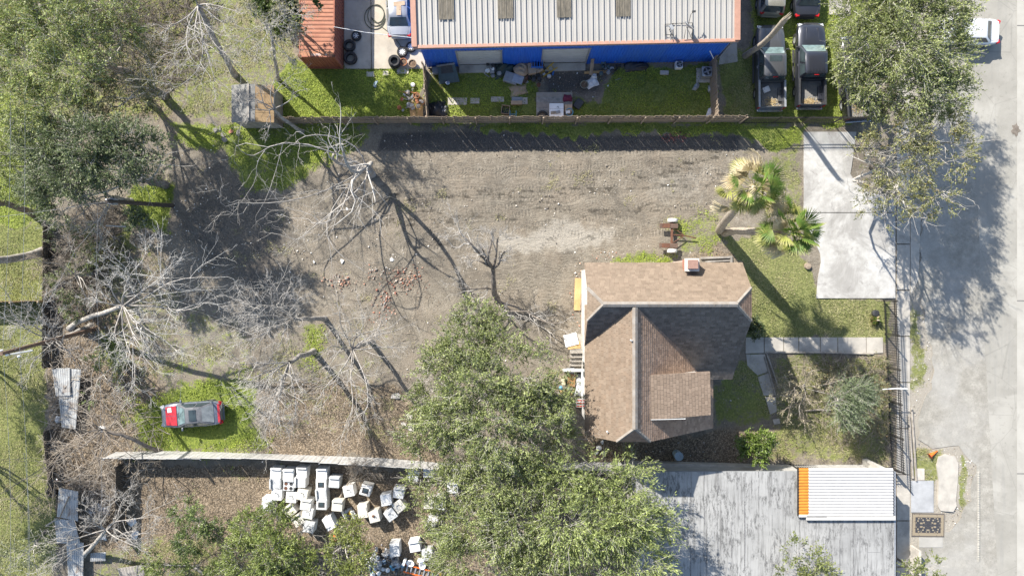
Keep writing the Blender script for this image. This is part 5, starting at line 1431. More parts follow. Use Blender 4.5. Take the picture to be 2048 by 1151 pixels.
def palm(label, trunk, r0, nf, seed, pet=1.05, scale=1.0, group='fan palms'):
    rng = np.random.default_rng(seed)
    b = P(*trunk[0][:2]); t = thing('fan_palm', label, 'palm', b, group=group); o = arr(b)
    tp = np.array([arr(P(*q))-o for q in trunk])
    if len(tp) > 2:
        s = np.linspace(0, len(tp)-1, 16); i = np.minimum(s.astype(int), len(tp)-2); f = (s-i)[:, None]
        T = tp[i]*(1-f)+tp[i+1]*f; T[1:-1] = T[1:-1]*.5+(T[:-2]+T[2:])*.25; T[0, 2] = -.05
    else:
        T = np.linspace(0, 1, 6)[:, None]*tp[1]
    rd = np.linspace(r0*1.3, r0*.8, len(T))*(1+.06*rng.normal(0, 1, len(T)))
    npmesh('trunk', *tubes_np(T[None], rd[None], 12), M_PALMT, t, smooth=True)
    top = T[-1]
    MB().lathe([(r0*.8, -.3), (r0*1.1, 0), (r0*.7, .25), (0.02, .4)], 10).build('crown_shaft', M_PALMT, t, 60, loc=tuple(top))
    for i in range(nf):
        f = i/nf
        az = i*2.39996+rng.normal(0, .15)
        el = R(80-112*f+rng.normal(0, 14))
        kind = 'g' if rng.random() > f*1.25 else ('d' if rng.random() < .42 else 'y')
        d = Vector((math.cos(az)*math.cos(el), math.sin(az)*math.cos(el), math.sin(el)))
        p = pet*scale*rng.uniform(.6, 1.45)
        mid = Vector(top)+d*p*.55+Vector((0, 0, .08)); end = Vector(top)+d*p+Vector((0, 0, -.12*f-.05))
        fr = MB().tube([Vector(top), mid, end], [.022, .018, .014], 5).build('petiole', FM['g' if f < .6 else 'y'], t)
        fd = (end-mid).normalized()
        sc = scale*rng.uniform(.8, 1.12)
        z_ = Vector((0, 0, 1)); x_ = fd; y_ = z_.cross(x_).normalized(); zz = x_.cross(y_)
        roll = rng.normal(0, .7)
        m3 = Matrix((x_, y_, zz)).transposed() @ Matrix.Rotation(roll, 3, 'X')
        ob = link('frond', frond_mesh(int(rng.integers(0, 5)), kind, FM[kind]), t)
        ob.matrix_local = Matrix.Translation(end) @ m3.to_4x4() @ Matrix.Scale(sc, 4)
    return t
palm('fan palm leaning toward the north fence, crown nearer the bare dirt', [(1439,461,0),(1445,449,2),(1459,432,4.5),(1482,404,7),(1506,377,8.9)], .24, 44, 401, 1.15)
palm('fan palm leaning toward the driveway, crown over its edge', [(1449,466,0),(1470,461,2.2),(1510,463,5),(1546,463,7.2),(1579,463,8.9)], .22, 42, 402, 1.05)
palm('knee-high yellowing palm beside the iron fence on the lawn', [(1752,640,0),(1754,640,.35)], .08, 20, 403, .35, .52, 'small palms')
b = P(1490, 112); t = thing('palm_snag', 'tall leaning dead palm trunk beside the grey pickup', 'tree stump', b)
T = np.array([arr(P(*q))-arr(b) for q in [(1490,112,0),(1500,105,.9),(1512,97,1.9),(1526,87,3.2),(1541,73,4.7),(1554,58,6.1),(1564,46,7.2),(1573,36,8.0)]])
npmesh('trunk', *tubes_np(T[None], np.array([[.24,.21,.19,.18,.175,.18,.19,.16]]), 10), M_PALMT, t, smooth=True)
for k in range(7):
    a = k*.9; e = Vector(T[-1])
    MB().tube([e+Vector((math.cos(a)*.1, math.sin(a)*.1, -.1)), e+Vector((math.cos(a)*.13+.08, math.sin(a)*.13+.05, .25+.1*(k % 3)))], [.04, .01], 5).build('splinter', mat('pale_wood', (.6, .52, .4), None, 5, .85), t)
MB().lathe([(.24, 0), (.22, .22), (.02, .24)], 12).build('tree_stump', M_WOOD, None, 50, loc=P(1614, 532)).__setitem__('label', 'small cut stump by the driveway edge')
bpy.data.objects['tree_stump']['category'] = 'stump'
# ------------------------------------------------------------------ vehicles (local: x forward, y left, origin on the ground)
def lerp3(a, b, t): return tuple(a[i]+(b[i]-a[i])*t for i in range(3))
def loft(mb, st):
    """st: list of (x, half width, z low, z shoulder, z top)"""
    V = []; F = []
    for x, w, zl, zs, zt in st:
        s = [(.90, zl), (.985, zl+.10), (1.0, (zl+zs)*.5), (.985, zs-.05), (.93, zs), (.6, zt-.006), (0, zt)]
        V += [(x, -w*a, z) for a, z in s]+[(x, w*a, z) for a, z in s[-2::-1]]
    n = 13
    for i in range(len(st)-1):
        for k in range(n-1):
            F.append((i*n+k, (i+1)*n+k, (i+1)*n+k+1, i*n+k+1))
        F.append((i*n+n-1, (i+1)*n+n-1, (i+1)*n, i*n))
    F.append(tuple(range(n))); m = (len(st)-1)*n; F.append(tuple(range(m+n-1, m-1, -1)))
    mb.add(V, F)
def pane(a, b, c, d, off, u0, u1, v0, v1, nseg=1):
    """quad on the bilinear patch a(b.l.) b(b.r.) c(t.r.) d(t.l.), pushed out by off"""
    a, b, c, d = map(Vector, (a, b, c, d))
    n = ((b-a).cross(d-a)).normalized()
    def q(u, v): return a*(1-u)*(1-v)+b*u*(1-v)+c*u*v+d*(1-u)*v+n*off
    return [q(u0, v0), q(u1, v0), q(u1, v1), q(u0, v1)]
def glass(mb, quad, t=.012):
    mb.slab(quad, t)
def cabin(parent, paint, xfb, xft, xrt, xrb, wb, wt, zb, zt, split=(.08, .52, .58, .93), roofbow=.04, front=M_GLASSL, rear=M_GLASS, roof_m=None):
    mb = MB()
    # pillars and roof shell as rings
    rings = []
    def ring(xf, xr, w, z, r):
        return [(xf, -w+r, z), (xf, w-r, z), (xf-r, w, z), ((xf+xr)/2, w, z), (xr+r, w, z), (xr, w-r, z), (xr, -w+r, z), (xr+r, -w, z), ((xf+xr)/2, -w, z), (xf-r, -w, z)]
    ks = [(xfb, xrb, wb, zb-.06, .05), (xfb+(xft-xfb)*.92, xrb+(xrt-xrb)*.92, wb+(wt-wb)*.92, zb+(zt-zb)*.92, .08), (xft-.06, xrt+.06, wt-.07, zt-.005, .12), (xft-.3, xrt+.3, wt-.3, zt+roofbow, .2)]
    V = []; F = []; n = 10
    for k in ks: V += ring(*k)
    for i in range(3):
        for j in range(n): F.append((i*n+j, i*n+(j+1) % n, (i+1)*n+(j+1) % n, (i+1)*n+j))
    F.append(tuple(range(3*n, 4*n)))
    mb.add(V, F)
    cab = mb.build('cabin', paint, parent, 35)
    if roof_m: cab.data.materials[0] = roof_m
    FL, FRt, RL, RR_ = (xfb, wb, zb), (xfb, -wb, zb), (xrb, wb, zb), (xrb, -wb, zb)
    tl, tr_, ul, ur = (xft, wt, zt), (xft, -wt, zt), (xrt, wt, zt), (xrt, -wt, zt)
    g = MB(); glass(g, pane(FRt, FL, tl, tr_, .014, .07, .93, .06, .86)[::1]); g.build('windscreen', front, parent)
    g = MB(); glass(g, pane(RL, RR_, ur, ul, .014, .09, .91, .1, .86)); g.build('rear_window', rear, parent)
    for (s0, s1) in ((split[0], split[1]), (split[2], split[3])):
        g = MB(); glass(g, pane(FL, RL, ul, tl, .014, s0, s1, .1, .84)); g.build('side_window', M_GLASS, parent)
        g = MB(); glass(g, pane(RR_, FRt, tr_, ur, .014, 1-s1, 1-s0, .1, .84)); g.build('side_window', M_GLASS, parent)
    return cab
WHEEL = {}
def wheels(t, xs, hw, r, w=.23):
    if r not in WHEEL:
        WHEEL[r] = (MB().lathe([(r*.62, -w/2), (r*.95, -w/2), (r, -w*.3), (r, w*.3), (r*.95, w/2), (r*.62, w/2), (r*.6, 0)], 20, closed=True).mesh('tyre', M_RUBBER, 40),
                    MB().lathe([(r*.62, -w*.35), (r*.62, w*.38), (r*.5, w*.30), (r*.2, w*.36), (.02, w*.38)], 16, capt=True).mesh('rim', M_ALLOY, 40))
    for x in xs:
        for s in (-1, 1):
            wl = thing('wheel', None, None); wl.parent = t; wl.location = (x, s*(hw-w*.5), r)
            wl.rotation_euler = (R(-90)*s, 0, 0)
            link('tyre', WHEEL[r][0], wl); link('rim', WHEEL[r][1], wl)
def mirrors(t, x, w, z, m):
    for s in (-1, 1): MB().box((x, s*(w+.1), z), (.12, .22, .15)).build('mirror', m, t, bevel=.03)
def paintm(name, c, rough=.3, metal=.35, **k):
    return mat(name, c, tuple(v*.88 for v in c), 1.5, rough, metal, spec=.6, coat=.5, **k)

def pickup(label, loc, rz, paint, sunroof=False, L=5.8, hw=.98, group='pickups parked side by side'):
    t = thing('pickup_truck', label, 'pickup', loc, rz, group)
    x0, x1 = -L/2, L/2
    xb = x0+L*.325           # front of the bed
    mb = MB()
    loft(mb, [(xb, hw, .42, 1.12, 1.15), (xb+.5, hw, .40, 1.12, 1.15), (x1-1.75, hw, .40, 1.12, 1.16), (x1-1.5, hw, .40, 1.10, 1.17), (x1-.8, hw*.985, .42, 1.06, 1.15), (x1-.35, hw*.95, .45, 1.0, 1.08), (x1-.12, hw*.88, .48, .9, .98), (x1, hw*.74, .5, .8, .86)])
    mb.build('body', paint, t, 35)
    # hood ridges, grille, lamps, bumper
    for s in (-1, 1):
        MB().box((x1-.85, s*.42, 1.135), (1.0, .05, .05), s*-.06).build('hood_ridge', paint, t, bevel=.02)
        MB().box((x1-.16, s*.72, .86), (.22, .3, .16), s*-.35).build('headlight', M_CLEARL, t, bevel=.03)
        MB().box((x0+.03, s*(hw-.10), .93), (.10, .15, .36)).build('tail_light', M_REDL, t, bevel=.02)
    MB().box((x1-.05, 0, .8), (.14, 1.0, .26)).build('grille', M_BLACKPL, t, bevel=.03)
    MB().box((x1+.02, 0, .52), (.2, hw*1.7, .2)).build('bumper', M_CHROME, t, bevel=.06)
    MB().box((x0-.08, 0, .55), (.22, hw*1.85, .2)).build('bumper', M_CHROME, t, bevel=.05)
    # bed
    bed = MB()
    L2 = xb-x0
    for s in (-1, 1):
        bed.box((x0+L2/2, s*(hw-.05), .8), (L2-.01, .10, .74))
        bed.box((x0+L2/2, s*(hw-.13), .9), (L2-.03, .07, .50))
        bed.box((x0+L2*.52, s*(hw-.28), .66), (.95, .26, .2))
    bed.box((xb-.05, 0, .85), (.06, hw*2-.2, .6))
    bd = bed.build('bed', paint, t, bevel=.02)
    for s in (-1, 1): MB().box((x0+L2/2, s*(hw-.08), 1.185), (L2-.02, .13, .035)).build('bed_rail', M_BLACKPL if not sunroof else M_GREYPL, bd, bevel=.01)
    fl = MB().box((x0+L2/2, 0, .55), (L2-.02, hw*2-.2, .06))
    k = 12
    for i in range(k): fl.box((x0+L2/2, -hw+.2+(hw*2-.4)*i/(k-1), .59), (L2-.16, .07, .03))
    fl.build('bed_floor', mat('bed_liner', (.15, .15, .15), (.23, .22, .20), 3, .8, stain=(.32, .27, .18), sscale=1.0, slo=.6, shi=.75), bd)
    MB().box((x0+.04, 0, .88), (.08, hw*2-.32, .58)).build('tailgate', paint, t, bevel=.02)
    cab = cabin(t, paint, xb+2.32, xb+1.55, xb+.13, xb+.02, hw*.93, hw*.76, 1.14, 1.84, (.05, .5, .56, .95))
    for i in range(6): MB().box((xb+.68, -.5+i*.2, 1.872), (.95, .03, .018)).build('roof_rib', paint, cab)
    MB().box((xb+.03, 0, 1.80), (.04, .3, .05)).build('brake_light', M_REDL, t)
    if sunroof: MB().box((xb+1.28, 0, 1.883), (.42, .86, .014)).build('sunroof', M_GLASS, cab, bevel=.004)
    for s in (-1, 1):
        for x in (xb+.95, xb+1.95): MB().box((x, s*(hw+.01), .98), (.18, .03, .04)).build('door_handle', M_CHROME, t)
        MB().box((xb+1.1, s*(hw+.07), .42), (2.2, .16, .06)).build('running_board', M_BLACKPL, t, bevel=.02)
        MB().tube([(xb+2.2, s*.25, 1.19), (xb+2.05, s*.25-.5*s, 1.25)], .012, 4).build('wiper', M_BLACKPL, t)
    mirrors(t, xb+2.12, hw, 1.22, M_BLACKPL)
    wheels(t, (x0+1.15, x1-.98), hw, .41, .27)
    return t

def sedan(label, loc, rz, paint, L=4.7, hw=.9, suv=False, group=None, hood_m=None, tail_m=None, sunroof=False, cat='car', hatch=False, roof_m=None, rear=M_GLASS):
    t = thing('parked_car', label, cat, loc, rz, group)
    x0, x1 = -L/2, L/2
    if suv:
        st = [(x0, hw*.82, .45, .85, .9), (x0+.1, hw*.93, .35, 1.0, 1.05), (x0+.5, hw, .3, 1.05, 1.1), (x1-1.4, hw, .3, 1.03, 1.08), (x1-.9, hw*.98, .32, 1.0, 1.07), (x1-.35, hw*.92, .36, .9, .98), (x1-.08, hw*.78, .42, .78, .84), (x1, hw*.62, .48, .66, .7)]
        c = (x1-1.15, x1-1.95, x0+.35, x0+.06, hw*.95, hw*.76, 1.06, 1.66)
    else:
        st = [(x0, hw*.66, .45, .72, .78), (x0+.1, hw*.85, .34, .88, .93), (x0+.45, hw*.96, .28, .93, .97), (x0+1.0, hw, .26, .93, .98), (x1-1.6, hw, .26, .90, .95), (x1-1.0, hw*.98, .28, .86, .93), (x1-.4, hw*.92, .32, .76, .85), (x1-.1, hw*.78, .38, .64, .72), (x1, hw*.6, .44, .56, .6)]
        c = (x1-1.25, x1-2.05, x0+(1.25 if not hatch else 1.35), x0+(.62 if not hatch else .42), hw*.93, hw*(.70 if not hatch else .60), .94, 1.40 if not hatch else 1.32)
    mb = MB(); loft(mb, st); mb.build('body', paint, t, 35)
    cab = cabin(t, paint, *c, roof_m=roof_m, rear=rear)
    for s in (-1, 1):
        MB().tube([(c[0]+.02, s*hw*.80, st[-4][3]+.012), (x1-.42, s*hw*.72, st[-3][3]+.055)], .012, 4).build('hood_gap', M_BLACKPL, t)
        MB().tube([(c[3]-.02, s*hw*.78, st[2][3]+.018), (x0+.14, s*hw*.66, st[1][3]+.03)], .012, 4).build('trunk_gap', M_BLACKPL, t)
    if sunroof: MB().box((c[1]-.45, 0, c[7]+.042), (.5, .78, .012)).build('sunroof', M_GLASS, cab, bevel=.004)
    for s in (-1, 1):
        MB().box((x1-.16, s*hw*.68, .66 if not suv else .82), (.3, .32, .11), s*-.45).build('headlight', M_CLEARL, t, bevel=.03)
        MB().box((x0+.10, s*hw*.76, .80 if not suv else .98), (.24, .26, .16), s*.35).build('tail_light', M_REDL, t, bevel=.03)
        for x in (.0, -.95): MB().box((x, s*(hw+.005), .82), (.18, .03, .035)).build('door_handle', paint, t)
        MB().tube([(c[0]-.02, s*.2, c[6]+.03), (c[0]-.2, s*.2-.45*s, c[6]+.12)], .012, 4).build('wiper', M_BLACKPL, t)
    MB().box((x1-.03, 0, .5), (.12, 1.0, .14)).build('grille', M_BLACKPL, t, bevel=.03)
    MB().box((x0+.0, 0, .50), (.12, hw*1.3, .2)).build('bumper', paint, t, bevel=.05)
    if hood_m:
        q = [(x1-.42, -hw*.72, .868), (x1-.42, hw*.72, .868), (x1-1.22, hw*.8, .962), (x1-1.22, -hw*.8, .962)]
        m = MB()
        for a, b in ((0, .49), (.51, 1)):
            A = Vector(q[0]).lerp(Vector(q[1]), a); B = Vector(q[0]).lerp(Vector(q[1]), b); C_ = Vector(q[3]).lerp(Vector(q[2]), b); D = Vector(q[3]).lerp(Vector(q[2]), a)
            m.slab([A, B, C_, D], .02)
        m.build('hood', hood_m, t)
    if tail_m: MB().box((x0+.16, 0, .975), (.17, hw*1.5, .03)).build('tail_panel', tail_m, t, bevel=.01)
    mirrors(t, c[0]-.35, hw, c[6]+.05, paint)
    wheels(t, (x0+.95, x1-.85), hw, .33 if not suv else .37, .21)
    return t

P_GREY = paintm('grey_paint', (.095, .097, .102)); P_DARK = paintm('dark_graphite_paint', (.035, .038, .05)); P_BLACK = paintm('black_paint', (.02, .021, .024), .2)
P_SILV = paintm('silver_paint', (.44, .45, .47), .3, .5); P_WHITE = paintm('white_paint_car', (.68, .69, .70), .3, .1); P_BEIGE = paintm('beige_paint', (.36, .34, .28), .3, .4)
P_NAVY = paintm('slate_blue_paint', (.12, .14, .185), .4, stain=(.20, .19, .17), sscale=2.5); P_RED = paintm('faded_red_paint', (.50, .03, .04), .4, .1, stain=(.25, .03, .04), sscale=3)
UP = R(90)
pickup('grey pickup with a sunroof beside the dead palm trunk', (18.15, 15.5, 0), UP+R(.5), P_GREY, True)
pickup('dark graphite pickup with empty ribbed bed, middle of the three pickups', (20.98, 15.65, 0), UP, P_DARK)
pickup('black pickup mostly hidden under the oak at the fence corner', (24.2, 14.75, 0), UP+R(4), P_BLACK)
sedan('beige hatchback car at the top edge above the grey pickup', (18.3, 21.4, 0), UP+R(-3), P_BEIGE, 4.5, .9, True, 'cars parked nose up at the top')
sedan('dark sedan with red tail lights at the top edge above the graphite pickup', (20.75, 21.4, 0), UP, P_DARK, 4.7, .92, False, 'cars parked nose up at the top')
sedan('silver sedan parked on the concrete yard against the warehouse', (-7.95, 20.0, 0), UP+R(1), P_SILV, 4.7, .9)
sedan('white sedan half hidden under the oak on the road', (31.9, 18.05, 0), math.pi+R(-2), P_WHITE, 4.7, .9)
rc = sedan('wrecked slate car with red hood and grey hatch on the green patch', (-22.55, -8.88, 0), math.pi+R(4), P_NAVY, 4.35, .87, False, hood_m=P_RED, tail_m=P_RED, sunroof=True, hatch=True, rear=mat('dusty_glass', (.23, .25, .26), (.15, .17, .18), 3, .35), roof_m=mat('dull_grey_roof', (.15, .155, .165), (.10, .105, .115), 3, .5))
MB().box((1.45, -.42, .925), (.3, .32, .01), .1, 0, R(6)).build('paper_sheet', mat('white_paper', (.75, .75, .74)), rc)
pl = MB().box((-7.83, 19.7, 1.452), (.8, .28, .02), .1).box((-7.85, 19.25, 1.45), (.32, .7, .02), .0)
tag(pl.build('cardboard_piece', M_CARD), 'bent brown cardboard lying on the silver car roof', 'cardboard')
# rubbish in the grey pickup's bed
tag(MB().box((17.9, 13.95, .70), (.5, .4, .18), .4).build('plastic_sack', M_TARPW, bevel=.05), 'pale plastic sack lying in the grey pickup bed', 'sack')
def leaves_at(name, label, cx, cy, sx, sy, z, n, seed, pal):
    rng = np.random.default_rng(seed)
    B = np.stack([rng.normal(cx, sx, n), rng.normal(cy, sy, n), z+rng.uniform(0, .03, n)], 1)
    d = unit(np.stack([rng.normal(0, 1, n), rng.normal(0, 1, n), rng.normal(0, .2, n)], 1)); sd = unit(np.cross(d, np.array([0, 0, 1.0])))
    V, F = quads(B, d, sd, rng.uniform(.06, .14, n), rng.uniform(.03, .07, n))
    tag(npmesh(name, V, F, M_GRASSB, col=np.array(pal)[rng.integers(0, len(pal), n)]), label, 'leaves', kind='stuff')
leaves_at('dry_leaves', 'tan dry leaves at the tail of the graphite pickup bed', 21.0, 13.15, .3, .12, .63, 240, 1, [[.5, .38, .2], [.42, .3, .15], [.6, .5, .3]])
leaves_at('dry_leaves', 'tan dry leaves at the tail of the grey pickup bed', 18.3, 13.1, .25, .12, .63, 180, 2, [[.5, .38, .2], [.42, .3, .15], [.6, .5, .3]])
leaves_at('dry_leaves', 'tan dry leaves in the black pickup bed', 24.4, 12.8, .35, .3, .63, 240, 3, [[.5, .38, .2], [.42, .3, .15], [.3, .22, .12]])

# ------------------------------------------------------------------ tyres, wheels, pots
TY = {}
def tyre(label, px, py, r=.36, h=.26, z=0.05, rim=None, group=None, name='tyre', tilt=(0, 0)):
    q = P(px, py, z+h)
    t = thing(name, label, 'tyre' if not rim else 'wheel', (q.x, q.y, z), random.uniform(0, 6), group)
    t.rotation_euler = (tilt[0], tilt[1], 0)
    MB().lathe([(r*.6, .02), (r*.9, 0), (r, h*.2), (r, h*.8), (r*.9, h), (r*.6, h-.02), (r*.66, h*.5)], 28, closed=True).build('tyre', M_RUBBER, t, 40)
    tr = MB()
    for i in range(28):
        a = i*2*math.pi/28
        tr.box((r*math.cos(a)*1.0, r*math.sin(a)*1.0, h/2), (.025, .05, h*.6), a+.3)
    tr.build('tread', M_RUBBER, t)
    if rim:
        hub = MB().lathe([(r*.6, h*.35), (r*.62, h*.85), (r*.57, h*.82), (r*.55, h*.5)], 24, capt=False, capb=False)
        hub.lathe([(r*.16, h*.4), (r*.16, h*.82), (r*.05, h*.86)], 12)
        for i in range(rim[1]):
            a = i*2*math.pi/rim[1]; hub.box((r*.34*math.cos(a), r*.34*math.sin(a), h*.74), (r*.5, r*rim[2], .04), a)
        rm = hub.build('rim', rim[0], t, 40)
        MB().lathe([(r*.57, h*.4), (0.01, h*.42)], 20, capt=False).build('rim_back', M_BLACKPL, rm)
    return t
tyre('upper black truck tyre lying against the container side', 698, 90, .42, .3)
tyre('lower and larger black truck tyre lying against the container side', 700, 115, .46, .34)
tyre('wheel with dark rubber and six-spoke alloy rim near the container', 712, 71, .34, .24, rim=(M_ALLOY, 6, .2))
tyre('left one of two white-rimmed wheels by the warehouse corner', 804, 103, .36, .24, rim=(M_WHITE, 9, .13))
tyre('right one of two white-rimmed wheels, nearest the silver car', 822, 93, .36, .24, rim=(M_WHITE, 9, .13))
t1 = tyre('grey tyre at the bottom of the pair stacked beside the flower pot', 789, 124, .42, .28); tyre('grey tyre on top of the pair stacked beside the flower pot', 788, 121, .42, .28, z=.34)
tyre('old tyre filled with earth on the lawn beside the lower left tin sheet', 102, 984, .36, .22)
def pot(label, px, py, r, h, m, name='flower_pot'):
    t = thing(name, label, 'pot', P(px, py))
    MB().lathe([(r*.7, 0.02), (r*.95, h*.8), (r*1.05, h*.8), (r*1.05, h), (r*.9, h), (r*.85, h*.75), (.01, h*.72)], 18, capt=False).build('pot', m, t, 40)
    MB().lathe([(r*.86, h*.76), (.01, h*.84)], 16, capt=False).build('soil', mat('soil', (.10, .07, .05), (.2, .13, .08), 8, .95), t)
    MB().tube([(0, 0, h*.7), (.05, .1, h+.1), (.16, .16, h+.16)], .012, 4).build('dead_stem', M_TWIGB, t)
    return t
pot('orange terracotta pot beside the stacked tyres', 808, 127, .26, .36, M_TERRA)
pot('brown pot with a dead plant near the warehouse corner', 826, 130, .28, .34, mat('brown_pot', (.26, .19, .13), None, 4, .8))
pot('orange pot fallen among rubble by the short fence', 834, 193, .22, .3, M_TERRA)
hose = [P(748+22*math.cos(a*1.9)*(1-.05*a)+4*a*.2, 36-a*1.2+24*math.sin(a*1.9)*(1-.03*a), .09) for a in np.linspace(0, 8, 60)]
hose += [P(*q, .09) for q in ((765,55),(785,70),(800,90),(812,112))]
tag(MB().tube(hose, .025, 5).build('garden_hose', mat('green_hose', (.10, .11, .08), None, 5, .6)), 'looped dark hose on the concrete yard beside the silver car', 'hose')
tag(MB().tube([P(667, 54, 2.62), P(730, 65, 2.3), P(826, 76, 2.4)], .022, 4).build('cable', mat('white_pipe', (.8, .8, .8))), 'pale cable strung from the container to the warehouse', 'cable')
def rock(label, px, py, s, seed, m=None, name='concrete_chunk', cat='rubble', flat=.4, z=.0, group='broken concrete chunks'):
    r = random.Random(seed); bm = bmesh.new()
    for i in range(14):
        a = r.uniform(0, 6.28); q = r.uniform(.5, 1)
        bm.verts.new((math.cos(a)*q*s, math.sin(a)*q*s*.75, r.choice((0, 1))*s*flat*r.uniform(.7, 1)))
    res = bmesh.ops.convex_hull(bm, input=bm.verts)
    bmesh.ops.delete(bm, geom=[v for v in bm.verts if not v.link_faces], context='VERTS')
    me = bpy.data.meshes.new(name); bm.to_mesh(me); bm.free(); me.materials.append(m or M_CONCR)
    p = P(px, py); o = link(name, me, None, (p.x, p.y, z)); o.rotation_euler = (0, 0, r.uniform(0, 6))
    return tag(o, label, cat, group)
rock('large flat concrete chunk left of the oak crown', 791, 792, .42, 1, flat=.2)
rock('flat concrete slab piece half under the oak', 818, 832, .36, 2, flat=.2)
rock('pale broken slab at the lower edge of the oak', 822, 855, .4, 3, flat=.2)
rock('small concrete chunk between the slab pieces by the oak', 807, 846, .25, 4, flat=.3)
for i, (x, y, s, l) in enumerate(((432,262,.3,'leftmost grey stone at the shed foot'), (445,270,.28,'round grey stone right of the leftmost at the shed foot'), (440,258,.2,'small grey stone touching the shed wall'), (462,263,.24,'brown stone in the middle of the shed foot pile'), (450,281,.3,'long grey slab lying below the shed foot stones'), (476,266,.3,'pale square block right of the shed foot stones'))):
    rock(l, x, y, s, 10+i, M_BRICK if i == 3 else mat('grey_stone', (.27, .255, .23), (.18, .17, .155), 3, .9, bump=.4), flat=.5, group='stones at the shed foot')
for i, (x, y, s, l) in enumerate(((1198,895,.28,'largest white block by the silver roof corner'), (1207,905,.22,'white block right of the largest near the oak edge'), (1193,905,.2,'white block below the largest near the oak edge'), (1204,883,.18,'pale stone close under the house south wall'))):
    rock(l, x, y, s, 20+i, mat('white_block', (.66, .66, .64), None, 3, .8), flat=.6, group='white blocks south of the house')
# ------------------------------------------------------------------ yard junk beside the blue wall
def flatbox(name, label, cat, px, py, w, d, h, z, rz, m, bevel=.0, extra=None):
    q = P(px, py, z+h)
    o = MB().box((0, 0, h/2), (w, d, h)).build(name, m, loc=(q.x, q.y, z), rot=(0, 0, rz), bevel=bevel)
    return tag(o, label, cat)
def crumple(name, label, cat, px, py, w, d, h, seed, m, rz=0.0, z=.02):
    """draped, crumpled sheet with thickness"""
    rng = np.random.default_rng(seed); n = 14
    u, v = np.meshgrid(np.linspace(-.5, .5, n), np.linspace(-.5, .5, n))
    X = u*w*(1+.12*np.sin(5*v+seed))+rng.normal(0, .012*w, u.shape); Y = v*d*(1+.12*np.sin(4*u+seed*2))+rng.normal(0, .012*d, u.shape)
    Z = h*np.clip(1-(np.abs(u)*1.9)**3-(np.abs(v)*1.9)**3, 0, 1)*(.55+.45*np.abs(vnoise(u*6, v*6, seed, 6)))+.02+rng.normal(0, .02*h, u.shape)
    V = np.concatenate([np.stack([X, Y, Z], -1).reshape(-1, 3), np.stack([X, Y, Z-.015], -1).reshape(-1, 3)])
    idx = np.arange(n*n).reshape(n, n)
    F = np.stack([idx[:-1, :-1], idx[:-1, 1:], idx[1:, 1:], idx[1:, :-1]], -1).reshape(-1, 4)
    F = np.concatenate([F, F[:, ::-1]+n*n])
    q = P(px, py); o = npmesh(name, V, F, m, smooth=False, loc=(q.x, q.y, z)); o.rotation_euler = (0, 0, rz)
    return tag(o, label, cat)
M_TEAL = mat('teal_plastic', (.06, .10, .115), (.04, .07, .08), 4, .5)
bp = thing('car_door_panel', 'dark teal car body panel propped against the blue wall at left', 'car panel', P(897, 152), R(8))
MB().slab([(-.75, -.55, .12), (.75, -.6, .2), (.6, .5, .95), (-.6, .55, .9)], .06).build('panel', M_TEAL, bp, bevel=.03)
MB().slab([(-.45, .02, .62), (.42, 0, .64), (.38, .42, .93), (-.4, .45, .9)], .03).build('window_opening', M_BLACKPL, bp)
MB().box((-.05, .5, .97), (1.3, .1, .08)).build('top_rail', M_WOODG, bp)
MB().lathe([(.16, 0), (.16, .1), (.1, .12), (.08, .05)], 12).build('speaker_ring', M_CHROME, bp, 40, loc=(-.1, -.55, .2))
flatbox('grey_crate', 'small grey crate in the corner below the blue wall', 'crate', 872, 140, .55, .5, .4, .03, .1, M_GREYPL, .03)
crumple('black_tarp', 'heap of black tarp on the shaded ground by the short fence', 'tarp', 872, 222, 1.5, 1.3, .5, 3, M_BLACKT)
crumple('plastic_bag', 'shiny speckled plastic bag beside the black tarp heap', 'bag', 888, 220, .6, .6, .4, 4, mat('foil_bag', (.35, .36, .38), (.06, .06, .07), 9, .3, .4))
crumple('black_tarp', 'dark green tarp draped over junk below the left garage door', 'tarp', 1010, 138, 1.7, 1.0, .5, 5, mat('green_tarp', (.03, .05, .045), None, 4, .5, bump=.6, bscale=6), .3)
flatbox('grey_bin', 'grey plastic bin lid in the junk heap under the garage doors', 'bin', 1022, 155, 1.0, .75, .35, .05, R(-18), M_GREYPL, .05)
flatbox('flat_metal_sheet', 'pale grey flat panel leaning in the junk heap', 'panel', 1036, 158, .75, .6, .12, .3, R(-20), M_GALV, .02)
crumple('cardboard_box', 'tan crushed cardboard box on top of the junk heap', 'cardboard', 1044, 142, 1.0, .9, .35, 7, M_CARD, R(30), .3)
for i, (x, y, w, d, h, rz, l) in enumerate(((1064,136,.55,.75,.55,.1,'upright tan box in the junk heap beside the blue crate'), (1078,138,.5,.4,.4,.5,'small tan box right of the upright one in the junk heap'))):
    flatbox('cardboard_box', l, 'box', x, y, w, d, h, .1, rz, M_CARD, .01)
cr = thing('blue_crate', 'bright blue slatted crate on top of the junk heap', 'crate', P(1074, 128, .7)); cr.location.z = .55
for i in range(5): MB().box((-.36+i*.18, 0, .18), (.05, .5, .3)).build('slat', mat('crate_blue', (.03, .16, .55), None, 4, .5), cr)
for y in (-.26, .26): MB().box((0, y, .18), (.85, .04, .34)).build('side', mat('crate_blue', (.03, .16, .55)), cr)
st = thing('yellow_frame', 'yellow folding metal frame lying by the junk heap', 'frame', P(1097, 142), R(35))
for y in (-.14, .14): MB().tube([(-.6, y, .1), (.6, y*1.6, .3)], .035, 6).build('rail', mat('yellow_paint', (.55, .36, .03), None, 4, .5), st)
for x in (-.35, 0, .35): MB().tube([(x, -.17, .2), (x, .19, .2)], .025, 6).build('rung', mat('yellow_paint', (.5, .4, .03)), st)
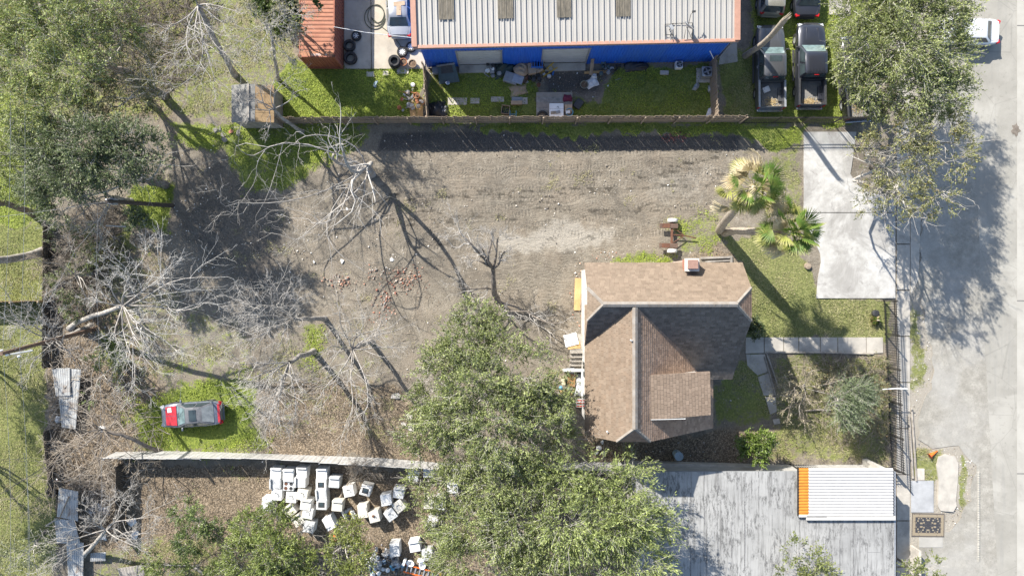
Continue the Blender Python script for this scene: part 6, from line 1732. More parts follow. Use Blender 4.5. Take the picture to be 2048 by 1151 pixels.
tag(MB().box((0, 0, .06), (.1, .75, .1)).build('blue_board', mat('crate_blue', (.03, .16, .55)), loc=P(1108, 141), rot=(0, 0, -.3)), 'short blue and white board right of the yellow frame', 'board')
def tangle(name, label, px, py, n, s, seed, mats, cat='scrap'):
    r = random.Random(seed); t = thing(name, label, cat, P(px, py))
    for i in range(n):
        m = mats[i % len(mats)]
        x, y, z = r.gauss(0, s*.5), r.gauss(0, s*.4), r.uniform(.05, .35)
        k = r.random()
        if k < .4: MB().box((x, y, z), (r.uniform(.1, .45), r.uniform(.05, .3), r.uniform(.04, .25)), r.uniform(0, 3), r.uniform(-.4, .4), r.uniform(-.4, .4)).build('scrap_piece', m, t, bevel=.01)
        elif k < .7: MB().tube([(x, y, z), (x+r.uniform(-.3, .3), y+r.uniform(-.3, .3), z+.1), (x+r.uniform(-.5, .5), y+r.uniform(-.5, .5), z)], r.uniform(.012, .035), 5).build('scrap_rod', m, t)
        else: MB().lathe([(.1, 0), (.16, .05), (.16, .15), (.08, .2)], 10).build('scrap_drum', m, t, 40, loc=(x, y, z-.05), rot=(r.uniform(-.6, .6), r.uniform(-.6, .6), 0))
    return t
tangle('metal_scrap', 'tangle of black engine parts in front of the junk heap', 1072, 153, 26, .9, 1, [M_IRON, M_BLACKPL, M_GALV, M_RUST])
tangle('metal_scrap', 'small heap of white litter and cans under the left garage door', 988, 142, 12, .5, 2, [M_WHITE, M_GREYPL, M_BLACKPL])
tangle('metal_scrap', 'broken pottery and debris by the short fence on the pale slab', 822, 205, 26, .9, 3, [M_CONCR, M_WHITE, M_TERRA, M_GREYPL])
pot('rusty orange bucket tipped beside the grey panel', 1048, 163, .2, .3, M_RUST, 'rusty_bucket')
crumple('cardboard_sheet', 'flattened stained cardboard lying on the grass below the junk heap', 'cardboard', 1037, 181, 1.25, .75, .10, 11, M_CARD, R(12))
flatbox('cardboard_box', 'low tan box with a white label on the slab path', 'box', 1033, 205, .8, .28, .2, .05, 0, M_CARD, .01)
flatbox('plastic_tray', 'grey tray behind the low tan box', 'tray', 1034, 198, .75, .3, .1, .05, 0, M_GREYPL, .01)
ob = thing('open_box', 'open cardboard box with dark inside on the grass', 'box', P(1011, 221), R(-8))
for sx, sy, w, d in ((-.28, 0, .03, .6), (.28, 0, .03, .6), (0, -.3, .58, .03), (0, .3, .58, .03)): MB().box((sx, sy, .15), (w, d, .3)).build('side', M_CARD, ob)
MB().box((0, 0, .03), (.55, .58, .03)).build('bottom', M_BLACKPL, ob)
bs = thing('blue_stool', 'thin blue metal stand beside the fence below the open box', 'stand', P(1026, 232))
for x in (-.22, .22): MB().tube([(x, -.25, 0), (x, -.2, .5), (x, .25, .5), (x, .3, 0)], .02, 5).build('leg', mat('light_blue', (.12, .35, .55), None, 4, .5), bs)
MB().tube([(-.22, 0, .5), (.22, 0, .5)], .02, 5).build('bar', mat('light_blue', (.1, .3, .5)), bs)
# crate platform with fridge, boxes and tyre
pf = thing('wooden_platform', 'large grey wooden platform on the grass beside the fence', 'platform', P(1108, 213))
for i in range(5): MB().box((0, -.72+i*.36, .42), (2.55, .35, .05)).build('plank', M_WOODG if i % 2 else mat('grey_brown_wood', (.33, .29, .245), (.25, .22, .185), 3, .85), pf)
for x in (-1.1, 0, 1.1): MB().box((x, 0, .2), (.1, 1.7, .38)).build('leg', M_WOODG, pf)
wf_ = thing('white_cabinet', 'white enamel cabinet lying on the wooden platform with scraps on it', 'cabinet', P(1113, 222, .9)); wf_.location.z = .46
MB().box((0, 0, .22), (1.0, 1.1, .44)).build('body', M_WHITE, wf_, bevel=.03)
MB().box((0, .16, .446), (.98, .012, .008)).build('lid_seam', M_GREYPL, wf_)
MB().tube([(.02, .25, .45), (.1, .32, .5), (.16, .2, .47)], .02, 5).build('hose', M_GREYPL, wf_)
MB().box((.1, -.1, .5), (.28, .2, .1), .3).build('motor', M_GREYPL, wf_, bevel=.02)
MB().box((-.2, -.12, .46), (.4, .2, .03), .1).build('rag', mat('rag', (.33, .28, .22), None, 4, .9), wf_)
flatbox('cardboard_box', 'tan cardboard box at the right end of the wooden platform', 'box', 1137, 216, .52, .5, .35, .46, 0, M_CARD, .01)
crumple('maroon_cloth', 'maroon cloth bundled on the corner of the wooden platform', 'cloth', 1134, 200, .6, .5, .25, 21, mat('maroon', (.17, .03, .06), None, 4, .9), 0, .46)
tg = tyre('tyre with pale centre at the left end of the wooden platform', 1085, 231, .36, .2, z=.46)
pot('light blue bucket at the right end of the wooden platform', 1137, 230, .26, .4, M_BLUEP, 'blue_bucket').location.z = .46
flatbox('paper_label', 'white paper lying on the light blue bucket', 'paper', 1136, 224, .3, .2, .01, .87, .1, mat('white_paper', (.75, .75, .74)))
flatbox('suitcase', 'dark grey suitcase on the grass right of the wooden platform', 'suitcase', 1157, 207, .55, .7, .22, .04, R(-35), mat('dark_fabric', (.07, .075, .08), None, 5, .8), .05)
# right part of the wall
tangle('metal_scrap', 'dark car parts heaped against the blue wall right of the second garage door', 1215, 137, 18, .9, 5, [M_TEAL, M_BLACKPL, M_GREYPL])
crumple('black_tarp', 'dark bumper cover lying against the blue wall', 'car part', 1272, 133, 1.6, .75, .45, 8, M_BLACKT)
tag(MB().box((0, 0, .1), (1.9, .16, .08)).build('timber_plank', M_PLY, loc=P(1195, 145), rot=(0, 0, .05)), 'tan plank lying in front of the dark car parts', 'plank')
tag(MB().slab([(-.12, -.45, .3), (.12, -.45, .3), (.14, .4, 1.2), (-.1, .4, 1.2)], .04).build('leaning_board', M_WOOD, loc=P(1181, 140)), 'brown board leaning on the wall right of the second garage door', 'board')
crumple('plastic_sheet', 'crumpled pale plastic sheet on the grass below the plank', 'plastic', 1183, 166, .8, .7, .2, 9, M_TARPW, .5)
pot('clear round tub on the dirt left of the plastic sheet', 1168, 171, .28, .25, mat('dull_tub', (.24, .25, .2), None, 4, .6), 'plastic_tub')
crumple('plastic_bag', 'small white bag right of the clear tub', 'bag', 1188, 153, .4, .35, .25, 10, M_TARPW)
def condenser(label, px, py, s, h, m, pad):
    t = thing('air_conditioner', label, 'air conditioner', P(px, py))
    if pad: MB().box((-.05, -.05, .04), (s+.3, s+.3, .1)).build('pad', M_CONCR, t)
    MB().box((0, 0, .1+h/2), (s, s, h)).build('housing', m, t, bevel=.05)
    MB().lathe([(s*.40, .1+h+.004), (.02, .1+h+.006)], 20, capt=False).build('fan_opening', M_BLACKPL, t)
    f = MB()
    for k in range(4):
        a = k*math.pi/2+.4; f.box((s*.2*math.cos(a), s*.2*math.sin(a), .1+h+.02), (s*.3, s*.16, .015), a, .3)
    f.lathe([(.06, .1+h), (.06, .1+h+.04), (.0, .1+h+.05)], 10)
    f.build('fan', M_GREYPL, t)
    MB().lathe([(s*.46, .1+h+.005), (s*.46, .1+h+.03), (s*.41, .1+h+.03), (s*.41, .1+h+.005)], 24, closed=True).build('guard_ring', M_GALV, t)
condenser('small white air conditioner on the grass by the blue wall', 1355, 134, .5, .5, M_WHITE, False)
condenser('grey air conditioner on a pad in the corner of the warehouse yard', 1408, 150, .72, .75, M_GALV, True)
flatbox('concrete_block', 'grey concrete block on the grass left of the small air conditioner', 'block', 1329, 145, .6, .3, .15, .02, -.05, M_CONCR, .02)
crumple('plastic_sheet', 'pale plastic scrap near the fence corner by the pickups', 'plastic', 1421, 226, .5, .8, .15, 13, M_TARPW, -.5)
crumple('plastic_bag', 'grey rag below the grey air conditioner', 'rag', 1392, 174, .3, .6, .15, 14, mat('grey_rag', (.4, .4, .38), None, 4, .9), -.6)
crumple('plastic_bag', 'crumpled grey bag against the fence by the pickups', 'bag', 1424, 177, .6, .5, .2, 15, mat('grey_rag', (.4, .4, .4)), .2)
for i, (x0_, y0_, w, d, l) in enumerate(((915,203,38,14,'left concrete slab of the yard path'), (950,202,18,11,'second concrete slab of the yard path'), (995,199,26,10,'middle concrete slab of the yard path'), (1040,202,30,13,'right concrete slab of the yard path'), (741,149,15,10,'concrete paver at the lawn edge below the yard'), (772,147,12,9,'second paver right at the lawn edge below the yard'), (800,143,12,10,'left of two grey pavers below the stacked tyres'), (812,143,11,10,'right of two grey pavers below the stacked tyres'))):
    tag(MB().prism([P(x0_-w/2, y0_-d/2)[:2], P(x0_+w/2, y0_-d/2)[:2], P(x0_+w/2, y0_+d/2)[:2], P(x0_-w/2, y0_+d/2)[:2]], -.03, .07).build('paving_slab', M_CONCR), l, 'slab', 'yard path slabs')
tag(MB().prism([P(*q)[:2] for q in ((816,193),(846,196),(846,244),(822,242))], -.02, .06).build('plywood_sheet', M_PLY), 'tan board lying in the corner of the two fences', 'board')
crumple('plastic_bottle', 'crumpled pale blue wrapper on the shaded grass', 'litter', 751, 168, .25, .45, .12, 16, mat('pale_blue', (.4, .5, .55), None, 4, .5), -.4)
# ------------------------------------------------------------------ west side of the house
bd = thing('plywood_board', 'long tan plywood board on the ground by the house west wall', 'board', P(1155, 588), R(-2))
MB().box((0, 0, .08), (.46, 2.3, .04)).build('board', M_PLY, bd)
MB().box((.24, 0, .07), (.05, 2.3, .1)).build('edge_batten', M_WOOD, bd)
stp = thing('wooden_steps', 'wooden back steps with landing on the house west side', 'steps', P(1152, 705))
for i in range(4): MB().box((0, .15-.32*i, .72-.2*i), (1.0, .26, .06)).build('tread', M_WOODG, stp)
for x in (-.46, .46): MB().slab([(x-.02, -.95, .05), (x+.02, -.95, .05), (x+.02, .25, .75), (x-.02, .25, .75)], .2).build('stringer', M_WOOD, stp)
MB().box((0, .85, .72), (1.15, 1.1, .08)).build('landing', M_CONC, stp)
for x in (-.5, .5):
    for y in (.4, 1.3): MB().box((x, y, .34), (.1, .1, .68)).build('post', M_WOOD, stp)
flatbox('white_board', 'white board lying on the back step landing', 'board', 1142, 679, .95, .85, .05, .8, R(14), mat('white_board', (.80, .79, .76), (.7, .69, .66), 3, .6))
flatbox('tan_board', 'tan board under the white board on the landing', 'board', 1148, 690, .9, .5, .03, .765, R(5), M_PLY)
fr_ = thing('low_white_wall', 'low white frame wall below the back steps', 'wall', P(1145, 738))
MB().box((0, 0, .5), (1.5, .1, 1.0)).build('panel', mat('white_paint', (.75, .75, .73)), fr_)
MB().box((.6, -.9, .5), (.1, 1.7, 1.0)).build('panel', mat('white_paint', (.75, .75, .73)), fr_)
flatbox('brown_door', 'brown wooden door leaf lying in the junk by the house', 'door', 1143, 760, .55, .9, .06, .5, R(-3), mat('door_brown', (.30, .17, .07), (.23, .13, .055), 3, .6), .01)
flatbox('grey_box', 'grey box behind the brown door leaf', 'box', 1142, 742, .55, .4, .5, .03, 0, M_GREYPL, .02)
flatbox('pale_board', 'pale board standing left of the brown door leaf', 'board', 1127, 765, .25, .8, .5, .02, R(8), mat('cream_board', (.55, .48, .33), None, 3, .8))
crumple('white_sheet', 'crumpled white sheet hanging beside the house wall', 'sheet', 1158, 768, .7, 1.7, .5, 31, M_TARPW, 0, .1)
tangle('house_junk', 'small household junk between the white sheet and the oak', 1128, 778, 14, .5, 7, [M_WHITE, M_PLY, M_GREYPL, M_BLUEP])
rb = thing('red_crate', 'red and white crate at the foot of the house west wall', 'crate', P(1157, 804))
MB().box((0, 0, .2), (.38, .55, .4)).build('box', mat('white_paint', (.75, .75, .73)), rb)
for i in range(3): MB().box((0, -.2+.2*i, .405), (.36, .09, .012)).build('stripe', mat('red_stripe', (.6, .07, .04), None, 4, .6), rb)
# timbers north of the house and trailer
bx = thing('timber_bed_edge', 'weathered timber border north of the house by the chimney', 'timber', P(1430, 515))
MB().box((.0, .0, .1), (2.1, .14, .16), R(2)).build('timber', M_WOODG, bx); MB().box((1.12, -.12, .1), (.14, .5, .16)).build('timber', M_WOODG, bx)
MB().box((.2, -.24, .06), (1.8, .1, .08), R(3)).build('timber', M_WOODG, bx)
trl = thing('boat_trailer_frame', 'rusty trailer axle frame with two white wheels on the dirt', 'trailer', P(1341, 470), R(-1))
MB().box((0, 0, .42), (.16, 1.9, .14)).build('axle', M_RUST, trl, bevel=.02)
for y, s in ((.62, 1), (-.78, 1)): MB().box((-.25, y, .52), (1.3, .34, .10)).build('bunk', mat('brown_bunk', (.13, .085, .065), (.09, .06, .045), 4, .9), trl, bevel=.02)
for y, s in ((.62, 1), (-.78, 1)): MB().box((-.45, y, .585), (.55, .3, .03)).build('plate', M_RUST, trl)
MB().tube([(.05, .0, .42), (.9, -.05, .38), (1.75, -.2, .30)], .045, 6).build('tongue', M_RUST, trl)
MB().tube([(.05, .55, .42), (.85, -.02, .4)], .035, 6).build('brace', M_RUST, trl); MB().tube([(.05, -.6, .42), (.85, -.08, .4)], .035, 6).build('brace', M_RUST, trl)
for y in (1.02, -1.14):
    wl = thing('wheel', None, None); wl.parent = trl; wl.location = (.05, y, .36); wl.rotation_euler = (R(90), 0, 0)
    MB().lathe([(.2, -.12), (.34, -.12), (.36, -.07), (.36, .07), (.34, .12), (.2, .12), (.18, 0)], 20, closed=True).build('tyre', mat('white_tyre', (.62, .60, .57), (.45, .43, .41), 5, .8), wl, 40)
    MB().lathe([(.2, -.06), (.2, .06), (.05, .08)], 14).build('rim', M_GALV, wl, 40)
# garden timbers and oddments
for i, (a, b_, l) in enumerate((((1531,704),(1745,707),'long pale pole lying along the south edge of the garden walk'), ((1532,706),(1556,775),'weathered timber edging the broken walk'), ((1610,820),(1660,819),'short grey board lying in the front garden'), ((1528,712),(1550,790),'second timber beside the broken walk edging'), ((1765,778),(1815,777),'white pole lying across the iron fence top'))):
    A, B_ = P(*a), P(*b_); zz = 1.9 if i == 4 else .1
    if i == 4: A, B_ = P(*a, 1.9), P(*b_, 1.9)
    tag(MB().tube([(A.x, A.y, zz), ((A.x+B_.x)/2, (A.y+B_.y)/2+.04, zz+.01), (B_.x, B_.y, zz)], .06 if i != 4 else .035, 6).build('timber', M_WOODG if i < 4 else M_WHITE), l, 'timber')
bar = thing('steel_drum', 'pale blue round drum against the low concrete wall', 'drum', P(1352, 906))
MB().lathe([(.28, 0), (.29, .28), (.3, .3), (.29, .32), (.29, .56), (.3, .58), (.29, .6), (.29, .86), (.31, .88), (.31, .91), (.28, .91), (.28, .88), (.01, .89)], 24, capt=False).build('barrel', mat('pale_blue_drum', (.36, .45, .50), (.3, .38, .43), 3, .5, .2), bar, 40)
MB().box((.08, .05, .90), (.03, .2, .012), .5).build('lid_crease', M_GREYPL, bar)
tag(MB().lathe([(.22, 0), (.25, .3), (.22, .32), (.01, .3)], 16, capt=False).build('plant_tub', M_BLACKPL, None, 40, loc=P(1748, 626)), 'dark plant tub beside the knee-high palm on the lawn', 'tub')
# fence posts and board along the sidewalk
tb = thing('leaning_timber_rail', 'weathered timber rail along the outside of the sidewalk', 'rail', P(1824, 900))
for (a, b_) in (((1821,815),(1831,960)), ((1816,830),(1824,955))):
    A, B_ = P(*a)-tb.location, P(*b_)-tb.location
    MB().tube([(A.x, A.y, .16), (B_.x, B_.y, .13)], .07, 6).build('rail', M_WOODG, tb)
cn = thing('traffic_cone', 'tipped-over orange traffic cone on the dry grass by the road', 'cone', (P(1857, 910).x, P(1857, 910).y, .17), R(-60))
MB().lathe([(.15, 0), (.03, .68), (.022, .7), (.0, .7)], 14).build('cone', M_ORANGE, cn, 40, rot=(R(-98), 0, R(0)))
MB().box((0, -.01, .0), (.36, .03, .36)).build('base', mat('cone_base', (.28, .07, .03), None, 5, .8), cn, bevel=.02)
for i, (pl, z, m, l) in enumerate((([(1876,912),(1890,907),(1908,911),(1915,925),(1914,960),(1910,1000),(1912,1010),(1905,1022),(1880,1020),(1874,1010),(1876,960),(1872,930)], .10, M_CONC, 'long worn grey concrete slab beside the road'),
        ([(1821,960),(1866,960),(1866,1023),(1821,1023)], .075, mat('silver_slab', (.42, .425, .43), (.30, .305, .31), .9, .6, .1, stain=(.34, .35, .36), sscale=.8), 'bright silvery sheet on the ground by the sidewalk'),
        ([(1832,936),(1848,936),(1848,959),(1832,959)], .07, M_CONCR, 'small grey slab above the silvery sheet'),
        ([(1837,1073),(1884,1073),(1884,1093),(1837,1093)], .07, mat('pale_slab', (.38, .365, .335), (.31, .30, .275), 1, .9), 'pale slab below the patterned rug'))):
    tag(MB().prism([P(*q)[:2] for q in pl], -.03, z).build('ground_slab', m), l, 'slab')
# rug
def rug_mat():
    t = NT('patterned_rug'); v = t.co('Object')
    sp = t.n('ShaderNodeSeparateXYZ'); t.l(v, sp.inputs[0])
    ax = t.math('ABSOLUTE', sp.outputs[0]); ay = t.math('ABSOLUTE', sp.outputs[1])
    d = t.math('MINIMUM', t.math('SUBTRACT', 1.18, ax), t.math('SUBTRACT', .83, ay))      # distance to the rug edge
    mir = t.n('ShaderNodeCombineXYZ'); t.l(ax, mir.inputs[0]); t.l(ay, mir.inputs[1])
    vo = t.voro(mir.outputs[0], 6.5); vo2 = t.voro(mir.outputs[0], 14)
    field = t.mix(t.step(vo, .36, .42), (.27, .235, .17), (.045, .047, .055))
    field = t.mix(t.step(vo, .16, .12), field, (.20, .10, .06)); field = t.mix(t.math('MULTIPLY', t.step(vo2, .22, .16), .8), field, (.25, .22, .165))
    border = t.mix(t.step(t.voro(mir.outputs[0], 7), .28, .22), (.255, .215, .155), (.12, .095, .075))
    c = t.mix(t.step(d, .295, .305), border, field)
    c = t.mix(t.math('MULTIPLY', t.step(d, .27, .28), t.step(d, .315, .305)), c, (.07, .06, .06))
    c = t.mix(t.step(d, .075, .065), c, (.10, .09, .085))
    return t.out(c, .95, 0, t.bump(t.noise(v, 90, 2), .3, .01), .1)
q = P(1855, 1048.5)
rg = thing('patterned_rug', 'beige and navy patterned rug spread beside the sidewalk', 'rug', (q.x, q.y, .045), R(-1))
MB().box((0, 0, .012), (2.36, 1.66, .024)).build('pile', rug_mat(), rg)
for s in (-1, 1): MB().box((s*1.195, 0, .010), (.03, 1.66, .012)).build('fringe', mat('fringe', (.5, .45, .36), None, 6, .95), rg)
# kerb pieces, corrugated pipe in the road shoulder
pp = thing('corrugated_pipe', 'half-buried pale corrugated drain pipe in the road shoulder', 'pipe', P(1957, 1040))
for (ya, yb2) in ((945, 1052), (1054, 1087), (1089, 1121)):
    a0 = P(0, ya).y-pp.location.y; a1 = P(0, yb2).y-pp.location.y
    prof = []; k = int((a0-a1)/.16)
    for i in range(k+1): prof += [(.13, a1+(a0-a1)*i/k), (.10, a1+(a0-a1)*(i+.5)/k)]
    MB().lathe(prof, 12).build('pipe_section', mat('pale_plastic_pipe', (.33, .315, .28), (.26, .25, .22), 3, .8), pp, 30, loc=(0, 0, -.03), rot=(R(-90), 0, 0))
# sidewalk post by the white roof
tag(MB().box((0, 0, .55), (.18, 2.2, 1.1)).build('low_block_wall', M_CONCR, loc=P(1822, 1120)), 'low concrete wall at the bottom of the sidewalk', 'wall')
# ------------------------------------------------------------------ white appliances
def appliance(kind, label, px, py, rz, w=.72, d=.74, h=.98, z=0.0, tilt=0.0, m=None):
    m = m or M_WHITE
    q = P(px, py, z+h)
    t = thing({'w': 'washing_machine', 'd': 'clothes_dryer', 's': 'stove', 'p': 'washing_machine', 'f': 'fridge'}[kind], label, {'w': 'washer', 'd': 'dryer', 's': 'stove', 'p': 'washer', 'f': 'fridge'}[kind], (q.x, q.y, z), rz, 'discarded white appliances')
    if tilt: t.rotation_euler = (tilt, 0, rz)
    MB().box((0, 0, h/2), (w, d, h)).build('cabinet', m, t, bevel=.025)
    if kind == 'w':
        MB().box((0, d/2-.07, h+.06), (w-.02, .12, .15)).build('console', m, t, bevel=.03)
        MB().box((0, d/2-.135, h+.07), (w*.8, .012, .08)).build('control_strip', M_GREYPL, t)
        MB().box((0, -.08, h+.006), (w*.72, d*.6, .014)).build('lid', m, t, bevel=.005)
        MB().box((0, -.08, h+.002), (w*.76, d*.64, .006)).build('lid_seam', M_GREYPL, t)
    elif kind == 'd':      # lying on its back: the window of the door faces up
        MB().box((0, .0, h+.006), (w*.84, d*.8, .02)).build('door', m, t, bevel=.008)
        MB().box((0, -.03, h+.012), (w*.62, d*.5, .02)).build('door_window', M_BLACKPL, t, bevel=.01)
        MB().lathe([(d*.2, h+.024), (.02, h+.03)], 18, capt=False).build('glass', M_GLASS, t, 40)
    elif kind == 's':
        MB().box((0, d/2-.06, h+.05), (w-.02, .1, .12)).build('console', m, t, bevel=.02)
        for x in (-.18, .18):
            for y in (-.2, .12):
                MB().lathe([(.12, h+.002), (.12, h+.018), (.04, h+.02), (.02, h+.006)], 14).build('burner', M_RUST if x < 0 else M_BLACKPL, t, 40, loc=(x, y, 0))
    elif kind == 'p':
        MB().box((0, -d*.28, h+.003), (w*.9, .012, .006)).build('panel_seam', M_GREYPL, t)
        MB().tube([(-w*.2, d*.1, h), (-w*.1, d*.2, h+.05), (w*.1, d*.16, h+.04), (w*.15, 0, h)], .02, 5).build('hose', M_GREYPL, t)
        MB().box((w*.2, -d*.1, h+.006), (.1, .14, .012)).build('access_cover', M_GREYPL, t)
    elif kind == 'f':
        MB().box((0, 0, h+.005), (w*.96, d*.62, .02)).build('door', m, t, bevel=.008)
        MB().box((w*.38, d*.2, h+.03), (.03, .22, .04)).build('door_handle', M_GREYPL, t)
    return t
WHITES = [M_WHITE, mat('rusty_white_enamel', (.72, .71, .68), (.62, .61, .58), 3, .4, stain=(.30, .17, .09), sscale=3.5, slo=.56, shi=.72), mat('cream_enamel', (.66, .63, .56), (.58, .55, .48), 3, .4, stain=(.35, .30, .24), sscale=2.5, slo=.55, shi=.8), mat('grey_white_enamel', (.60, .61, .61), (.5, .51, .51), 3, .4, stain=(.33, .32, .30), sscale=2, slo=.5, shi=.8)]
AP = [
 ('w',551,946,4,'top appliance of the leftmost column'), ('w',550,967,90,'second appliance from the top of the leftmost column'), ('p',553,989,4,'third appliance from the top of the leftmost column'),
 ('w',576,949,2,'top appliance of the second column'), ('s',577,970,3,'stove with four burners in the second column'), ('p',582,994,5,'narrow appliance below the stove with burners'),
 ('w',603,944,2,'top appliance of the third column'), ('w',600,964,88,'second appliance of the third column with a side console'), ('p',604,989,12,'third appliance of the third column with a loose hose'), ('w',611,1009,8,'fourth appliance of the third column'), ('p',615,1026,10,'lowest appliance of the third column'),
 ('w',643,947,0,'top appliance of the fourth column'), ('d',642,968,0,'appliance with round glass door below the top of the fourth column'), ('w',642,988,95,'third appliance of the fourth column'), ('d',643,1008,2,'lowest of the fourth column with a dark square window'),
 ('w',668,964,4,'appliance right of the fourth column near the fence'), ('p',697,982,-12,'appliance under the uprooted sapling twigs'), ('d',731,980,16,'tilted appliance with a dark square window standing apart'),
 ('w',674,1011,5,'appliance at the root of the uprooted sapling'), ('f',725,1022,-5,'tall blank appliance beside the dismantled one'), ('p',748,1033,-14,'appliance with a round brown cap on its top'),
 ('w',772,999,170,'dented appliance with bent open back, near the oak'), ('w',797,985,8,'appliance half under the oak edge at upper right'), ('p',798,1012,-38,'slanted appliance right of the dented one'), ('p',781,1029,-36,'large slanted appliance below the dented one'),
 ('f',533,1008,4,'appliance at the far left behind the shrub'), ('w',579,1021,-38,'tilted appliance left of the third column foot'), ('w',595,1040,-35,'appliance mostly hidden by the shrub tree leaves'), ('p',617,1054,10,'appliance behind the shrub tree below the third column'),
 ('f',658,1046,-28,'lone appliance casting a long shadow beside the shrub tree'),
 ('f',789,1099,-3,'rounded blank appliance beside the junk heap'), ('w',829,1092,-10,'appliance with a folded cloth on top above the toilets'), ('p',854,1109,-3,'grey appliance with a loose handle beside the toilets'),
 ('p',857,943,0,'appliance glimpsed through the oak near the white fence'), ('w',826,950,10,'appliance at the oak edge near the white fence'), ('p',858,1006,0,'left appliance glimpsed through the lower tree'), ('f',881,1006,3,'right appliance glimpsed through the lower tree'), ('w',905,975,0,'farthest right appliance seen through the tree leaves'), ('f',862,1047,20,'lowest appliance glimpsed through the tree'),
]
for k, x, y, a, l in AP:
    appliance(k, 'white '+l if 'grey' not in l else l, x, y, R(-a if a not in (88, 90, 95) else a), w=.74 if k != 'f' else .68, d=.76 if k != 'f' else .92, h=random.uniform(.88, 1.02), m=random.choice(WHITES) if 'grey' not in l else mat('grey_enamel', (.5, .51, .5), None, 3, .4))
q = P(748, 1031, 1.0)
tag(MB().lathe([(.09, 0), (.09, .05), (.02, .07)], 14).build('round_cap', M_RUST, None, 40, loc=(q.x-.05, q.y, 1.02)), 'round brown cap resting on a white appliance', 'cap')
da = tangle('dismantled_appliance', 'dismantled open appliance with exposed parts among the white ones', 699, 1024, 14, .5, 9, [M_GALV, M_GREYPL, M_WHITE, mat('yellow_paint', (.5, .4, .03))])
for s in (-1, 1): MB().box((s*.32, 0, .3), (.03, .6, .6), .5).build('side_panel', M_WHITE, da)
tangle('scrap_heap', 'heap of grey metal scrap and plastic bags at the bottom', 768, 1122, 60, 1.3, 12, [M_GALV, M_WHITE, M_GREYPL, M_CHROME, M_BLUEP, M_BLACKPL], 'scrap heap')
tangle('scrap_heap', 'white shelving and boxes at the left end of the scrap heap', 738, 1132, 22, .8, 13, [M_WHITE, M_GREYPL, M_BLACKPL], 'scrap heap')
for i, (x, y, l) in enumerate(((780,1105,'clear plastic bag on top of the grey scrap heap'), (755,1122,'crumpled silver bag in the middle of the scrap heap'), (792,1125,'white plastic bag at the right end of the scrap heap'))):
    crumple('plastic_bag', l, 'bag', x, y, .8, .7, .5, 40+i, mat('foil', (.5, .52, .55), (.25, .26, .28), 7, .3, .5), i)
def toilet(label, px, py, rz):
    t = thing('toilet_bowl', label, 'toilet', P(px, py), rz, 'discarded toilets')
    V = MB()
    prof = [(.13, 0), (.12, .2), (.2, .36), (.23, .40), (.23, .42), (.165, .42), (.15, .34), (.05, .25), (.01, .25)]
    b = V.lathe(prof, 20, capt=False).build('bowl', M_WHITE, t, 50); b.scale = (1, 1.25, 1)
    MB().box((0, .42, .5), (.46, .2, .4)).build('tank', M_WHITE, t, bevel=.03)
    s = MB().lathe([(.235, .425), (.235, .445), (.16, .445), (.16, .425)], 20, closed=True).build('seat', M_WHITE, t, 50); s.scale = (1, 1.25, 1)
toilet('left white toilet bowl above the orange ladder', 822, 1121, R(70)); toilet('right white toilet bowl above the orange ladder', 846, 1125, R(10))
ld = thing('orange_ladder', 'orange stepladder lying at the bottom edge beside the toilets', 'ladder', P(845, 1140), R(-14))
for y in (-.26, .26): MB().box((0, y, .34), (2.6, .07, .09)).build('rail', M_ORANGE, ld, bevel=.01)
for i in range(8): MB().box((-1.1+i*.31, 0, .34), (.09, .5, .04)).build('rung', M_GALV, ld)
MB().box((1.32, 0, .34), (.12, .62, .1)).build('top_cap', mat('yellow_paint', (.5, .4, .03)), ld)
flatbox('orange_bin', 'small bright orange tub between the two shrub trees', 'tub', 669, 1077, .35, .5, .2, .03, R(-25), M_ORANGE, .04)
for i, (x, y, l) in enumerate(((213,1040,'small white box lid in the brush at lower left'), (199,1033,'white paper sheet left of the box lid in the brush'), (206,1072,'broken white panel on the litter below the brush'), (265,1043,'white round basin beside the dark board fence'), (270,1068,'white plastic scrap below the round basin'), (185,1020,'pale blue tub beside the tin sheet in brush'))):
    crumple('plastic_scrap', l, 'litter', x, y-20 if i < 2 else y, .45, .6, .15, 60+i, M_TARPW, i*.7)
crumple('plastic_scrap', 'white plastic piece among the brush right of the long tin sheet', 'litter', 205, 857, .5, .4, .2, 70, M_TARPW)
crumple('plastic_scrap', 'white bucket scrap beside the left fence', 'litter', 118, 838, .4, .5, .25, 71, M_TARPW)
tag(MB().tube([P(118, 1038, .75), P(138, 992, .78)], .05, 6).build('loose_board', M_WOOD), 'brown stick lying on the pale tin sheet', 'stick')
tag(MB().tube([P(92, 1051, .1), P(115, 1036, .6)], .06, 6).build('loose_board', M_WOODG), 'grey stick poking out over the left lawn', 'stick')
for i, (x, y, s, l) in enumerate(((684,522,.22,'white stone chunk in the middle of the bare dirt'), (628,523,.14,'small white chunk left of the larger one on the dirt'), (784,519,.2,'long white shard near the brick rubble'), (694,418,.13,'small white chunk high on the cleared dirt'))):
    rock(l, x, y, s, 80+i, mat('white_block', (.66, .66, .64)), flat=.35, group='white chunks on the dirt')
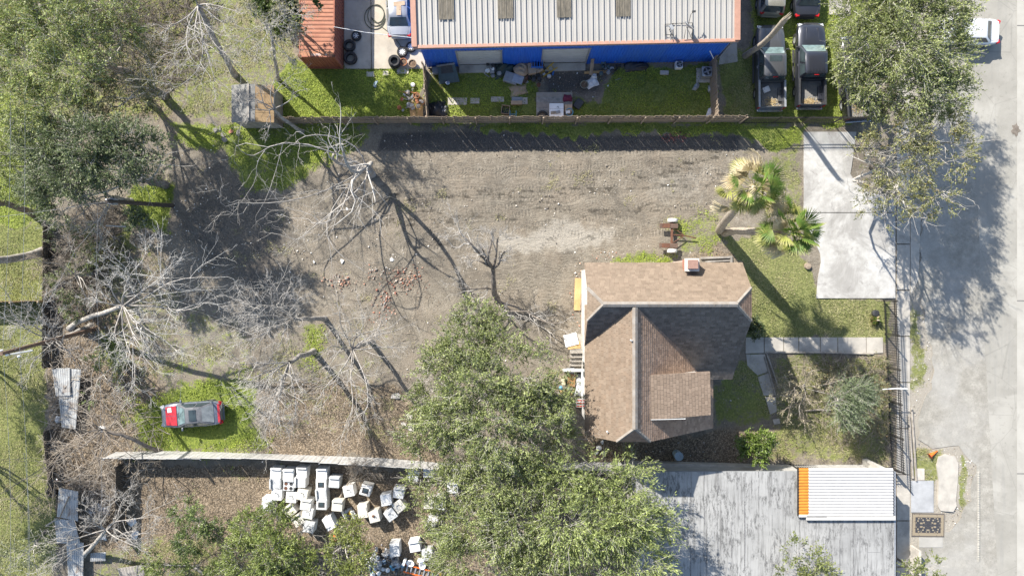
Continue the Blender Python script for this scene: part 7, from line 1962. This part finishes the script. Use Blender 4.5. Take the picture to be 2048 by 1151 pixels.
# ------------------------------------------------------------------ utility poles and wires
M_POLE = mat('creosote_pole', (.085, .07, .058), (.05, .042, .036), 4, .9, bump=.4, stretch=(1, 1, .2))
up = thing('utility_pole', 'dark utility pole standing by the green patch at upper left', 'utility pole', P(345, 411))
o = up.location
MB().tube([P(345, 411)-o, P(214, 402, 8.2)-o], [.16, .12], 10).build('pole', M_POLE, up)
a_ = P(205, 396, 7.7)-o; b_ = P(250, 380, 7.7)-o
for z in (7.9,):
    c_ = P(219, 402, 7.9)-o
    MB().tube([c_, c_+Vector((.05, .05, .45))], .05, 6).build('insulator', M_GALV, up)
MB().box(P(226, 403, 7.4)-o, (.35, .35, .5)).build('junction_box', M_GREYPL, up)
tag(MB().tube([P(212, 451, 3.2), P(252, 453, 3.0)], .05, 6).build('grey_pipe', M_GALV), 'grey pipe poking out above the small blue-green shrub', 'pipe')
up2 = thing('utility_pole', 'wooden utility pole with white crossarm at the left edge', 'utility pole', P(192, 657)); o = up2.location
MB().tube([P(192, 657)-o, P(2, 707, 9.6)-o], [.15, .11], 10).build('pole', mat('red_brown_pole', (.20, .13, .095), (.13, .085, .06), 4, .9, bump=.3), up2)
MB().tube([P(15, 709, 9.1)-o, P(66, 700, 9.1)-o], .05, 6).build('crossarm', M_GALV, up2)
for x, y in ((16, 709), (6, 700), (40, 712)): MB().lathe([(.05, 0), (.07, .06), (.04, .12), (.07, .16), (.02, .22)], 8).build('insulator', M_WHITE, up2, 50, loc=P(x, y, 9.15)-o)
def wire(label, pts, r=.011, m=None):
    pts = [P(*q) for q in pts]; out = []
    for i in range(len(pts)-1):
        for k in range(12):
            t = k/12; p = pts[i].lerp(pts[i+1], t); p.z -= .35*4*t*(1-t); out.append(p)
    out.append(pts[-1])
    tag(MB().tube(out, r, 4).build('overhead_wire', m or mat('wire', (.16, .16, .16), (.4, .4, .4), 1.5, .6)), label, 'wire', 'overhead wires')
wire('leftmost overhead wire crossing the left lawn', [(18,-60,9),(5,702,9.2),(18,1220,9)])
wire('second overhead wire from the left edge', [(44,-60,9),(39,710,9.2),(54,1220,9)])
wire('third overhead wire from the left, ending low at the scrub', [(48,905,8.8),(54,1220,8.9)])
wire('thin wire running down past the dark utility pole', [(184,-60,8),(192,560,7.6),(199,1220,8)], .008)
wire('guy wire from the dark utility pole to the left crossarm pole', [(216,402,8),(150,500,8),(30,700,9.1)], .009)
wire('service wire from the dark utility pole over the brush', [(216,402,8),(-60,440,8.6)], .009)
wire('faint drop wire over the car by the lower left lawn', [(362,650,6.5),(356,830,6)], .007)
# loose twigs and sticks poles in yard
tag(MB().tube([P(858, 140, 1.75), P(887, 181, .15)], .035, 5).build('leaning_pole', M_PLY), 'thin pale pole leaning from the short fence onto the grass', 'pole')
